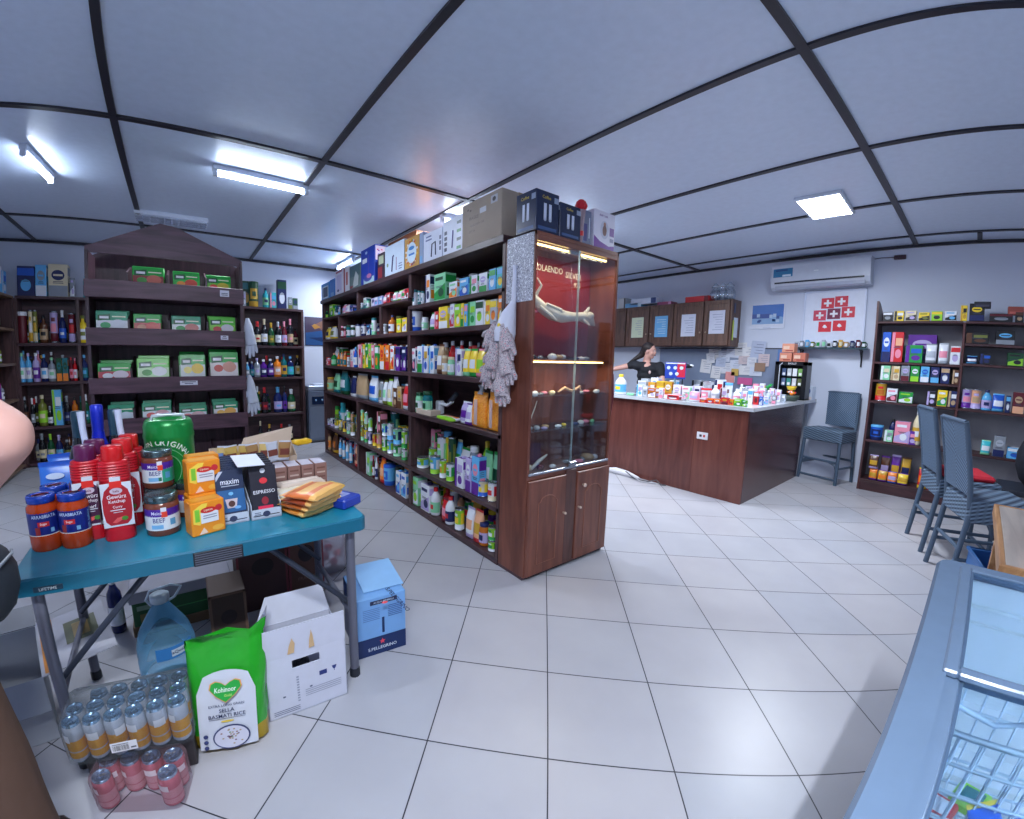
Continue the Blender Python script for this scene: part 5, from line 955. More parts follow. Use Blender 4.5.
# sausage jars
def sausage_jar(x, y, z, rz, r, h, var, label):
    t = thing('sausage_jar', label, 'jar', (x, y, z), rz, 'jars with purple label band'); b = MB(); G = plain((120, 66, 52), .08, name='glass_jar_of_sausages')
    b.lathe([(r * .9, 0), (r, .006), (r, h * .74), (r * .94, h * .8), (r * .86, h * .83)], G, 24); b.build('jar_body', t)
    b = MB(); b.arc(r * 1.004, -1.5, 1.5, h * .16, h * .52, P_((222, 228, 236)), n=18); b.arc(r * 1.006, -1.6, 1.6, h * .5, h * .68, P_((74, 34, 150)), n=18)
    if var: b.arc(r * 1.008, .15, 1.5, h * .16, h * .5, P_((40, 160, 130)), n=10); b.arc(r * 1.012, -.1, .1, h * .2, h * .3, P_((40, 120, 90)), n=4)
    b.text('Meica', -.022, h * .59, 0, h * .08, P_((230, 226, 246)), .035, bend=r * 1.012); b.arc(r * 1.012, -.12, .22, h * .48, h * .62, P_((230, 70, 50)), n=4); b.arc(r * 1.01, -.14, .18, h * .6, h * .72, P_((226, 226, 236)), n=4)
    b.text('BEEF', -.016, h * .41, 0, h * .11, P_((50, 50, 130)), .04, bend=r * 1.012); b.arc(r * 1.01, -.75, -.05, h * .2, h * .3, P_((120, 180, 226)), n=6); b.arc(r * 1.01, .35, .7, h * .26, h * .42, P_((90, 160, 206)), n=4); b.build('label', t)
    b = MB(); M_ = plain((96, 116, 122), .25, .8, name='metal_lid'); b.lathe([(r * .96, h * .82), (r * .98, h * .84), (r * .98, h * .95), (r * .94, h * .98), (r * .8, h), (r * .7, h * .99), (0, h * .99)], M_, 24); b.build('lid', t); return t
xs, ys = T_(164, 536); sausage_jar(xs, ys + .05, TBZ, .1, .056, .15, 0, 'sausage jar with white beef label at the front edge of the table')
sausage_jar(xs - .005, ys + .165, TBZ, .1, .055, .145, 0, 'sausage jar behind the front one, with another jar stacked on it'); sausage_jar(xs - .008, ys + .165, TBZ + .146, .15, .053, .145, 1, 'sausage jar with green and purple label stacked on top of another jar')
sausage_jar(xs + .09, ys + .21, TBZ, .3, .05, .14, 0, 'brown jar half hidden between the sausage jars and the orange tea packs')
x, y = T_(143, 520); g = thing('squeeze_pack', 'small red and white pack with a lime green lid beside the sausage jars', 'pack', (x, y + .12, TBZ))
MB().lathe([(.028, 0, P_((226, 226, 236))), (.03, .03, P_((170, 30, 50))), (.03, .07, P_((226, 226, 236))), (.03, .125, P_((220, 44, 44)))], P_((220, 44, 44)), 16).build('body', g); MB().lathe([(.03, .125), (.032, .128), (.03, .16), (.015, .168), (0, .168)], pc('lime'), 16).build('lid', g)
# green keg
GRN = plain((18, 138, 62), .28, .2, name='green_painted_metal'); kx = x_on(172, .0, .9); kr = .092; kh = z_at(417, kx, .04) - TZ0
t = thing('beer_keg', 'green metal beer keg with curved white lettering at the back of the table', 'keg', (kx, .0, TBZ), .05)
b = MB(); b.lathe([(kr * .9, 0), (kr, .015), (kr, kh * .32), (kr * 1.02, kh * .34), (kr * 1.02, kh * .37), (kr, kh * .39), (kr, kh * .78), (kr * 1.025, kh * .8), (kr * 1.025, kh * .83), (kr, kh * .86), (kr, kh * .93), (kr * .93, kh * .985), (kr * .86, kh), (kr * .8, kh), (kr * .76, kh * .97), (0, kh * .97)], GRN, 32); b.build('keg_body', t)
b = MB(); W = P_((222, 236, 226)); RR0 = .115; zc = kh - .2
for i, ch in enumerate('HEINEKEN ORIGINAL'):
    a = math.radians(178 - 9.3 * i)
    if ch == ' ': continue
    v, f, W_, H_ = text_geo(ch); k_ = .022 / text_geo('E')[3]; ca_, sa_ = math.cos(a - PI / 2), math.sin(a - PI / 2); out = []
    for p, q in v: p, q = p * k_, q * k_; X_ = p * ca_ - q * sa_ + RR0 * math.cos(a) - .035; Z_ = p * sa_ + q * ca_ + zc + RR0 * math.sin(a); out.append((kr * 1.008 * math.sin(X_ / kr), -kr * 1.008 * math.cos(X_ / kr), Z_))
    b.add(out, f, W)
b.build('lettering', t)
b = MB()
for R_, th in ((.07, .002), (.092, .0015)):
    P2 = []
    for s_ in range(40):
        a = 2 * PI * s_ / 40
        P2.append((kr * 1.009 * math.sin((R_ * math.cos(a) - .035) / kr), -kr * 1.009 * math.cos((R_ * math.cos(a) - .035) / kr), zc + R_ * math.sin(a)))
    b.tube(P2, th, P_((120, 200, 140)), 4, close=True)
b.build('ring_print', t)
b = MB(); b.tube([(-.062, 0, kh * .97), (-.055, 0, kh * 1.03), (0, 0, kh * 1.04), (.055, 0, kh * 1.03), (.062, 0, kh * .97)], .008, plain((196, 206, 214), .3, .3, name='pale_handle'), 8); b.build('handle', t)
# orange tea packs
def tea(x, y, z, rz, label, tilt=0):
    w, d, h = .115, .075, .125; b = MB(); O = plain((240, 146, 36), .35, name='orange_card'); b.bbox(-w / 2, w / 2, -d / 2, d / 2, 0, h, O, .004); e = -d / 2 - .0007
    b.poly([(-.05, .1), (-.02, .118), (.0, .118), (-.03, .04), (-.052, .05)], e, P_((250, 216, 80))); b.rect(-.045, -.03, .055, .1, e - .0007, P_((130, 200, 60))); b.rect(-.026, .034, .045, .085, e - .0007, P_((232, 232, 238)))
    b.ell(.0, .092, .026, .011, e - .0014, P_((210, 40, 40)), 18); b.text('Lipton', 0, .092, e - .002, .011, P_((250, 226, 200)), .036); b.ell(.036, .094, .012, .012, e - .0014, P_((206, 44, 54))); bars(b, -.02, .03, .07, e - .0014, 2, P_((150, 150, 170)), .004)
    b.poly([(-.036, .005), (-.018, .03), (-.005, .008)], e - .0007, P_((246, 210, 190))); b.ell(.03, .02, .02, .01, e - .0007, P_((246, 180, 70)))
    b.rectx(-d * .4, d * .4, h * .1, h * .9, w / 2 + .0006, P_((226, 110, 40))); b.rectz(-w * .4, w * .4, -d * .3, d * .3, h + .0006, P_((246, 170, 60)))
    o = b.build('tea_box', loc=(x, y, z), rz=rz); o.rotation_euler = (tilt, 0, rz); return reg(o, label, 'box', 'orange tea boxes')
xt, yt_ = T_(207, 535); tea(xt, yt_ + .045, TBZ, .28, 'orange tea box at the very front edge of the table'); tea(xt + .0, yt_ + .135, TBZ, .25, 'orange tea box directly behind the front one')
tea(xt + .0, yt_ + .225, TBZ, .22, 'orange tea box third back, under the upper stack'); tea(xt + .003, yt_ + .15, TBZ + .1255, .2, 'orange tea box on top of the lower row, facing front'); tea(xt + .006, yt_ + .24, TBZ + .1255, .18, 'orange tea box on top, behind the other upper one')
# upright coffee pack trays
def coffee(px, py, main, lower, txt, label, rz, kind, topw):
    x, y = T_(px, py); w = .105; t = thing('coffee_pack_tray', label, 'tray', (x, y, TBZ), rz); b = MB(); C_ = plain((206, 212, 226), .5, name='white_card')
    b.box(-w / 2 - .004, w / 2 + .004, 0, .36, 0, .006, C_); b.box(-w / 2 - .004, w / 2 + .004, 0, .004, 0, .04, C_); b.prism([(0, 0), (.36, 0), (.36, .16), (0, .06)], -w / 2 - .004, -w / 2 - .001, C_, M=Matrix(((0, 1, 0, 0), (1, 0, 0, 0), (0, 0, 1, 0), (0, 0, 0, 1)))); b.prism([(0, 0), (.36, 0), (.36, .16), (0, .06)], w / 2 + .001, w / 2 + .004, C_, M=Matrix(((0, 1, 0, 0), (1, 0, 0, 0), (0, 0, 1, 0), (0, 0, 0, 1))))
    for i in range(3): b.rect(-w * .42, -w * .2, .012 + .007 * i, .015 + .007 * i, -.0008, P_((90, 96, 120)))
    b.ell(0, .02, .014, .012, -.0008, P_((60, 66, 96))); b.build('tray', t)
    for i in range(7):
        T = Matrix.Translation((0, .012 + i * .042, .008)) @ Matrix.Rotation(-.30, 4, 'X'); p = MB(); p.M = T; h = .2; p.bbox(-w / 2 + .002, w / 2 - .002, -.014, .014, 0, h, plain(main, .3, name='dark_card'), .002); e = -.0148
        if kind == 0:
            p.rect(-w * .46, w * .46, .035, h * .6, e, P_(lower)); p.poly([(-w * .46, h * .78), (-w * .2, h * .97), (-w * .34, h * .97), (-w * .46, h * .86)], e, P_((190, 196, 214))); p.text(txt, 0, h * .76, e - .0007, .02, P_((222, 226, 240)), w * .62); p.rect(-w * .3, w * .3, h * .67, h * .685, e - .0007, P_((190, 196, 214)))
            p.poly([(-.022, .085), (.022, .085), (.016, .05), (-.016, .05)], e - .0007, P_((206, 190, 196))); p.ell(0, .066, .012, .012, e - .0014, P_((80, 40, 36))); p.ell(0, .105, .009, .007, e - .0007, P_((120, 190, 236)), 10); p.ell(.02, .05, .012, .006, e - .0012, P_((110, 170, 226)))
        else:
            p.ell(0, h * .9, .01, .01, e, P_((206, 210, 220))); p.ell(0, h * .7, .015, .012, e, P_((226, 44, 56))); p.text(txt, 0, h * .48, e - .0007, .014, P_((226, 226, 236)), w * .84); p.ell(0, h * .3, .013, .016, e, P_((150, 24, 44))); p.rect(-.028, .028, h * .14, h * .2, e, P_((226, 40, 80)))
        p.rectz(-w * .4, w * .4, -.012, .012, h + .0006, P_(topw)); p.build('coffee_pack', t)
coffee(234, 523.5, (34, 46, 78), (30, 92, 150), 'maxim', 'tray of upright navy and blue coffee packs leaning back on the table', .05, 0, (120, 140, 180))
coffee(267, 518, (36, 34, 48), (36, 34, 48), 'ESPRESSO', 'tray of upright black coffee packs with red marks, right of the blue packs', .02, 1, (96, 116, 140))
b = MB(); b.bbox(-.05, .05, -.07, .07, 0, .003, plain((222, 226, 240), .6, name='paper'), .0005); x, y = T_(247, 458, TBZ + .235); o = b.build('paper_sheet', loc=(x, y, TBZ + .225)); o.rotation_euler = (.12, .05, .1); reg(o, 'blank white sheet lying across the tops of the black coffee packs', 'paper')
# brown card boxes in a row, and paper parcel
BRN = plain((150, 112, 104), .6, name='brown_print_card')
for i in range(5):
    px = 272 + i * 12.6; x, y = T_(px, 478 + 1.2 * (2 - i)); x, y = -1.905 + i * .062, .0; b = MB(); w, h = .058, .13; b.bbox(-w / 2, w / 2, -.06, .06, 0, h, BRN, .002); e = -.0608
    for j in range(5): b.rect(-w * .34, w * .34, h * (.12 + .17 * j), h * (.18 + .17 * j), e, P_((206, 180, 170) if j % 2 else (120, 78, 70)))
    b.rectz(-w * .45, w * .45, -.056, .056, h + .0006, P_((206, 200, 214))); reg(b.build('chocolate_box', loc=(x, -.005, TBZ)), 'slim brown printed box, ' + ('leftmost', 'second from left', 'middle', 'second from right', 'rightmost')[i] + ' of the row of five', 'box', 'row of slim brown printed boxes')
def soft(px, py, w, d, h, col, rz, label, name='snack_packet', z=TBZ, grp=None, c2=None, tilt=0):
    x, y = T_(px, py, z + h / 2); b = MB(); F = plain(col, .35, name='packet_film'); b.M = Matrix(((1, 0, 0, 0), (0, 0, 1, -d / 2), (0, -1, 0, h / 2), (0, 0, 0, 1)))
    pillow(b, w, h, d, F, plain(c2 or col, .35), plain(c2 or tuple(min(255, v + 30) for v in col), .35), rnd=.003, rng=random.Random(int(px))); o = b.build(name, loc=(x, y, z), rz=rz); o.rotation_euler = (tilt, 0, rz); return reg(o, label, 'packet', grp)
for i in range(4): soft(309 + i * 1.2, 505 - i * 5, .2, .16, .035, [(236, 150, 60), (216, 110, 44), (196, 84, 40), (226, 120, 60)][i], .45 + .08 * i, 'orange foil spice packet, ' + ('lowest', 'second from bottom', 'third from bottom', 'topmost')[i] + ' of its slumped stack', z=TBZ + .03 * i, grp='orange foil packets', c2=(246, 190, 110))
soft(322, 487, .17, .12, .03, (246, 196, 90), .3, 'yellow packet edge sticking out behind the orange packets', z=TBZ + .03)
soft(293, 490, .16, .16, .03, (222, 216, 210), .2, 'white and beige packet on the upper left of the orange stack', z=TBZ + .05, c2=(236, 226, 200)); soft(300, 482, .2, .12, .03, (216, 196, 180), .1, 'beige packet lying in front of the slim brown boxes', z=TBZ + .06); soft(283, 500, .1, .12, .03, (240, 206, 110), .4, 'small yellow packet standing between the black packs and the stack', z=TBZ)
x, y = T_(348, 505); b = MB(); b.bbox(-.055, .055, -.09, .09, 0, .045, plain((30, 60, 170), .35, name='blue_card'), .008); b.M = Matrix.Translation((0, 0, .0458)); b.rectz(-.03, .03, -.05, .06, 0, P_((150, 160, 216))); b.rectz(-.02, .015, -.02, .05, .0006, P_((206, 180, 200))); b.M = Matrix(); reg(b.build('sweets_pack', loc=(-1.655, -.31, TBZ), rz=.5), 'blue pack with a pale picture at the right end of the table', 'pack')
# open beige carton and loose packets at the back
t = thing('open_carton', 'open beige carton holding yellow snack packets at the back right of the table', 'carton', (-1.9, .105, TBZ), .05); BG = plain((206, 184, 164), .65, name='beige_card')
xl, xr = -.21, .17; b = MB(); b.box(xl, xr, .0, .1, 0, .004, BG); b.box(xl, xr, .096, .1, 0, .2, BG); b.box(xl, xr, 0, .003, 0, .14, BG)
b.prism([(0, 0), (.1, 0), (.1, .2), (0, .14)], xl - .003, xl, BG, M=Matrix(((0, 1, 0, 0), (1, 0, 0, 0), (0, 0, 1, 0), (0, 0, 0, 1)))); b.prism([(0, 0), (.1, 0), (.1, .2), (0, .14)], xr, xr + .003, BG, M=Matrix(((0, 1, 0, 0), (1, 0, 0, 0), (0, 0, 1, 0), (0, 0, 0, 1)))); b.build('carton_body', t)
b = MB(); b.add([(xl + .14, .1, .2), (xr, .1, .2), (xr + .02, .13, .27), (xl + .16, .13, .23)], [(0, 1, 2, 3)], BG); b.add([(xl + .14, .103, .2), (xr, .103, .2), (xr + .02, .133, .27), (xl + .16, .133, .23)], [(3, 2, 1, 0)], BG); b.build('raised_flap', t)
rng = random.Random(8)
for i in range(7):
    b = MB(); w = .055; pillow(b, w, .022, .1, plain(rng.choice([(206, 170, 90), (220, 190, 120), (170, 130, 80), (200, 206, 220)]), .35), P_((216, 220, 236)), P_((120, 60, 50)), rnd=.002, rng=rng)
    o = b.build('snack_sachet', loc=(-2.07 + i * .045, .085, TBZ + .13)); o.rotation_euler = (.1, .1 * (-1) ** i, .1); reg(o, f'gold snack sachet, {ORD[i]} from left in the open beige carton', 'sachet', 'snack sachets in the beige carton')
x, y = -2.1, .06; b = MB(); pillow(b, .07, .05, .2, plain((150, 180, 226), .3), P_((120, 150, 210)), P_((196, 210, 240)), rnd=.003); reg(b.build('blue_sachet', loc=(x, y, TBZ)), 'pale blue crumpled sachet standing left of the gold sachets', 'sachet')
soft(301, 441, .1, .07, .03, (244, 190, 30), .2, 'bright yellow packet at the right end of the beige carton', z=TBZ + .16)

# ------------------------------------------------------------------ things under and in front of the table
def can_pack(x, y, z, rz, nx, ny, r, h, body, band, label, plab, name='can_pack', wrapc=(206, 214, 222), skip=()):
    TOP = plain((150, 186, 214), .18, .85, name='can_top')
    ctr = 0
    for j in range(ny):
        for i in range(nx):
            if (i, j) in skip: continue
            cx_, cy_ = (i - (nx - 1) / 2) * r * 2.04, j * r * 2.02; p = Matrix.Translation((x, y, z)) @ Matrix.Rotation(rz, 4, 'Z') @ Vector((cx_, cy_, 0)); b = MB(); B1, B2 = plain(body, .25, .4, name='can_body'), plain(band, .25, .3, name='can_band')
            b.lathe([(r * .76, 0, TOP), (r * .97, h * .06, TOP), (r, h * .09, B1), (r, h * .14, B1), (r, h * .3, B2), (r, h * .33, B1), (r, h * .6, B2), (r, h * .84, B1), (r * .9, h * .93, B1)], B1, 18); b.arc(r * 1.006, -.7, .5, h * .56, h * .74, P_((226, 226, 232)), n=6)
            o = b.build('drink_can', loc=p, rz=rz + .4 * ((i * 7 + j * 3) % 5 - 2)); k = MB(); k.lathe([(r * .9, h * .93), (r * .86, h * .985), (r * .84, h), (r * .76, h * .985), (r * .74, h * .965), (0, h * .965)], TOP, 18); k.tube([(-.006, -.012, h * .972), (.006, -.012, h * .974), (.007, .006, h * .972), (-.007, .006, h * .972)], .0014, TOP, 4, close=True); k.build('can_top', o)
            tag(o, f'{label}, {ORD[i]} from left in {("front", "second", "third")[j]} row', 'can', plab)
    W, D = nx * r * 2.04 + .012, ny * r * 2.02 + .012; b = MB(); F = clear(wrapc, .05, .1); P = rrect(-W / 2, W / 2, -r - .006, D - r - .006, r); n = len(P); vs = [(px_, py_, 0.001) for px_, py_ in P] + [(px_, py_, h * .9) for px_, py_ in P] + [(px_ * .97, (py_ - (D / 2 - r)) * .95 + D / 2 - r, h * 1.03) for px_, py_ in P]
    fs = [tuple(range(2 * n, 3 * n))] + [(k_ * n + i, k_ * n + (i + 1) % n, (k_ + 1) * n + (i + 1) % n, (k_ + 1) * n + i) for k_ in (0, 1) for i in range(n)]; b.add(vs, fs, F, True); o = b.build(name, loc=(x, y, z), rz=rz); return o, W
o, W = can_pack(-2.475, -.60, .14, -.10, 6, 3, .031, .15, (190, 196, 208), (226, 158, 24), 'silver and gold drink can', 'gold cans in the shrink-wrapped tray', skip=((0, 2),)); tag(o, 'clear film wrapping the tray of silver and gold cans', 'film')
b = MB(); b.bbox(-.04, .04, -.001, .001, -.018, .018, P_((226, 226, 232)), .0004); rg = random.Random(1)
for i in range(18): xx = -.034 + i * .0028; b.rect(xx, xx + rg.choice((.0008, .0016)), -.012, .008, -.0016, P_((20, 20, 26)))
b.rect(.02, .036, -.01, -.004, -.0016, P_((90, 90, 100))); b.rect(-.034, .015, .011, .0135, -.0016, P_((90, 90, 100))); q = b.build('barcode_label', o); q.location = (-.01, -.044, .05)
tag(MB().bbox(-.17, .17, 0, .09, 0, .139, plain((54, 50, 54), .7, name='dark_card'), .004).build('shade_support', loc=(-2.46, -.60, 0), rz=-.1), 'added low support under the tray of gold cans, coloured dark as shade', 'carton')  # added block lifting the cans; its dark colour stands in for shadow
o, W = can_pack(-2.475, -.70, .001, -.30, 4, 2, .034, .125, (196, 110, 126), (206, 150, 160), 'pink drink can', 'pink cans in clear film', wrapc=(226, 200, 210), skip=((1, 0), (2, 0))); tag(o, 'loose clear film round the pink cans on the floor', 'film')
# rice bag
x0, y0 = onz(195, 757)[:2]; x1, y1 = onz(273, 740)[:2]; cx_, cy_ = (x0 + x1) / 2 + .0, (y0 + y1) / 2; rzb = math.atan2(y1 - y0, x1 - x0); w = math.hypot(x1 - x0, y1 - y0) * .98
b = MB(); GB = plain((40, 160, 40), .18, bump=.25, name='green_foil'); hB = .42; pillow(b, w, .12, hB, GB, plain((180, 150, 30), .3), GB, top=GB, rnd=.007, rng=random.Random(3)); b.v = [(x, y + (.02 * math.sin(x * 60) if z > .85 * hB else 0), z * (1 + (.3 * x + .02 * math.cos(x * 45) if z > .6 * hB else 0)) ) for x, y, z in b.v]
t = b.build('rice_bag', loc=(cx_, cy_ + .055, 0)); t.rotation_euler = (-.14, .04, rzb); tag(t, 'upright green and white bag of basmati rice on the floor in front of the table', 'rice bag')
def onbag(name, fn): bb = MB(); fn(bb); o_ = bb.build(name, t); o_.location = (0, -.009, 0); return o_
ey = -.0635
def f1(b):
    vs = []; fs = []; cols = 8; rws = 9
    prof = lambda z: -.0615 * (1.0 if z < .3 * hB else (.98 - (z / hB - .3) * .22 if z < .46 * hB else .945 - (z / hB - .46) * .68))
    for r_ in range(rws + 1):
        z = .018 + (.68 * hB - .018) * r_ / rws
        for c_ in range(cols + 1):
            u = -1 + 2 * c_ / cols; hw = w * .37 * (1 if r_ < 7 else (1 - .12 * (r_ - 7))); zz = z + (.02 * (1 - u * u) if r_ == rws else 0); vs.append((u * hw, prof(zz) * (1 - .1 * u * u) - .002, zz))
    for r_ in range(rws):
        for c_ in range(cols): a = r_ * (cols + 1) + c_; fs.append((a, a + 1, a + cols + 2, a + cols + 1))
    b.add(vs, fs, plain((206, 210, 222), .3, name='white_print'), True)
onbag('front_label', f1)
TLT = lambda z, a=.0: Matrix.Translation((0, -.066, z)) @ Matrix.Rotation(-a, 4, 'X')
def f2(b):
    M_ = TLT(.235, .28)
    hp = [(.0, -.034), (.03, -.012), (.05, .012), (.046, .03), (.03, .036), (.014, .03), (0, .02), (-.014, .03), (-.03, .036), (-.046, .03), (-.05, .012), (-.03, -.012)]
    b.poly(hp, -.004, P_((226, 160, 90)), M=M_ @ Matrix.Scale(1.08, 4)); b.poly(hp, -.0055, P_((30, 160, 60)), M=M_); b.text('Kohinoor', 0, .008, -.0065, .017, P_((236, 246, 236)), .07, M=M_); b.text('Gold', .008, -.012, -.0065, .009, P_((190, 230, 120)), .03, M=M_)
onbag('logo', f2)
def f3(b):
    N = P_((40, 52, 90)); b.text('EXTRA LONG GRAIN', 0, .186, -.0685, .009, N, .12); b.text('SELLA', 0, .167, -.0695, .014, N, .06); b.text('BASMATI RICE', 0, .147, -.0695, .014, N, .13); b.rect(-.06, .06, .135, .1365, -.069, N); b.ell(0, .125, .022, .004, -.069, P_((220, 190, 60)))
onbag('lettering', f3)
def f4(b):
    b.ell(.01, .062, .062, .047, -.0675, P_((50, 60, 110)), 26); b.ell(.01, .062, .057, .042, -.069, P_((206, 206, 222)), 26); rg = random.Random(4)
    for i in range(26): a = rg.uniform(0, 6.28); r_ = rg.uniform(0, .85); b.ell(.01 + .052 * r_ * math.cos(a), .062 + .038 * r_ * math.sin(a), .004, .0028, -.0698, P_(rg.choice([(150, 110, 110), (110, 150, 100), (170, 150, 120), (120, 90, 120)])), 7)
    for z in (.03, .052, .074): b.ell(-.075, z, .008, .008, -.0665, P_((50, 60, 110)), 12)
onbag('bowl_picture', f4)
# white wine carton with torn flap
x0, y0 = onz(270, 722)[:2]; x1, y1 = onz(348, 693)[:2]; rz = math.atan2(y1 - y0, x1 - x0); w = math.hypot(x1 - x0, y1 - y0); xm, ym = (x0 + x1) / 2, (y0 + y1) / 2
hb = z_at(640, x0, y0); hf = z_at(626, x0, y0); dp = .24
t = thing('white_wine_carton', 'white opened wine carton with a dark hand hole on the floor before the table', 'carton', (xm, ym, 0), rz); WB = plain((206, 208, 224), .6, bump=.05, name='white_corrugated_card'); T3 = .004
hb = .265
b = MB(); b.box(-w / 2, w / 2, 0, dp, 0, T3, WB); b.box(-w / 2, w / 2, dp - T3, dp, 0, hb, WB); b.box(-w / 2, -w / 2 + T3, 0, dp, 0, hb, WB); b.box(w / 2 - T3, w / 2, 0, dp, 0, hb, WB)
hx0, hx1, hz0, hz1 = -.055, .05, .205, .24
for a_ in ((-w / 2, hx0, 0, hb), (hx1, w / 2, 0, hb), (hx0, hx1, 0, hz0), (hx0, hx1, hz1, hb)): b.box(a_[0], a_[1], 0, T3, a_[2], a_[3], WB)
b.build('carton_body', t)
b = MB(); y_ = -.0008; rg = random.Random(9); INK = P_((96, 104, 130)); F1 = P_((150, 156, 176))
for i in range(10): b.rect(-w * .14, -w * .11, .05 + i * .012, .057 + i * .012, y_, F1)
b.build('print', t); b = MB()
for z in (.03, .022, .014): b.rect(-w * .44, -w * .12, z, z + .003, y_, INK)
b.build('print', t); b = MB()
for i in range(5): b.rect(-w * .04, w * .42, .062 + i * .009, .065 + i * .009, y_, F1) if i < 4 else None
b.ell(-w * .3, .09, .006, .004, y_, INK); b.ell(.01, .1, .006, .004, y_, INK); b.rect(.045, .075, .135, .155, y_, P_((40, 54, 120)))
b.build('print', t); b = MB(); b.poly([(.095, .16), (.115, .16), (.11, .146), (.106, .143), (.106, .135), (.104, .135), (.104, .143), (.1, .146)], y_, P_((40, 54, 120))); b.build('glass_symbol', t)
b = MB(); fl = [(-w / 2, 0, hb), (w / 2, 0, hb), (w / 2 - .004, -.008, hb + .13), (-w / 2 + .004, -.008, hb + .13)]; b.add(fl + [(p[0], p[1] + T3, p[2]) for p in fl], [(0, 1, 2, 3), (7, 6, 5, 4), (0, 4, 5, 1), (1, 5, 6, 2), (2, 6, 7, 3), (3, 7, 4, 0)], WB)
TAN = plain((206, 172, 130), .8, name='torn_card'); b.poly([(-.07, .01 + hb), (-.045, .012 + hb), (-.04, .05 + hb), (-.05, .075 + hb), (-.062, .045 + hb)], -.0062, TAN); b.poly([(.01, .012 + hb), (.032, .014 + hb), (.028, .06 + hb), (.022, .09 + hb), (.014, .05 + hb)], -.0066, TAN); b.build('front_flap', t)
b = MB(); fl = [(-w / 2, dp * .1, hb), (-w / 2, dp, hb), (-w / 2 + .05, dp * .9, hb + .11), (-w / 2 - .0, dp * .2, hb + .13)]; b.add(fl, [(0, 1, 2, 3)], WB); b.add([(p[0] + .003, p[1], p[2]) for p in fl], [(3, 2, 1, 0)], WB); b.build('side_flap', t)
b = MB(); fl = [(-w / 2, dp, hb), (w / 2, dp, hb), (w / 2 - .02, dp + .05, hb + .1), (-w / 2 + .05, dp + .05, hb + .1)]; b.add(fl, [(0, 1, 2, 3)], WB); b.add([(p[0], p[1] + .003, p[2]) for p in fl], [(3, 2, 1, 0)], WB); b.build('back_flap', t)
g = grocery('wine', .075, .075, .27, ('black', 'grey', 'black'), (xm - .01, ym + .07, .005), rz, 'floor', (0, 0)); REG.pop(); g['label'] = 'dark wine bottle standing inside the opened white carton'; g['category'] = 'bottle'
# mineral water carton
xr, yr = onz(406, 645)[:2]; rz = -.10; w, d, h = .235, .26, .30; t = thing('mineral_water_carton', 'light blue and navy carton of mineral water bottles behind the right table leg', 'carton', (float(xr) - w / 2 * math.cos(rz), float(yr) - w / 2 * math.sin(rz), 0), rz)
SB = plain((120, 170, 226), .35, name='sky_blue_card'); NV = plain((20, 44, 96), .35, name='navy_card'); e = -.0008
b = MB(); b.bbox(-w / 2, w / 2, 0, d, 0, h, SB, .004); b.rect(-w / 2 + .001, w / 2 - .001, .003, .095, e, NV); b.rectx(.003, d - .003, .003, h - .003, -w / 2 - .0008, NV)
st = [((.016 if i % 2 == 0 else .007) * math.sin(i * PI / 5), .066 + (.016 if i % 2 == 0 else .007) * math.cos(i * PI / 5)) for i in range(10)]; b.poly(st, e - .0008, P_((220, 70, 90))); b.text('S.PELLEGRINO', 0, .036, e - .0008, .016, P_((220, 230, 246)), .17)
b.rect(-.055, .075, .262, .282, e, P_((30, 40, 80))); b.text('ACQUA MINERALE', .01, .272, e - .0008, .01, P_((206, 220, 240)), .12); b.rect(.0, .012, .11, .19, e, NV)
for i in range(7): b.rect(-.09, -.01, .24 - i * .009, .244 - i * .009, e, P_((90, 130, 190))); b.rect(.03, .1, .24 - i * .009, .244 - i * .009, e, P_((60, 96, 160)))
b.build('carton_body', t)
b = MB(); b.M = Matrix.Translation((0, .05, h + .002)) @ Matrix.Rotation(.12, 4, 'X'); b.bbox(-w * .3, w / 2 + .01, 0, d - .03, 0, .004, plain((140, 186, 232), .35, name='sky_blue_card'), .001); b.M = b.M @ Matrix.Translation((0, 0, .0048)) @ Matrix.Rotation(-PI / 2, 4, 'X')
b.text('S.PELLEGRINO', .06, -.1, 0, .022, P_((24, 44, 90)), .19, tilt=-PI / 2 + .2); b.ell(-.0, -.1, .014, .008, 0, P_((220, 80, 90))); b.M = Matrix(); b.build('top_flap', t)
# big water bottle
t = thing('water_jug', 'large transparent blue water bottle with a carrying handle behind the gold cans', 'bottle', (-2.36, -.09, 0), .2); t.scale = (1.12, 1.12, 1); BW = clear((140, 206, 240), .2, .1)
b = MB(); b.lathe([(.085, 0), (.1, .01), (.102, .05), (.098, .06), (.102, .07), (.102, .14), (.097, .15), (.102, .16), (.1, .2), (.085, .26), (.055, .32), (.032, .36), (.027, .385)], BW, 24); b.build('bottle_body', t)
b = MB(); b.lathe([(.031, .38), (.033, .385), (.033, .41), (.028, .414), (0, .414)], plain((190, 206, 222), .3, name='white_cap'), 16); b.build('cap', t); b = MB(); b.tube([(-.03, 0, .37), (-.045, 0, .40), (-.03, 0, .435), (.04, 0, .44), (.075, 0, .42), (.05, 0, .38), (.028, 0, .372)], .005, plain((200, 216, 232), .3, name='pale_handle'), 7); b.build('handle', t)
b = MB(); b.arc(.1035, -.5, .8, .17, .225, P_((60, 130, 200)), n=8); b.arc(.104, .0, .5, .18, .21, P_((206, 220, 236)), n=6); b.text('aQuellé', .03, .196, 0, .016, P_((30, 50, 110)), .06, bend=.105); b.build('label', t)
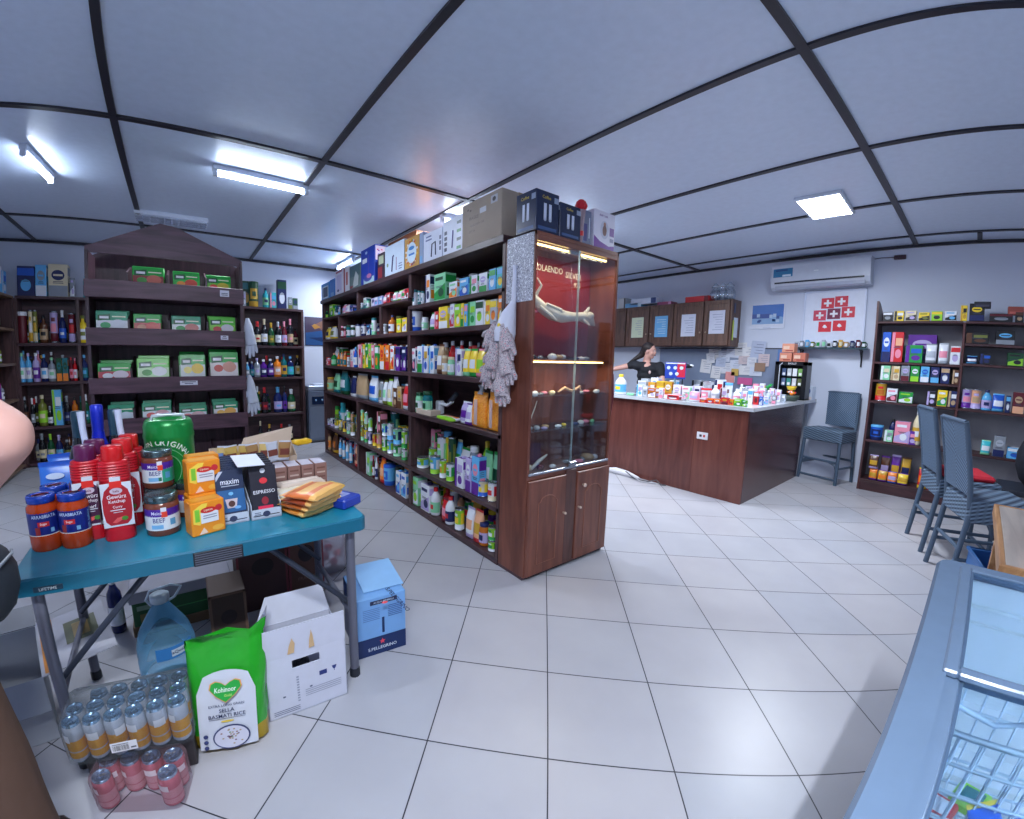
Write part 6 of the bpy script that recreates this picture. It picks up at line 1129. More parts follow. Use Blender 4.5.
# cartons under the table
def open_box(x, y, rz, w, d, h, col, inner, flaps, label, name='open_box'):
    t = thing(name, label, 'box', (x, y, 0), rz); C_ = plain(col, .65, bump=.05, name='card'); I_ = plain(inner, .8, name='card_inside'); b = MB(); q = .004
    b.box(-w / 2, w / 2, -d / 2, d / 2, 0, q, I_)
    for a_ in ((-w / 2, w / 2, -d / 2, -d / 2 + q), (-w / 2, w / 2, d / 2 - q, d / 2), (-w / 2, -w / 2 + q, -d / 2, d / 2), (w / 2 - q, w / 2, -d / 2, d / 2)): b.box(*a_, 0, h, C_)
    b.build('box_body', t)
    for side, ang, L, fc in flaps:
        fcm = plain(fc, .6, name='card_flap'); b = MB(); ca_, sa_ = math.cos(ang) * L, math.sin(ang) * L; A = {'l': [(-w / 2, -d / 2), (-w / 2, d / 2), (-1, 0)], 'r': [(w / 2, d / 2), (w / 2, -d / 2), (1, 0)], 'f': [(-w / 2, -d / 2), (w / 2, -d / 2), (0, -1)], 'b': [(-w / 2, d / 2), (w / 2, d / 2), (0, 1)]}[side]
        p0, p1, n_ = A; P = [(*p0, h), (*p1, h), (p1[0] + n_[0] * ca_, p1[1] + n_[1] * ca_, h + sa_), (p0[0] + n_[0] * ca_, p0[1] + n_[1] * ca_, h + sa_)]; b.add(P + [(p[0], p[1], p[2] + .004) for p in P], [(3, 2, 1, 0), (4, 5, 6, 7), (0, 1, 5, 4), (1, 2, 6, 5), (2, 3, 7, 6), (3, 0, 4, 7)], fcm); b.build('flap', t)
    return t
ob = open_box(-2.97, -.12, .25, .32, .42, .27, (176, 180, 190), (50, 46, 50), (('l', -.2, .28, (200, 202, 206)), ('f', -.9, .12, (150, 156, 170)), ('r', .12, .26, (176, 176, 188)), ('b', .25, .14, (130, 132, 140))), 'open grey-white carton with spread flaps under the left end of the table')
b = MB(); b.M = Matrix.Translation((.16, 0, .2755)) @ Matrix.Rotation(-.12, 4, 'Y'); b.rectz(.01, .06, -.2, .2, .0, P_((206, 130, 40))); b.rectz(.1, .22, -.06, .12, .0, P_((96, 100, 80))); b.rectz(.13, .19, -.03, .09, .001, P_((160, 136, 90))); b.build('printed_picture', ob)
x, y = -2.27, .42; GZ0 = z_at(609, x + .1, y - .1); t = thing('green_carton', 'long dark green carton with a grey lid under the table', 'carton', (x, y, GZ0), .03)
b = MB(); b.bbox(-.25, .2, -.1, .1, 0, .13, plain((20, 84, 44), .5, name='green_card'), .003); b.rect(-.23, -.16, .085, .11, -.1012, P_((120, 150, 130))); b.rect(-.22, -.15, .02, .065, -.1012, P_((120, 110, 60))); b.rect(-.1, .15, .06, .065, -.1012, P_((60, 150, 80))); b.build('carton_body', t)
b = MB(); b.bbox(-.26, .21, -.11, .11, .13, .19, plain((150, 150, 164), .6, name='grey_card'), .003); b.build('lid', t)
tag(MB().bbox(-.26, .22, -.1, .12, 0, GZ0 - .001, plain((122, 96, 72), .7, name='brown_card'), .004).build('brown_carton', loc=(-2.27, .42, 0), rz=.03), 'plain brown carton carrying the green carton under the table', 'carton')
g = grocery('wine', .07, .07, .34, ('navy', 'white', 'white'), (-2.6, .42, 0), 0, 'x', (0, 0)); REG.pop(); g['label'] = 'bottle with a white label and dark neck left of the green carton'; g['category'] = 'bottle'
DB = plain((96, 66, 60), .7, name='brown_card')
for i, (x, y, w, d, h, z, c_, lab) in enumerate(((-1.90, .40, .26, .24, .42, 0, (78, 52, 54), 'tall brown carton coloured shadow-dark with a reddish edge under the middle of the table'), (-1.66, .42, .2, .22, .43, 0, (104, 70, 60), 'reddish brown carton under the right end of the table'), (-2.1, .1, .16, .22, .30, 0, (70, 52, 48), 'small carton coloured shadow-dark behind the rice bag'), (-1.8, .36, .4, .26, .17, .435, (60, 46, 48), 'flat brown carton laid across two taller cartons under the table'))):  # card colours darkened to carry the shadow under the table
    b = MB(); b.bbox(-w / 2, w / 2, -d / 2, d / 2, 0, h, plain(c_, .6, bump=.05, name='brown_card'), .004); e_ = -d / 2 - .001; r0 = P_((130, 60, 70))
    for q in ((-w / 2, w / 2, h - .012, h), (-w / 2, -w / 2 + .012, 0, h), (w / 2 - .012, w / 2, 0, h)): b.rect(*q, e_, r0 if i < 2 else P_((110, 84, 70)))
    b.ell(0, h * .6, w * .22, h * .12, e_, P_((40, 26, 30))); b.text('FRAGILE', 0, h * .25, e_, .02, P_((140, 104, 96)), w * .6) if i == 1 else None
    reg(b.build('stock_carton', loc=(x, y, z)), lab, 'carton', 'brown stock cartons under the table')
b = MB(); pillow(b, .22, .14, .34, clear((206, 206, 222), .4, .15), clear((206, 206, 222), .4, .15), clear((206, 206, 222), .4, .15), rnd=.012); o = b.build('plastic_bag', loc=(-1.47, .52, 0)); reg(o, 'clear plastic bag with red net packs behind the right table legs', 'bag')
for i in range(5): MB().ball((-.06 + .03 * i, -.01 * (i % 2), .06 + .05 * (i % 3)), (.03, .028, .026), P_([(206, 40, 60), (190, 60, 80)][i % 2]), 9).build('red_net_pack', o)
# ------------------------------------------------------------------ sales counter
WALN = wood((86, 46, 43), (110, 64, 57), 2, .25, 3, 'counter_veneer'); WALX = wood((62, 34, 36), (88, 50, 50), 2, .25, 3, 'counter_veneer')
ct = thing('sales_counter', 'L-shaped sales counter with red-brown veneer and a pale worktop, loaded with small goods', 'counter', (0, 0, 0))
CYJ = .045
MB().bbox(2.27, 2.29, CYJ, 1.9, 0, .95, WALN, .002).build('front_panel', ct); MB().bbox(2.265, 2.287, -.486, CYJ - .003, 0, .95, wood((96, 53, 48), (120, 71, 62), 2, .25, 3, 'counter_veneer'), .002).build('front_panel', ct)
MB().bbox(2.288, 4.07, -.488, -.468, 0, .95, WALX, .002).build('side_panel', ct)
MB().bbox(4.30, 4.34, -.47, -.43, 0, .95, plain((150, 156, 170), .4), .003).build('support_post', ct)
WT = plain((196, 200, 208), .18, bump=.01, name='worktop_laminate'); b = MB()
pts = [(2.22, -.54), (4.395, -.54), (4.395, .02), (2.80, .02), (2.80, 1.9), (2.22, 1.9)]; n = len(pts)
b.add([(x, y, .95) for x, y in pts] + [(x, y, .985) for x, y in pts], [tuple(range(n))[::-1], tuple(range(n, 2 * n))] + [(i, (i + 1) % n, n + (i + 1) % n, n + i) for i in range(n)], WT); b.build('worktop', ct)
ya, yb = y_on(697, 2.265, .63), y_on(708, 2.265, .63); sk = MB(); sk.bbox(2.257, 2.265, min(ya, yb), max(ya, yb), .60, .675, P_((222, 222, 230)), .003); so = sk.build('socket_plate', ct)
b = MB(); ym = (ya + yb) / 2; b.box(2.2555, 2.257, ym + .005, ym + .03, .625, .65, P_((60, 50, 60))); b.box(2.2555, 2.257, ym - .03, ym - .01, .625, .65, P_((190, 60, 60))); b.build('socket_hole', so)
CZ = .9855
# goods along the left wing, seen from the front left
Cg = 'sales counter, left wing'
def crow(X, spec, place=Cg, dmax=.12): row_x(place, X, CZ, RZ, spec, dmax)
crow(2.30, '615.5 625 374.5 bottle white skyblue yellow;626 634 393 flat grey mint white;636 641.8 384.5 box white skyblue lilac;642.2 647 386 box silver white grey;647.5 656 388 box amber white lilac;658 662.5 388 box white pink lilac;663 680.5 394.5 box red white maroon;681.5 686 395 can white grey pink;688 698 391.5 bag pink white lilac')
crow(2.30, '699 706 398 box red white orange;706.4 713 398 box red orange white;713.4 720 398.5 box orange red white;720.5 727.5 398 box red maroon gold;728 733 399 box orange red gold;733.4 741 399 box lime green white;741.4 746 400 box green lime white', 'sales counter, front corner', .1)
crow(2.46, '637 646 381 box white silver skyblue;647 655 382 box gold orange white;655.4 663 381 box yellow gold white;663.4 671 381.5 box gold amber white;672 680 385 box white pink lilac;681 690 386 box white mint pink;691 700 386 box white lilac navy;701 710 388 tub white pink red;711 718 385 bottle white silver white;719 726 388 box white maroon lilac', 'sales counter, second row of left wing', .1)
crow(2.62, '640 648 379 box silver white grey;650 658 378 box white lilac skyblue;668 676 380 box white skyblue lilac;690 700 380 box grey black white;702 712 381 can white silver navy;713 722 380 box white navy red;724 731 383 tub white white skyblue', 'sales counter, back row of left wing', .1)
crow(2.64, '733 739 389 bottle white pink white;740 746 391 box white lilac pink;746.5 752 390 box white skyblue white;752.5 758 392 box red white maroon;758.5 762 396 box blue white silver', 'sales counter, second row of right wing', .1)
crow(2.80, '741 747 388 can white silver lilac;748 755 389 tub white pink white;756 762 391 box pink white lilac;763 768 396 box white skyblue lilac', 'sales counter, third row of right wing', .1)
crow(3.0, '738 743 384 bottle white skyblue white;744 750 386 box lilac white navy;751 757 386 box white pink lilac;758 764 388 box white silver pink;765 770.5 390 bottle silver white white;771 775.5 395 box grey pink white', 'sales counter, fourth row of right wing', .1)
crow(3.3, '752 757.5 384 tub white mint pink;758 763 383 box white peach lilac;768 773 388 box white pink lilac;774 779.5 390 box white lilac pink;780 784.5 394 box silver grey white', 'sales counter, back row of right wing', .1)
# leaflet board with round badges
x_, y_ = 2.5, y_on(674, 2.5, 1.1); za, zb = z_at(362, 2.5, y_), z_at(378.5, 2.5, y_); wv = abs(y_on(664, 2.5, 1.1) - y_on(684.5, 2.5, 1.1))
t = thing('badge_display', 'blue and red card stand with white round badges on the sales counter', 'display stand', (x_, y_, CZ), RZ); b = MB(); h0, h1 = zb - CZ, za - CZ
b.bbox(-wv / 2, wv / 2, -.004, .004, h0, h1, P_((36, 66, 170)), .002); b.rect(wv * .1, wv * .49, h0 + .02, h1 - .004, -.0048, P_((200, 40, 70)))
for i, (u, v) in enumerate(((-.32, .66), (0, .66), (.3, .66), (-.2, .3), (.1, .3))): b.ell(u * wv, h0 + v * (h1 - h0), wv * .09, wv * .08, -.0056, P_((206, 220, 246)), 14)
b.rect(-wv * .46, wv * .46, h1 - .02, h1 - .008, -.0054, P_((220, 226, 240))); b.build('card', t); b = MB(); b.tube([(0, .004, 0), (0, .004, h0 + .01)], .01, clear((180, 220, 226), .4, .2), 6); b.box(-.05, .05, -.04, .05, 0, .006, clear((180, 220, 226), .5, .2)); b.build('stand', t)
# black glass-fronted display case with blister cards, orange boxes on top
DX = 3.93; ya, yb = y_on(773, DX, 1.1), y_on(805, DX, 1.1); ym_ = (ya + yb) / 2; zt = z_at(361.5, DX, ym_)
wv = ya - yb; t = thing('counter_display_case', 'black counter display case with hanging packs and a white brand strip on top', 'display case', (DX, ym_, CZ), RZ); BK = plain((18, 20, 28), .3, name='black_plastic'); h = zt - CZ
b = MB(); D_ = .2
for q in ((-wv / 2, wv / 2, 0, D_, 0, .02), (-wv / 2, wv / 2, 0, D_, h - .045, h), (-wv / 2, -wv / 2 + wv * .14, 0, D_, 0, h), (wv / 2 - wv * .14, wv / 2, 0, D_, 0, h), (-wv / 2, wv / 2, D_ - .01, D_, 0, h)): b.bbox(*q, BK, .003)
b.text('DOLLY', .04 * wv, h - .022, -.0008, .022, P_((220, 220, 230)), wv * .3); b.tube([(-wv * .34, -.006, .02), (-wv * .34, -.008, h * .9), (-wv * .26, -.008, h * .965)], .006, P_((200, 206, 220)), 5); b.build('case_body', t)
for j in range(2):
    for i in range(4):
        c_ = [(70, 90, 130), (190, 196, 206), (226, 230, 240), (120, 170, 90), (90, 110, 150), (60, 140, 130), (206, 206, 214), (90, 100, 60)][j * 4 + i]
        k_ = MB(); xx = -wv * .3 + i * wv * .17; zz = h * (.62 - .26 * j); k_.bbox(xx, xx + wv * .13, .04, .055, zz, zz + h * .2, P_(c_), .002); k_.rect(xx + .01, xx + wv * .11, zz + .01, zz + h * .09, .039, P_((226, 226, 232))); k_.build('blister_pack', t)
for i, (u, zz) in enumerate(((-.36, 0), (.06, 0), (-.3, .115))):
    b = MB(); w_ = wv * .38; b.bbox(-w_ / 2, w_ / 2, -.07, .07, 0, .11, plain([(206, 130, 106), (190, 110, 90), (216, 146, 120)][i], .45, name='orange_card'), .003); b.rect(-w_ * .4, w_ * .1, .04, .08, -.0708, P_((226, 190, 170))); b.rect(-w_ * .2, w_ * .4, .015, .03, -.0708, P_((150, 60, 50)))
    tag(b.build('orange_carton', loc=(DX + .1, ym_ - (u + .14) * wv, zt + .0008 + zz), rz=RZ), ('salmon orange carton on the left of the black display case', 'darker orange carton on the right of the black display case', 'upper salmon orange carton stacked on the left one above the black case')[i], 'carton', 'orange cartons on the black display case')
xg, yg = 3.66, y_on(790, 3.66, CZ); t = thing('goods_basket', 'round basket heaped with green, yellow and red packs before the black case', 'basket', (xg, yg, CZ)); MB().lathe([(.1, 0), (.14, .02), (.17, .1), (.165, .1), (.13, .03), (0, .02)], plain((60, 74, 66), .5, name='dark_basket'), 18).build('bowl', t); t.scale = (.56, .56, .7)
rg = random.Random(6)
for i in range(14): a = rg.uniform(0, 6.28); r_ = rg.uniform(0, .11); q = MB(); q.bbox(-.03, .03, -.02, .02, -.012, .012, P_(PC[rg.choice(['lime', 'yellow', 'green', 'red', 'white', 'orange'])]), .005, M=Matrix.Translation((r_ * math.cos(a), r_ * math.sin(a) * .8, .10 + .06 * (1 - r_ / .13) + rg.uniform(0, .02))) @ Matrix.Rotation(rg.uniform(0, 3), 4, 'Z') @ Matrix.Rotation(rg.uniform(-.6, .6), 4, 'X')); q.build('sweet_pack', t)
t = thing('yellow_tub', 'yellow lidded tub on top of the packs in front of the black case', 'tub', (3.67, yg, CZ + .135)); t.scale = (.8, .8, .7); MB().lathe([(.05, 0), (.06, .03), (.065, .05), (0, .055)], pc('yellow'), 16).build('body', t); MB().lathe([(.067, .05), (.067, .06), (0, .065)], pc('gold'), 16).build('lid', t)
b = MB(); w_ = .14; b.bbox(-w_ / 2, w_ / 2, -.04, .04, 0, .17, P_((196, 206, 226)), .003); b.ell(.02, .11, .03, .04, -.0408, P_((60, 80, 150))); b.rect(-.07, .07, .0, .04, -.0408, P_((206, 196, 200))); tag(b.build('picture_box', loc=(4.2, -.485, CZ), rz=RZ - .3), 'white and blue box at the right end of the sales counter by the wicker stool', 'box')
t = thing('toy_plant', 'bright green leafy bunch with a blue pot on the sales counter', 'plant', (3.62, y_on(764, 3.62, 1.05), CZ)); MB().lathe([(.04, 0), (.06, .09), (.05, .09), (0, .08)], P_((40, 50, 130)), 12).build('pot', t)
for i in range(9): a = i * 2.4; MB().tube([(0, 0, .08), (.04 * math.cos(a), .04 * math.sin(a), .14), (.09 * math.cos(a), .09 * math.sin(a), .15 + .02 * (i % 3))], [.01, .02, .004], P_((40, 170, 80)), 6).build('leaf', t)
# scale and card machine behind
t = thing('desk_lamp', 'small black and white clamp device on an arm behind the badge stand', 'lamp', (2.9, y_on(683, 2.9, 1.3), .76)); b = MB(); b.lathe([(.05, 0), (.05, .01), (.012, .02)], BK, 12); b.tube([(0, 0, .02), (0, 0, .5), (0, -.03, .58)], .008, BK, 6); b.build('arm', t); b = MB(); b.ball((0, -.05, .60), (.05, .08, .025), BK); b.ball((0, -.1, .605), (.03, .03, .02), P_((210, 214, 224))); b.build('head', t)
b = MB(); b.bbox(2.83, 3.2, .3, 1.5, .72, .755, plain((120, 104, 100), .4, name='desk_board'), .004)
for x in (2.86, 3.17):
    for y in (.33, 1.47): b.bbox(x - .02, x + .02, y - .02, y + .02, 0, .72, plain((120, 104, 100), .4), .002)
tag(b.build('work_desk'), 'low desk behind the sales counter, almost hidden by the goods', 'desk')
# papers pinned to the wall behind
t = thing('notice_board', 'grey-blue wall panel behind the counter covered in pinned papers and notes', 'notice board', (XW - .0125, .75, 1.28)); MB().bbox(-.004, .004, -.98, .98, -.285, .345, plain((126, 140, 168), .4, name='blue_grey_panel'), .002).build('panel', t)
MB().bbox(-.01, .006, -1.0, 1.0, .345, .36, P_((40, 42, 54)), .002).build('top_rail', t)
rg = random.Random(14); PPR = [(206, 212, 230), (196, 204, 226), (214, 216, 226), (180, 190, 216), (206, 190, 196), (220, 220, 226)]
PP = [(715, 352, 9, 13), (724, 356, 8, 10), (733, 352, 9, 9), (741, 349, 8, 11), (749, 354, 9, 12), (758, 350, 9, 15), (706, 366, 8, 12), (716, 372, 7, 11), (727, 368, 8, 9), (736, 365, 8, 9), (746, 370, 9, 8), (756, 371, 8, 8), (764, 360, 7, 10), (721, 362, 7, 8), (744, 360, 7, 7), (731, 378, 6, 7), (752, 362, 6, 8), (711, 358, 6, 9)]
for i, (px, py, w_, h_) in enumerate(PP):
    p = onx(px, py, XW - .02); b = MB(); wv, hv = w_ * .0205, h_ * .017; M_ = Matrix.Translation((-.006 - i * .0009, p[1] - .75, p[2] - 1.28)) @ Matrix.Rotation(rg.uniform(-.12, .12), 4, 'X'); b.bbox(-.0006, 0, -wv / 2, wv / 2, -hv / 2, hv / 2, plain(rg.choice(PPR), .6, name='paper'), .0002, M=M_)
    for q in range(4): b.rectx(-wv * .36, wv * rg.uniform(.0, .36), hv * (.3 - .16 * q), hv * (.33 - .16 * q), -.001, P_((120, 126, 160)), M=M_)
    b.build('pinned_paper', t)
for (px, py, c_, w_, h_) in ((730, 377, (226, 150, 150), .13, .16), (745, 381, (206, 90, 150), .2, .1), (760, 367, (150, 120, 100), .14, .12), (735, 372, (210, 176, 90), .1, .1)):
    p = onx(px, py, XW - .03); b = MB(); b.bbox(-.026, -.0245, p[1] - .75 - w_ / 2, p[1] - .75 + w_ / 2, p[2] - 1.28 - h_ / 2, p[2] - 1.28 + h_ / 2, P_(c_), .0003); b.build('colour_note', t)
b = MB(); b.bbox(-.008, -.004, -.98, -.78, -.36, .34, plain((90, 130, 190), .3, name='blue_plastic'), .001); b.build('blue_strip', t)
# ------------------------------------------------------------------ hanging cupboards
hc = thing('hanging_cupboards', 'row of brown wooden hanging cupboards with papers on the doors above the counter', 'cupboard', (0, 0, 0)); HZ0, HZ1 = 1.652, 2.312
MB().bbox(4.10, 4.395, .50, 2.66, HZ0, HZ1, HW, .003).build('cupboard_body', hc)
DY_ = [.517, .889, 1.36, 1.774, 2.21, 2.64]; PAP = [((206, 210, 230), 0), ((206, 212, 232), 0), ((110, 176, 226), 1), ((206, 216, 190), 0), None]
for i in range(5):
    y0, y1 = DY_[i] + .012, DY_[i + 1] - .012; d = MB(); d.bbox(4.078, 4.10, y0, y1, HZ0 + .01, HZ1 - .01, HW, .003); do = d.build('cupboard_door', hc)
    f = MB(); m_ = .05
    for q in ((y0, y1, HZ1 - m_ - .01, HZ1 - .01), (y0, y1, HZ0 + .01, HZ0 + m_ + .01), (y0, y0 + m_, HZ0 + m_ + .01, HZ1 - m_ - .01), (y1 - m_, y1, HZ0 + m_ + .01, HZ1 - m_ - .01)): f.bbox(4.070, 4.078, *q, HW, .002)
    f.build('door_frame', do); s = MB(); s.ball((4.062, y0 + .03 if i % 2 else y1 - .03, HZ0 + .2), .012, plain((190, 170, 150), .3, .5, name='knob')); s.build('knob', do)
    if PAP[i]:
        c_, k_ = PAP[i]; ym = (y0 + y1) / 2 - .01; b = MB(); zc = 2.0 - (.03 if i else 0); b.bbox(4.066, 4.0675, ym - .11, ym + .11, zc - .17, zc + .16, plain(c_, .6, name='paper'), .0004); rg = random.Random(i)
        for q in range(7): b.rectx(ym - .08, ym + rg.uniform(-.02, .08), zc + .1 - q * .036, zc + .106 - q * .036, 4.0655, P_((120, 130, 170) if not k_ else (220, 236, 246)))
        b.build('door_paper', do)
b = MB(); b.bbox(4.16, 4.30, .496, .4985, 1.78, 2.06, P_((206, 216, 232)), .0006); b.bbox(4.13, 4.17, .494, .497, 1.74, 2.02, P_((190, 210, 60)), .0006); b.bbox(4.15, 4.2, .494, .497, 2.12, 2.26, P_((60, 76, 110)), .0006); b.build('side_notes', hc)
PT = 2.3135
for (px0, px1, yt, c_, c2, lab, zz) in ((618, 625, 298, (206, 206, 206), (60, 60, 70), 'small white and black box at the far left end on the hanging cupboards', 0), (625, 641, 303, (120, 180, 226), (206, 226, 240), 'pale blue folded packet on the hanging cupboards', 0), (630.5, 656, 298, (214, 222, 240), (40, 60, 120), 'flat white and navy box on the hanging cupboards', .04), (657, 671, 301.5, (150, 70, 110), (210, 150, 190), 'thin purple-pink packet on the hanging cupboards', 0), (685, 708.5, 296, (196, 36, 44), (120, 20, 30), 'flat red box on the hanging cupboards', 0)):
    X_ = 4.13; ya, yb = y_on(px0, X_, PT + zz), y_on(px1, X_, PT + zz); hh = max(.025, z_at(yt, X_, (ya + yb) / 2) - PT - zz); w_ = abs(ya - yb); b = MB(); b.bbox(-w_ / 2, w_ / 2, 0, .2, 0, hh, plain(c_, .4, name='printed_card'), .003); b.rect(w_ * .3, w_ * .49, .004, hh - .004, -.0008, P_(c2)); tag(b.build('flat_box', loc=(X_, (ya + yb) / 2, PT + zz), rz=RZ), lab, 'box', 'boxes lying on the hanging cupboards')
for i, (px, lab) in enumerate(((715, 'left'), (722, 'middle'), (729.5, 'right'))):
    X_ = 4.22; y_ = y_on(px, X_, PT); b = MB(); G_ = clear((206, 222, 232), .3, .05); b.lathe([(.05, 0), (.075, .02), (.08, .1), (.06, .15), (.045, .17), (.055, .2)], G_, 14); t = tag(b.build('glass_pitcher', loc=(X_, y_, PT)), f'clear glass vessel on the hanging cupboards, {lab} of the three glass vessels', 'glass vessel', 'clear glass vessels on the cupboards'); MB().lathe([(.056, .198), (.058, .21), (.03, .24), (.012, .26), (0, .262)], plain((190, 200, 216), .2, .3), 12).build('glass_lid', t)

# ------------------------------------------------------------------ wall things: air conditioner, calendar, flag picture, glass shelf
X_ = 4.19; ya, yb = y_on(771, X_, 2.6), y_on(871, X_, 2.6); zt, zb = z_at(259.5, X_, (ya + yb) / 2), z_at(286.5, X_, (ya + yb) / 2)
t = thing('air_conditioner', 'white wall-mounted air conditioner with a blue energy label on its left end', 'air conditioner', (XW - .002, (ya + yb) / 2, zb)); wv = ya - yb; h = zt - zb; AW = plain((208, 214, 228), .25, name='white_plastic')
pr = [(0, 0), (-.14, 0), (-.19, .03), (-.208, .09), (-.208, h - .03), (-.19, h), (0, h)]; b = MB(); n = len(pr); b.add([(x, -wv / 2, z) for x, z in pr] + [(x, wv / 2, z) for x, z in pr], [tuple(range(n)), tuple(range(2 * n - 1, n - 1, -1))] + [(i, n + i, n + (i + 1) % n, (i + 1) % n) for i in range(n)], AW); b.build('housing', t, bevel=.006)
b = MB(); b.M = Matrix.Translation((-.209, 0, 0)); b.box(-.003, .004, -wv / 2 + .06, wv / 2 - .05, .075, .095, plain((20, 26, 44), .3, name='dark_slot')); b.build('air_slot', t); b = MB(); b.bbox(-.2, -.15, -wv / 2 + .05, wv / 2 - .05, .003, .05, plain((170, 176, 196), .3), .006); b.build('louvre', t)
b = MB(); b.bbox(-.211, -.2095, wv / 2 - .26, wv / 2 - .03, .16, .27, P_((30, 120, 170)), .0004); b.M = Matrix.Translation((-.2118, 0, 0)); b.rectx(wv / 2 - .24, wv / 2 - .14, .165, .19, 0, P_((206, 226, 240))); b.rectx(wv / 2 - .2, wv / 2 - .06, .235, .255, 0, P_((20, 80, 140))); b.build('energy_label', t)
b = MB(); b.M = Matrix.Translation((-.2092, 0, 0)); b.rectx(-.0, .05, .2, .212, 0, P_((236, 240, 246))); b.build('name_mark', t)
p = onx(900, 257, XW - .02); b = MB(); b.bbox(-.03, 0, -.06, .06, -.025, .025, plain((56, 30, 44), .4, name='dark_plastic'), .005); t = tag(b.build('junction_box', loc=(XW - .001, p[1], p[2])), 'small dark junction box on the wall right of the air conditioner', 'junction box')
MB().tube([(-.01, .06, .005), (-.006, .18, .012), (-.008, .26, .005)], .005, P_((90, 80, 100)), 5).build('wire', t)
def wall_rect(px0, px1, py0, py1):
    ya, yb = y_on(px0, XW, 2.0), y_on(px1, XW, 2.0); return (ya + yb) / 2, abs(ya - yb)
t = thing('wall_calendar', 'calendar sheet with a blue snowy landscape photo on the wall', 'calendar', (XW - .006, .14, 2.08)); b = MB(); b.bbox(-.004, .004, -.22, .22, -.175, .17, P_((206, 212, 230)), .001); b.build('sheet', t)
b = MB(); x = -.0048; b.rectx(-.2, .2, -.11, .155, x, P_((44, 104, 186))); b.add([(x - .0006, -.2, -.02), (x - .0006, -.05, .01), (x - .0006, .1, -.03), (x - .0006, .2, .02), (x - .0006, .2, -.11), (x - .0006, -.2, -.11)], [(0, 1, 2, 3, 4, 5)], P_((120, 160, 206)))
rg = random.Random(4)
for i in range(10): y = rg.uniform(-.18, .14); z = rg.uniform(-.09, -.01); b.rectx(y, y + .04, z, z + rg.uniform(.02, .05), x - .0012, P_(rg.choice([(70, 120, 180), (160, 186, 216), (40, 80, 150)])))
b.rectx(-.04, .2, -.03, .03, x - .001, P_((30, 70, 150))); b.rectx(-.05, .05, .165 - .33, .17 - .33, x, P_((140, 150, 190))); b.build('photo', t)
t = thing('flag_picture', 'white-framed picture of seven red squares with white crosses on the wall', 'picture', (XW - .01, -.645, 2.04)); b = MB(); fw, fh = .69, .66; FRM = P_((206, 214, 236))
for q in ((-fw / 2, fw / 2, fh / 2 - .02, fh / 2), (-fw / 2, fw / 2, -fh / 2, -fh / 2 + .02), (-fw / 2, -fw / 2 + .02, -fh / 2, fh / 2), (fw / 2 - .02, fw / 2, -fh / 2, fh / 2)): b.bbox(-.02, .006, *q, FRM, .003)
b.build('frame', t); b = MB(); b.bbox(-.006, .006, -fw / 2 + .015, fw / 2 - .015, -fh / 2 + .015, fh / 2 - .015, P_((216, 222, 240)), .001); b.build('paper', t)
s = .142; FL_ = [((.075, .17), (206, 44, 66), 1), ((-.075, .185), (206, 44, 66), 1), ((.155, .02), (200, 60, 90), 1), ((.0, .035), (120, 30, 70), 1), ((-.155, .05), (206, 44, 66), 1), ((.09, -.125), (210, 36, 56), 0), ((-.07, -.115), (214, 36, 56), 0)]
for (y, z), c_, k_ in FL_:
    b = MB(); b.bbox(-.0085, -.0065, y - s / 2, y + s / 2, z - s * .46, z + s * .46, P_(c_), .0004); W = P_((232, 232, 240)); x = -.009
    if k_: b.rectx(y - s * .3, y + s * .3, z - s * .085, z + s * .085, x, W); b.rectx(y - s * .085, y + s * .085, z - s * .3, z + s * .3, x - .0003, W)
    else: b.add([(x, y - s * .2, z - s * .06), (x, y, z - s * .14), (x, y + s * .18, z - s * .03), (x, y + s * .06, z + s * .18), (x, y - s * .06, z + s * .16)], [(0, 1, 2, 3, 4)], W)
    b.build('flag_square', t)
gs_ = thing('glass_shelf', 'thin wall shelf on dark brackets carrying small cups and figures', 'shelf', (0, 0, 0)); MB().bbox(4.22, 4.395, -1.06, -.24, 1.63, 1.645, clear((150, 170, 190), .5, .15), .003).build('shelf_plate', gs_)
MB().bbox(4.212, 4.222, -1.06, -.24, 1.626, 1.65, plain((70, 90, 100), .3, .5), .001).build('front_rail', gs_)
for y in (-.33, -.98): b = MB(); b.tube([(4.23, y, 1.622), (4.38, y, 1.622)], .008, BK, 6); b.tube([(4.385, y, 1.625), (4.385, y, 1.42)], .009, BK, 6); b.tube([(4.27, y, 1.618), (4.382, y, 1.5)], .006, BK, 6); b.build('bracket', gs_)
cups = [('silver', 'navy'), ('grey', 'white'), ('skyblue', 'silver'), ('olive', 'white'), ('white', 'green'), ('silver', 'mint'), ('white', 'black'), ('black', 'white'), ('gold', 'cream'), ('tan', 'white'), ('navy', 'grey'), ('maroon', 'white'), ('darkgreen', 'white')]
for i, c_ in enumerate(cups): grocery('mug', .055, .05, .075 + .012 * (i % 3), c_ + (c_[0],), (4.30, -.27 - i * .0615, 1.6455), RZ + .2 * (i % 3), 'glass wall shelf', (i, 0))
# cables on the floor by the counter
b = MB(); W = plain((206, 206, 214), .5, name='white_bag'); b.tube([(2.20, 1.12, .02), (2.21, .95, .035), (2.22, .8, .03), (2.2, .62, .022)], [.02, .045, .04, .012], W, 8); tag(b.build('plastic_wrapper'), 'crumpled white plastic wrapper on the floor at the foot of the counter', 'wrapper')
b = MB(); b.tube([(2.24, .95, .05), (2.2, .8, .06), (2.16, .66, .015), (2.2, .5, .012), (2.24, .42, .04), (2.2, .34, .012), (2.24, .3, .01)], .007, P_((60, 60, 70)), 6); b.tube([(2.25, .9, .03), (2.17, .7, .04), (2.13, .55, .01), (2.2, .4, .01)], .006, P_((170, 170, 180)), 6); tag(b.build('power_cable'), 'tangled dark and pale cables on the floor against the counter', 'cable')

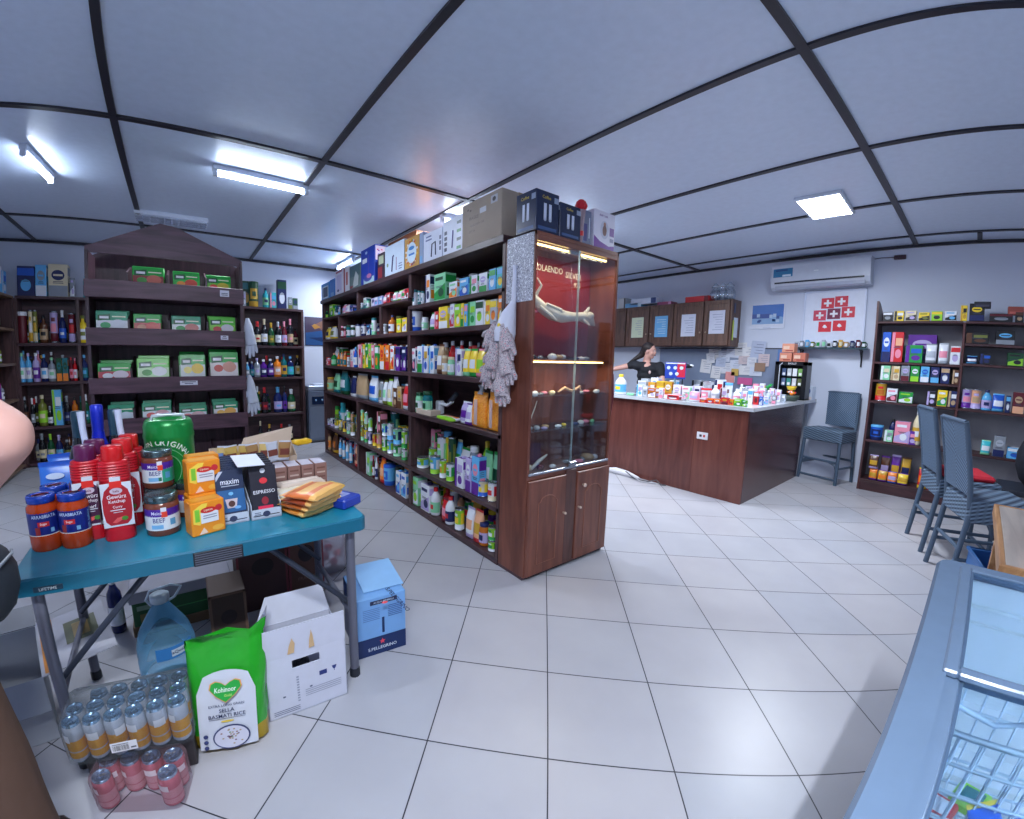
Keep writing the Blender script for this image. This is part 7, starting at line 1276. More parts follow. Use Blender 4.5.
# ------------------------------------------------------------------ shelving against the right wall
RX0, RX1 = 4.06, 4.385
rs = thing('wall_shelving', 'dark wooden open shelving on the right wall stocked with sweets and small packs', 'shelving unit', (0, 0, 0)); RD = wood((52, 30, 36), (82, 50, 54), 1, .4, 5, 'dark_red_wood'); RDZ = wood((60, 32, 36), (96, 56, 56), 2, .4, 5, 'dark_red_wood')
def rb(nm_, *a, m=RD): MB().bbox(*a, m, .003).build(nm_, rs)
b = MB(); b.prism([(RX0, 0), (RX1, 0), (RX1, 2.06), (RX0 + .12, 2.15), (RX0, 2.17)], -1.165, -1.143, RDZ); b.build('side_panel', rs)
for z in (1.943, 1.49, 1.285, 1.045): rb('shelf_board', RX0, RX1, -1.96, -1.165, z - .025, z)
for z in (1.943, 1.715, 1.51, 1.045): rb('shelf_board', RX0, RX1, -3.3, -1.985, z - .025, z)
rb('shelf_board', RX0, RX1, -3.3, -1.165, .57, .595); rb('shelf_board', RX0, RX1, -3.3, -1.165, .105, .13); rb('kick_board', RX0, RX0 + .02, -3.3, -1.165, 0, .105); rb('divider', RX0, RX1, -1.985, -1.96, .595, 1.93, m=RDZ); rb('back_panel', RX1, RX1 + .012, -3.3, -1.143, 0, 1.95, m=plain((150, 150, 160), .6, name='back_board')); rb('side_panel', RX0, RX1, -3.32, -3.3, 0, 2.1, m=RDZ)
RF = 4.075
def rrow(pl, z, spec, dmax=.12): row_x(pl, RF, z, RZ, spec, dmax)
rrow('right wall shelving, very top', 1.944, '882.5 893 312 box black white grey;893.5 904.5 311 box yellow black white;905 917 311 box cream black lilac;918 930.5 312 box yellow black olive;931 943 311 box lime yellow black;944.5 957.5 311 box white black skyblue;960 967 305 box yellow gold black;968 985 303 box black navy yellow;988 1014 314 box black maroon grey;1015 1024 312 box black brown tan')
rrow('right wall shelving, sweets tier', 1.491, '880.5 889 332 box blue navy white;889.5 903 332 box red pink peach;904 923.5 345 box green purple blue;924.5 936.5 344 bag white grey silver;937 948.5 343 bag white silver pink;949.3 959.5 346 box white red lilac;906 938 335 box purple navy lilac B')
rrow('right wall shelving, small-box tier', 1.286, '879.5 889.5 366 box mint white cream;890.3 898.7 366 box cream tan gold;900 908.6 366 box grey maroon lilac;909.4 918.5 366 box green lime white;919.3 928.7 366.5 box skyblue white blue;929.5 938.5 367 box navy skyblue lilac;939.4 949 367.5 box navy tan white;951 958.3 370 box brown tan white')
rrow('right wall shelving, eye-level tier', 1.046, '875 884.8 382 can gold red amber;885.6 897.5 388.5 box white maroon pink;897.9 913.5 392 box green white lime;925.5 934.8 391 box black lilac white;936 946.3 390.5 box yellow green white;946.8 956 391 box navy tan white')
rrow('right wall shelving, right half', 1.046, '961 969.8 385.5 can lilac purple pink;970.3 979 386 can peach lilac tan;981 990 372.5 bottle skyblue lilac navy;990.5 1004 394 bag blue skyblue white;1004.5 1009.5 396 box navy skyblue white;1010.5 1024 393 box maroon peach tan')
rrow('right wall shelving, dark right tier', 1.511, '966 978 356 bag navy skyblue white;979 991 353 box black navy blue;1006 1024 353 box darkgreen lime black')
rrow('right wall shelving, upper right tier', 1.716, '964 990 333 box black brown olive;994 1016 331 box black grey skyblue')
rrow('right wall shelving, toy tier', .596, '870 881 425 tub blue navy skyblue;883 892 430 box mint white grey;893 909 422 box pink lilac white;905.5 915.5 431 box purple lilac pink;911 919 409.5 bottle cream gold white;888 894 419 bottle navy purple black B;922 930 433 box navy black purple;979 990 440 bag turquoise mint white;991 1004 436 box grey navy silver;1005 1024 448 box skyblue white blue', .14)
rrow('right wall shelving, bottom tier', .131, '867.5 876 468 bag orange purple gold;876.5 885.5 470 bag gold purple orange;886 895.5 472 bag orange blue lilac;896 907.5 474 bag yellow purple gold;867.5 877 455 bag brown lilac gold U;878 887 456 bag brown purple lilac B;888 897.5 455 bag purple lilac gold B;898 908 458 bag gold brown navy B;916 925.5 468 bag red yellow orange;926 932 470 bag orange red yellow', .16)
for i, (px0, px1, yt, lab) in enumerate(((974, 991, 293.5, 'dark lidded box on top of the black and yellow box, right wall shelving'), (1008, 1024, 304, 'flat orange-red box on top of the black boxes at the shelving end'))):
    zb_ = 1.944 + (.14 if i == 0 else .075); ya, yb = y_on(px0, RF, zb_), y_on(px1, RF, zb_); w_ = abs(ya - yb); b = MB(); b.bbox(-w_ / 2, w_ / 2, 0, .12, 0, .06 + .02 * i, plain([(40, 40, 52), (150, 70, 60)][i], .4), .003); b.rect(-w_ * .4, w_ * .4, .01, .03, -.0008, P_([(70, 70, 90), (190, 100, 90)][i])); tag(b.build('lidded_box', loc=(RF, (ya + yb) / 2, zb_), rz=RZ), lab, 'box')
# ------------------------------------------------------------------ wicker bar stools
WK = weave((38, 52, 72), (116, 138, 162), 60); WKD = weave((40, 56, 78), (112, 136, 164), 60, True); PL = plain((72, 90, 112), .45, bump=.1, name='wrapped_cane')
def stool(x, y, rz, label, W=.46, D=.44, sh=.645, bh=1.10, cushion=None, lean=.09):
    """front faces -Y; origin on the floor under the seat centre"""
    t = thing('wicker_stool', label, 'stool', (x, y, 0), rz, 'blue-grey wicker bar stools')
    a, c = W / 2, D / 2
    b = MB(); b.bbox(-a, a, -c, c, sh - .15, sh, WK, .014); b.build('seat', t)
    for s in (-1, 1):
        MB().tube([(s * (a - .02), -c + .02, sh - .14), (s * (a - .005), -c - .0, 0)], [.021, .019], PL, 8).build('leg', t)
        MB().tube([(s * (a - .02), c - .02, sh - .1), (s * (a - .01), c + .03, 0)], [.021, .019], PL, 8).build('leg', t)
        MB().tube([(s * (a - .022), c - .015, sh - .05), (s * (a - .022), c + .01, sh + .12), (s * (a - .02), c + lean, bh)], [.02, .019, .016], PL, 8).build('back_post', t)
    b = MB(); bz = sh + .03; n = 6; vs = []; fs = []; th = .024
    for k in range(n + 1):
        z = bz + (bh - .01 - bz) * k / n; yy = c - .005 + lean * ((z - sh) / (bh - sh)) ** 1.2; q = a - .03
        vs += [(-q, yy - th / 2, z), (q, yy - th / 2, z), (q, yy + th / 2, z), (-q, yy + th / 2, z)]
    for k in range(n):
        for i in range(4): fs.append((k * 4 + i, k * 4 + (i + 1) % 4, (k + 1) * 4 + (i + 1) % 4, (k + 1) * 4 + i))
    fs += [(3, 2, 1, 0), (n * 4, n * 4 + 1, n * 4 + 2, n * 4 + 3)]; b.add(vs, fs, WKD); b.build('backrest', t)
    MB().tube([(-a + .03, c + lean - .004, bh - .005), (a - .03, c + lean - .004, bh - .005)], .016, PL, 8).build('top_rail', t)
    for z, y0, y1, x0, x1 in ((.27, -c + .01, -c + .01, -a, a), (.27, c, c, -a, a), (.2, -c, c + .01, -a, -a), (.2, -c, c + .01, a, a), (.06, -c, -c, -a, a)):
        k = .985; MB().tube([(x0 * k + .006 * (x0 == x1 and x0 < 0), y0, z), (x1 * k, y1, z)], .014, PL, 8).build('stretcher', t)
    for s in (-1, 1):
        MB().tube([(s * (a - .01), -c + .005, .16), (s * (a - .04), -c + .01, .235), (s * (a - .11), -c + .01, .262)], .012, PL, 8).build('corner_brace', t)
    if cushion: b = MB(); b.bbox(-a + .03, a - .03, -c + .04, c - .04, sh + .001, sh + .045, plain(cushion, .8, bump=.1, name='red_cushion'), .018); o = b.build('seat_cushion', loc=(x, y, 0), rz=rz); tag(o, 'red seat cushion lying on the farther wicker stool by the shelving', 'cushion')
    return t
# by the wall: front legs at (4.20,-.52) and (3.97,-.98)
fx, fy = (4.207 + 3.97) / 2, (-.521 - .99) / 2; d = Vector((3.97 - 4.207, -.99 + .521, 0)); W_ = d.length - .02; u = d.normalized(); nrm = Vector((u.y, -u.x, 0))   # points away from the wall
rz1 = math.atan2(nrm.x, -nrm.y) if 1 else 0
ux, uy = nrm.x, nrm.y
def stool_front(fx, fy, fdir, label, **k):
    """fdir: direction the stool faces; (fx, fy) the midpoint between its front feet"""
    D = k.get('D', .44); f = Vector((fdir[0], fdir[1])).normalized(); cx, cy = fx - f.x * D / 2, fy - f.y * D / 2; return stool(cx, cy, math.atan2(f.x, -f.y), label, **k)
stool_front(4.03, -.72, (-.93, .25), 'blue-grey wicker bar stool standing against the wall beside the counter', W=.46, D=.36, sh=.65, bh=1.10, lean=.0)
stool(2.56, -2.10, .32, 'blue-grey wicker bar stool with a red cushion, the farther of the pair on the right', W=.46, D=.46, sh=.60, bh=1.12, cushion=(190, 30, 50))
stool(1.95, -2.30, .37, 'blue-grey wicker bar stool nearest the freezer, seen from behind', W=.46, D=.46, sh=.60, bh=1.10)
# pale wooden table at the right edge
t = thing('wooden_table', 'pale wooden table with an orange-brown edge at the right of the picture', 'table', (0, 0, 0)); PW = wood((150, 140, 136), (186, 176, 168), 0, .35, 3, 'pale_wood'); ED = wood((150, 104, 66), (196, 150, 104), 0, .4, 5, 'edge_wood')
b = MB(); b.bbox(.06, 1.10, -3.1, -2.30, .69, .72, PW, .003); b.build('tabletop', t); b = MB(); b.bbox(.05, 1.11, -2.30, -2.275, .665, .722, ED, .004); b.bbox(1.10, 1.12, -3.1, -2.275, .665, .722, ED, .004); b.bbox(.04, .06, -3.1, -2.275, .665, .722, ED, .004); b.build('edge_band', t)
for x in (.12, 1.04):
    for y in (-2.34, -3.04): MB().bbox(x - .03, x + .03, y - .03, y + .03, 0, .69, ED, .003).build('leg', t)
grocery('bag', .12, .05, .2, ('orange', 'white', 'purple'), (.42, -2.45, .722), -1.2, 'x', (0, 0)); o = REG.pop()[0]; o['label'] = 'orange and white snack bag on the pale wooden table'; o['category'] = 'bag'
t = thing('blue_crate', 'blue plastic crate on the floor between the wicker stool and the table', 'crate', (1.42, -2.42, 0), .25); BP = plain((48, 98, 160), .4, name='blue_plastic'); b = MB()
for q in ((-.2, .2, -.16, .16, 0, .01), (-.2, .2, -.16, -.148, 0, .32), (-.2, .2, .148, .16, 0, .32), (-.2, -.188, -.16, .16, 0, .32), (.188, .2, -.16, .16, 0, .32)): b.bbox(*q, BP, .002)
b.build('crate_body', t); b = MB(); b.tube([(-.205, -.165, .32), (.205, -.165, .32), (.205, .165, .32), (-.205, .165, .32)], .012, BP, 8, close=True); b.build('rim', t)
# dark bags and clothes on the chair behind
t = thing('dark_backpack', 'dark backpack with a red flap resting on a low bench at the right edge', 'bag', (3.3, -2.75, .466)); b = MB(); b.ball((0, 0, .24), (.2, .24, .27), plain((22, 26, 40), .8, bump=.3, name='black_cloth'), 14); b.build('bag_body', t); b = MB(); b.poly([(-.06, .2), (.06, .2), (.0, .05)], 0, P_((170, 30, 50)), M=Matrix.Translation((-.2, .04, .2)) @ Matrix.Rotation(-PI / 2, 4, 'Z')); b.build('red_flap', t)
t = thing('dark_bench', 'dark low bench under the backpack at the right edge', 'bench', (3.3, -2.75, 0)); MB().bbox(-.25, .25, -.35, .35, .42, .465, plain((36, 40, 52), .5), .006).build('seat', t)
for x in (-.2, .2):
    for y in (-.3, .3): MB().bbox(x - .02, x + .02, y - .02, y + .02, 0, .42, plain((36, 40, 52), .5), .002).build('leg', t)
t = thing('clothes_airer', 'dark metal rack with white folded clothes at the right edge', 'rack', (2.1, -3.2, 0), .3); MT = plain((110, 120, 134), .3, .6, name='metal')
for s in (-1, 1): MB().tube([(s * .3, -.2, 0), (s * .22, .1, 1.02)], .012, MT, 6).build('leg', t); MB().tube([(s * .3, .3, 0), (s * .22, -.05, 1.02)], .012, MT, 6).build('leg', t)
MB().tube([(-.3, 0, 1.0), (.3, 0, 1.0)], .014, MT, 6).build('rail', t)

# ------------------------------------------------------------------ chest freezer
FX0, FX1, FY0, FY1, FZ = -2.06, -.455, -2.90, -2.066, .85
fz = thing('chest_freezer', 'blue-white chest freezer with sliding glass lids and white baskets of ice cream', 'freezer', (0, 0, 0))
FB = plain((90, 112, 140), .25, name='pale_blue_enamel'); FI = plain((206, 214, 224), .3, name='white_liner'); FD = plain((70, 92, 120), .4, name='grey_seal'); FR = plain((102, 122, 148), .25, name='pale_blue_frame')
b = MB(); t_ = .065; P = rrect(FX0, FX1, FY0, FY1, .05)
b.bbox(FX0, FX1, FY1 - t_, FY1, .08, FZ - .012, FB, .012); b.bbox(FX0, FX1, FY0, FY0 + t_, .08, FZ - .012, FB, .012); b.bbox(FX0, FX0 + t_, FY0, FY1, .08, FZ - .012, FB, .012); b.bbox(FX1 - t_, FX1, FY0, FY1, .08, FZ - .012, FB, .012); b.bbox(FX0 + .01, FX1 - .01, FY0 + .01, FY1 - .01, .06, .12, FB, .01); b.build('cabinet_body', fz)
ix0, ix1, iy0, iy1 = FX0 + t_, FX1 - t_, FY0 + t_, FY1 - t_
b = MB()
for q in ((ix0, ix1, iy1 - .004, iy1, .12, .83), (ix0, ix1, iy0, iy0 + .004, .12, .83), (ix0, ix0 + .004, iy0, iy1, .12, .83), (ix1 - .004, ix1, iy0, iy1, .12, .83), (ix0, ix1, iy0, iy1, .12, .3)): b.box(*q, FI)
b.build('inner_liner', fz)
def frame(x0, x1, z, m, w=.03, h=.02, nm_='rim_frame', y0=None, y1=None):
    y0 = FY0 if y0 is None else y0; y1 = FY1 if y1 is None else y1; b = MB(); P = rrect(x0, x1, y0, y1, .04); Q = rrect(x0 + w, x1 - w, y0 + w, y1 - w, .025); n = len(P)
    vs = [(x, y, z) for x, y in P] + [(x, y, z + h * .6) for x, y in P] + [(x + (.008 if x < (x0 + x1) / 2 else -.008), y + (.008 if y < (y0 + y1) / 2 else -.008), z + h) for x, y in P] + [(x, y, z + h) for x, y in Q] + [(x, y, z) for x, y in Q]
    fs = [(k * n + i, k * n + (i + 1) % n, (k + 1) * n + (i + 1) % n, (k + 1) * n + i) for k in range(4) for i in range(n)] + [(4 * n + i, 4 * n + (i + 1) % n, (i + 1) % n, i) for i in range(n)]; b.add(vs, fs, m, False); return b.build(nm_, fz)
frame(FX0 - .004, FX1 + .004, FZ - .028, FR, .07, .03)
# two sliding lids: far one and near one, the near one lower
XM = -1.13
def lid(x0, x1, z, y0, y1, w=.03, side=.0):
    t = MB(); GLX = clear((200, 230, 245), .04, .05)
    lid_ = MB(); 
    for q in ((x0, x1, y1 - w, y1), (x0, x1, y0, y0 + w), (x0, x0 + w, y0 + w, y1 - w), (x1 - w, x1, y0 + w, y1 - w)): lid_.bbox(*q, z, z + .016, FR, .004)
    o = lid_.build('lid_frame', fz); g = MB(); g.box(x0 + w, x1 - w, y0 + w, y1 - w, z + .006, z + .010, GLX); g.build('lid_glass', o)
    g = MB(); 
    for q in ((x0 + w, x1 - w, y1 - w - .006, y1 - w), (x0 + w, x1 - w, y0 + w, y0 + w + .006), (x0 + w, x0 + w + .006, y0 + w + .006, y1 - w - .006), (x1 - w - .006, x1 - w, y0 + w + .006, y1 - w - .006)): g.box(*q, z + .002, z + .013, FD)
    g.build('lid_seal', o); return o
lid(XM - .02, FX1 - .05, FZ - .006, FY0 + .05, FY1 - .062, .03); lid(FX0 + .05, XM + .03, FZ - .022, FY0 + .05, FY1 - .066, .034)
for y_ in (FY1 - .07, FY0 + .055): MB().box(FX0 + .06, FX1 - .06, y_ - .02, y_ + .012, FZ - .05, FZ - .0235, FR).build('lid_rail', fz)
def basket(x0, x1, y0, y1, z0, z1):
    t = MB(); WP = plain((206, 224, 244), .35, name='white_wire'); n = 9
    for k in range(5): z = z0 + (z1 - z0) * k / 4; t.tube([(x0, y0, z), (x1, y0, z), (x1, y1, z), (x0, y1, z)], .004 if k < 4 else .007, WP, 5, close=True)
    nx, ny = int((x1 - x0) / .045), int((y1 - y0) / .045)
    for i in range(nx + 1): x = x0 + (x1 - x0) * i / nx; t.tube([(x, y0, z1), (x, y0, z0), (x, y1, z0), (x, y1, z1)], .003, WP, 4)
    for i in range(ny + 1): y = y0 + (y1 - y0) * i / ny; t.tube([(x0, y, z1), (x0, y, z0), (x1, y, z0), (x1, y, z1)], .003, WP, 4)
    return t
bk = basket(ix0 + .03, -1.62, iy0 + .02, iy1 - .02, .52, .78); o1 = bk.build('wire_basket'); tag(o1, 'white wire basket nearest the camera hanging in the freezer', 'basket', 'white wire baskets in the freezer')
bk = basket(-1.60, -1.22, iy0 + .02, iy1 - .02, .52, .78); o2 = bk.build('wire_basket'); tag(o2, 'white wire basket with blue and yellow ice cream packs under the near lid', 'basket', 'white wire baskets in the freezer')
bk = basket(-1.19, -.98, iy0 + .02, iy1 - .02, .50, .76); o3 = bk.build('wire_basket'); tag(o3, 'white wire basket just under the far lid of the freezer', 'basket', 'white wire baskets in the freezer')
for o_, x0, x1 in ((o2, -1.60, -1.22), (o3, -1.19, -.98), (o1, ix0 + .03, -1.62)):
    h = MB(); WP = plain((206, 224, 244), .35, name='white_wire'); h.tube([(x0 + .02, iy1 - .03, .78), (x0 + .02, iy1 - .03, .815), (x1 - .02, iy1 - .03, .815), (x1 - .02, iy1 - .03, .78)], .006, WP, 6); h.tube([(x0 + .04, iy1 - .02, .8), ((x0 + x1) / 2, iy1 - .14, .74), ((x0 + x1) / 2 + .02, iy1 - .3, .78)], .006, WP, 6); h.build('basket_handle', o_)
rg = random.Random(21); ICE = [('blue', 'yellow'), ('blue', 'white'), ('purple', 'blue'), ('white', 'lilac'), ('brown', 'blue'), ('skyblue', 'yellow'), ('cream', 'tan'), ('red', 'white'), ('lime', 'teal'), ('yellow', 'green')]
for i in range(16):
    x = rg.uniform(-1.56, -1.26); y = iy1 - .08 - (i % 8) * .07; z = .54 + .05 * (i // 8) + rg.uniform(0, .02); c_ = ICE[i % 10]; b = MB(); b.M = Matrix(((1, 0, 0, 0), (0, 0, 1, -.09), (0, -1, 0, .02), (0, 0, 0, 1))); pillow(b, .08, .04, .18, plain(PC[c_[0]], .3), pc(c_[1], .3), pc(c_[1], .3), rnd=.002, rng=rg)
    o = b.build('ice_cream_pack', loc=(x, y, z)); o.rotation_euler = (rg.uniform(-.2, .5), rg.uniform(-.3, .3), rg.uniform(-1.2, 1.2)); tag(o, f'{nm(c_[0])} and {nm(c_[1])} ice lolly pack, {"lower" if i < 8 else "upper"} layer, {ORD[i % 8]} from the aisle', 'ice cream', 'ice cream packs in the freezer')
for i in range(8):
    x = rg.uniform(-1.15, -1.02); y = iy1 - .1 - i * .08; c_ = ICE[(i + 7) % 10]; b = MB(); b.bbox(-.04, .04, -.05, .05, 0, .03, plain(PC[c_[0]], .3), .008); b.rectz(-.025, .025, -.03, .03, .0306, pc(c_[1])); o = b.build('ice_cream_box', loc=(x, y, .505 + .0), rz=rg.uniform(-.5, .5)); tag(o, f'{nm(c_[0])} and {nm(c_[1])} ice cream box, {ORD[i]} from the aisle side in the far basket', 'ice cream', 'ice cream boxes in the far freezer basket')
FLG = emitter((220, 238, 255), 2.5); MB().box(ix0 + .1, ix1 - .1, iy0 + .006, iy0 + .02, .80, .815, FLG).build('freezer_light', fz); o = arealight('freezer_light_source', (ix0 + ix1) / 2, iy0 + .03, .80, 1.3, .03, 11, (.93, .97, 1)); o.rotation_euler = (math.radians(-50), 0, 0); o.parent = fz
for x in (FX0 + .1, FX1 - .1):
    for y in (FY0 + .1, FY1 - .1): MB().lathe([(.03, 0), (.03, .05), (.012, .055), (.012, .08)], DK, 12, (x, y, 0)).build('castor', fz)
# ------------------------------------------------------------------ people
SKIN = plain((206, 158, 146), .5, bump=.02, name='skin')
def cap_(b, p, q, r1, r2, m=None, n=14):
    p, q = Vector(p), Vector(q); pts = []; R = []
    L = (q - p).length; d = (q - p) / max(L, 1e-6)
    for k in range(5): a = PI / 2 * (1 - k / 4); pts.append(p - d * r1 * math.sin(a)); R.append(max(.0008, r1 * math.cos(a)))
    for k in range(1, 5): a = PI / 2 * k / 4; pts.append(q + d * r2 * math.sin(a)); R.append(max(.0008, r2 * math.cos(a))) if k < 9 else None
    pts.insert(5, q); R.insert(5, r2); b.tube(pts, R, m or SKIN, n)
def remesh(b, name, mat, vox=.008, smooth=6, parent=None, seg=None):
    o = b.build(name + '_raw'); md = o.modifiers.new('r', 'REMESH'); md.mode = 'VOXEL'; md.voxel_size = vox; sm = o.modifiers.new('s', 'SMOOTH'); sm.factor = .5; sm.iterations = smooth
    dg = bpy.context.evaluated_depsgraph_get(); me = bpy.data.meshes.new_from_object(o.evaluated_get(dg)); bpy.data.objects.remove(o); me.name = name; me.materials.clear(); me.materials.append(mat)
    for p in me.polygons: p.use_smooth = True; p.material_index = 0
    q = bpy.data.objects.new(name, me); COL.objects.link(q)
    if parent: q.parent = parent
    return q
def hand(b, w, d, up, s=1.0, side=1, curl=.5):
    """palm and five fingers from wrist w towards d, palm normal up"""
    w = Vector(w); d = Vector(d).normalized(); up = Vector(up); up = (up - d * up.dot(d)).normalized(); r = d.cross(up) * side
    for k in (-.026, -.009, .009, .026): cap_(b, w + r * k * .6 * s, w + d * .085 * s + r * k * s, .015 * s, .012 * s)
    for k, L in ((-.03, .06), (-.01, .074), (.01, .068), (.03, .052)):
        p0 = w + d * .085 * s + r * k * s; dd = (d + up * -.25 * curl + r * k * 3).normalized(); p1 = p0 + dd * L * .45 * s; d2 = (dd - up * curl).normalized(); p2 = p1 + d2 * L * .32 * s; d3 = (d2 - up * curl).normalized(); p3 = p2 + d3 * L * .25 * s
        cap_(b, p0, p1, .0095 * s, .0085 * s); cap_(b, p1, p2, .0085 * s, .0078 * s); cap_(b, p2, p3, .0078 * s, .0068 * s)
    t0 = w + d * .03 * s - r * .024 * s; t1 = t0 + (d * .6 - r * .8).normalized() * .04 * s; t2 = t1 + (d * .9 - r * .3 - up * .2).normalized() * .032 * s; cap_(b, t0, t1, .013 * s, .0105 * s); cap_(b, t1, t2, .0105 * s, .0085 * s)
def head(b, c, look, s=1.0):
    """head centred at c looking along look; returns frame"""
    f = Vector(look).normalized(); up = Vector((0, 0, 1)); up = (up - f * up.dot(f)).normalized(); r = f.cross(up)
    M_ = Matrix(((r.x, f.x, up.x, c[0]), (r.y, f.y, up.y, c[1]), (r.z, f.z, up.z, c[2]), (0, 0, 0, 1))); H_ = lambda x, y, z, R: b.ball((x * s, y * s, z * s), tuple(q * s for q in R), SKIN, 18, M=M_)
    H_(0, -.012, .028, (.074, .092, .088)); H_(0, .018, -.035, (.056, .066, .072)); H_(0, .05, -.088, (.028, .026, .022)); H_(0, .094, -.016, (.012, .016, .018)); H_(0, .086, .008, (.008, .012, .026)); H_(0, .075, .036, (.05, .014, .012))
    for sg in (-1, 1): H_(sg * .074, -.004, -.008, (.01, .02, .03)); H_(sg * .042, .058, -.03, (.024, .022, .026))
    H_(0, .078, -.052, (.024, .014, .009)); return M_
# the person behind the counter, turned towards the right, one arm reaching to the left
hx, hy, hz = 3.36, 1.30, 1.555; LK = Vector((.15, -.98, -.12))
wb = MB(); HM = head(wb, (hx, hy, hz), LK, .95)
nb = Vector((hx + .02, hy + .05, 1.41)); cap_(wb, (hx, hy + .02, 1.49), nb, .05, .056)
sl = Vector((3.26, 1.46, 1.36)); sr = Vector((3.42, 1.16, 1.35)); hip = Vector((3.38, 1.33, .90))
cap_(wb, nb + Vector((0, 0, -.02)), (sl + sr) / 2 + Vector((0, 0, -.04)), .06, .09)
cap_(wb, sl + Vector((0, -.03, -.02)), sr + Vector((0, .03, -.02)), .055, .055); 
for z, rx in ((1.27, .115), (1.18, .11), (1.08, .10), (.98, .115), (.88, .125)): wb.ball((3.36, 1.32, z), (.105, rx + .03, .09), SKIN, 16)
el = Vector((3.14, 1.66, 1.30)); wr = Vector((3.02, 1.87, 1.24)); cap_(wb, sl, el, .05, .037); cap_(wb, el, wr, .037, .024); hand(wb, wr, (wr - el) + Vector((0, 0, -.05)), (0, 0, 1), .95)
er = Vector((3.34, 1.05, 1.10)); wr2 = Vector((3.12, 1.08, 1.05)); cap_(wb, sr, er, .048, .036); cap_(wb, er, wr2, .036, .024); hand(wb, wr2, (-1, .1, -.1), (0, 0, 1), .95, -1)
for s in (-1, 1): k0 = Vector((3.38, 1.33 + s * .08, .86)); k1 = Vector((3.36, 1.33 + s * .09, .48)); k2 = Vector((3.4, 1.33 + s * .1, .08)); cap_(wb, k0, k1, .085, .055); cap_(wb, k1, k2, .055, .036); cap_(wb, k2 - Vector((.0, 0, .03)), k2 + Vector((-.14, 0, -.045)), .036, .028)
pw = remesh(wb, 'person', SKIN, .009, 3); tag(pw, 'person in a black t-shirt standing behind the counter, face turned right, arm stretched left', 'person')
sb = MB(); BKC = plain((22, 24, 34), .8, bump=.1, name='black_cotton')
cap_(sb, sl + Vector((0, -.03, -.02)), sr + Vector((0, .03, -.02)), .067, .067); cap_(sb, sl, sl + (el - sl) * .3, .064, .058); cap_(sb, sr, sr + (er - sr) * .5, .062, .056)
for z, rx in ((1.29, .13), (1.2, .124), (1.1, .116), (1.0, .126), (.92, .14)): sb.ball((3.36, 1.32, z), (.122, rx + .03, .09), SKIN, 16)
remesh(sb, 't_shirt', BKC, .012, 4, pw)
tb = MB()
for s in (-1, 1): k0 = Vector((3.38, 1.33 + s * .08, .86)); k1 = Vector((3.36, 1.33 + s * .09, .48)); k2 = Vector((3.4, 1.33 + s * .1, .1)); cap_(tb, k0, k1, .1, .07); cap_(tb, k1, k2, .07, .055)
remesh(tb, 'trousers', plain((34, 40, 60), .8, name='dark_denim'), .014, 3, pw)
hb_ = MB(); hb_.ball((0, -.03, .045), (.084, .092, .088), SKIN, 18, M=HM @ Matrix.Scale(.97, 4)); f0 = Vector((hx, hy, hz)); bk = -LK.normalized()
cap_(hb_, f0 + bk * .06 + Vector((0, 0, .03)), f0 + bk * .12 + Vector((0, 0, -.07)), .06, .045); cap_(hb_, f0 + bk * .12 + Vector((0, 0, -.07)), f0 + bk * .2 + Vector((-.06, 0, -.15)), .045, .024); cap_(hb_, f0 + bk * .2 + Vector((-.06, 0, -.15)), f0 + bk * .26 + Vector((-.08, 0, -.2)), .024, .01)
remesh(hb_, 'hair', plain((34, 24, 26), .6, bump=.3, name='dark_brown_hair'), .008, 2, pw)
for sg in (-1, 1): fb = MB(); fb.ball((sg * .03 * .95, .083 * .95, .012), (.011, .006, .006), P_((230, 230, 230)), 8, M=HM); fb.ball((sg * .03 * .95, .0885 * .95, .012), (.005, .003, .005), P_((40, 26, 22)), 8, M=HM); fb.ball((sg * .032 * .95, .088 * .95, .03), (.016, .004, .003), P_((50, 34, 30)), 8, M=HM); fb.build('eye', pw)
fb = MB(); fb.ball((0, .0935 * .95, -.052 * .95), (.02, .006, .006), P_((176, 84, 84)), 8, M=HM); fb.build('lips', pw); fb = MB(); fb.ball((3.245, 1.21, 1.255), (.012, .02, .026), P_((216, 190, 190)), 8); fb.build('chest_badge', pw)
# the person cut by the left edge of the picture: bent bare elbow, dark top, brown trousers
lb = MB(); el = Vector((-2.53, -.91, 1.235)); sh_ = Vector((-2.80, -.93, 1.42)); wr = Vector((-2.72, -.78, 1.02))
cap_(lb, sh_, el - Vector((.02, 0, 0)), .068, .058); cap_(lb, el - Vector((.02, 0, .01)), wr, .058, .03); hand(lb, wr, (-.7, .3, -.35), (0, .6, .8), 1.05, 1, .7)
LH = head(lb, (-2.96, -.90, 1.66), (0, 1, -.1), 1.05); cap_(lb, (-2.96, -.93, 1.58), (-2.96, -.94, 1.46), .058, .064); sL = Vector((-3.12, -.94, 1.42)); cap_(lb, sh_ - Vector((.03, 0, 0)), sL + Vector((.0, 0, 0)), .066, .066)
for z, rx in ((1.34, .17), (1.24, .165), (1.14, .155), (1.04, .155), (.95, .165)): lb.ball((-2.93, -.94, z), (rx, .115, .1), SKIN, 16)
eL = Vector((-3.24, -.9, 1.14)); wL = Vector((-3.2, -.74, .92)); cap_(lb, sL, eL, .058, .044); cap_(lb, eL, wL, .044, .028); hand(lb, wL, (0, .3, -.9), (1, 0, 0), 1.05, -1)
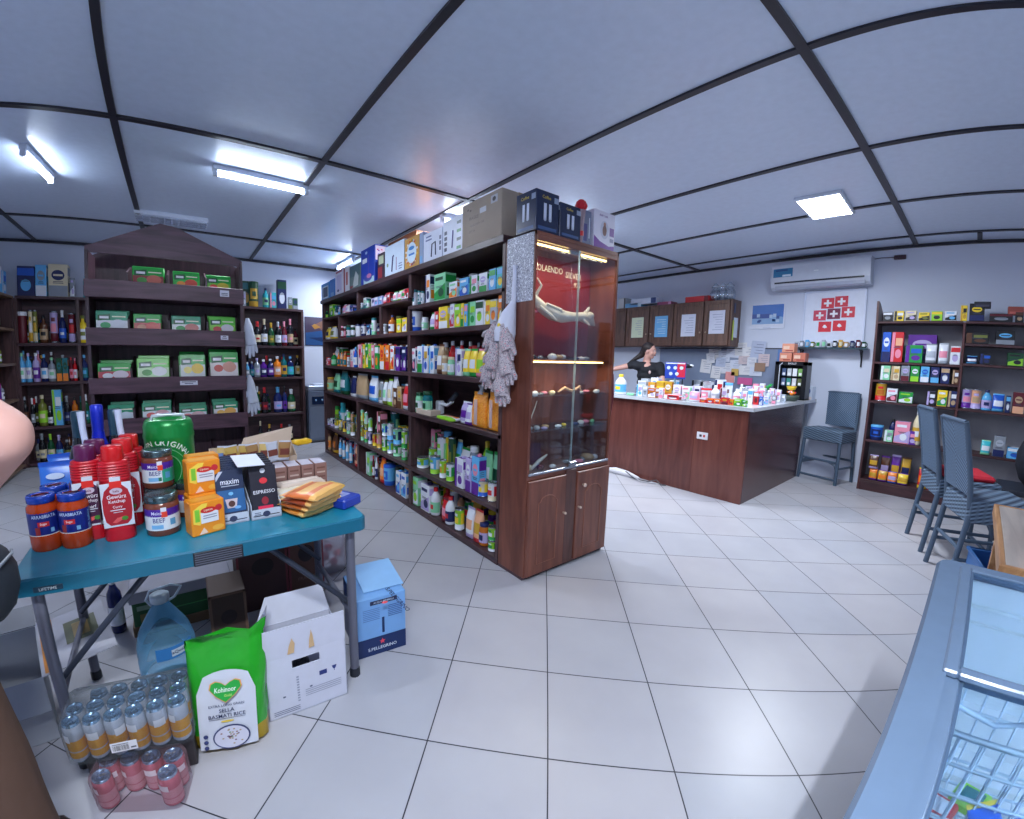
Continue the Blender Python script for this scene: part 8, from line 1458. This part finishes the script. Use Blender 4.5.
for s in (-1, 1): k0 = Vector((-2.9 + s * .095, -.94, .9)); k1 = Vector((-2.86 + s * .11, -.95, .5)); k2 = Vector((-2.86 + s * .12, -.97, .09)); cap_(lb, k0, k1, .095, .062); cap_(lb, k1, k2, .062, .042); cap_(lb, k2 - Vector((0, .03, .04)), k2 + Vector((.01, .17, -.055)), .042, .032)
pl = remesh(lb, 'person', SKIN, .01, 3); tag(pl, 'person at the left picture edge with a bent bare elbow, dark top and brown trousers', 'person')
sb = MB(); TOPC = plain((26, 32, 40), .8, bump=.1, name='dark_jersey'); cap_(sb, sh_ - Vector((.03, 0, 0)), sL, .082, .082); cap_(sb, sh_, sh_ + (el - sh_) * .35, .075, .068); cap_(sb, sL, sL + (eL - sL) * .5, .075, .066)
for z, rx in ((1.34, .185), (1.24, .18), (1.14, .17), (1.04, .172), (.95, .185)): sb.ball((-2.93, -.94, z), (rx, .132, .1), SKIN, 16)
remesh(sb, 't_shirt', TOPC, .014, 4, pl); tb = MB()
for s in (-1, 1): k0 = Vector((-2.9 + s * .1, -.94, .88)); k1 = Vector((-2.86 + s * .12, -.95, .5)); k2 = Vector((-2.86 + s * .13, -.97, .1)); cap_(tb, k0, k1, .125, .105); cap_(tb, k1, k2, .105, .09)
remesh(tb, 'trousers', plain((82, 58, 46), .85, bump=.3, name='brown_corduroy'), .016, 2, pl)
hb_ = MB(); hb_.ball((0, -.03, .05), (.092, .1, .092), SKIN, 18, M=LH); remesh(hb_, 'hair', plain((60, 44, 36), .7, bump=.3), .01, 1, pl)
for s in (-1, 1):
    b = MB(); b.bbox(-2.86 + s * .125 - .055, -2.86 + s * .125 + .055, -1.03, -.74, 0, .09, plain((50, 40, 36), .5, name='brown_shoe'), .025); b.build('shoe', pl)
t = thing('hip_bag', 'black hip bag with a zip at the left picture edge', 'bag', (-2.655, -.86, .90)); b = MB(); b.ball((0, 0, 0), (.075, .09, .1), plain((16, 26, 38), .7, bump=.2, name='black_nylon'), 14); b.build('bag_body', t); b = MB(); b.tube([(.055, -.05, .05), (.07, 0, .06), (.055, .05, .05)], .004, P_((110, 116, 126)), 5); b.build('zip', t)
label_all()
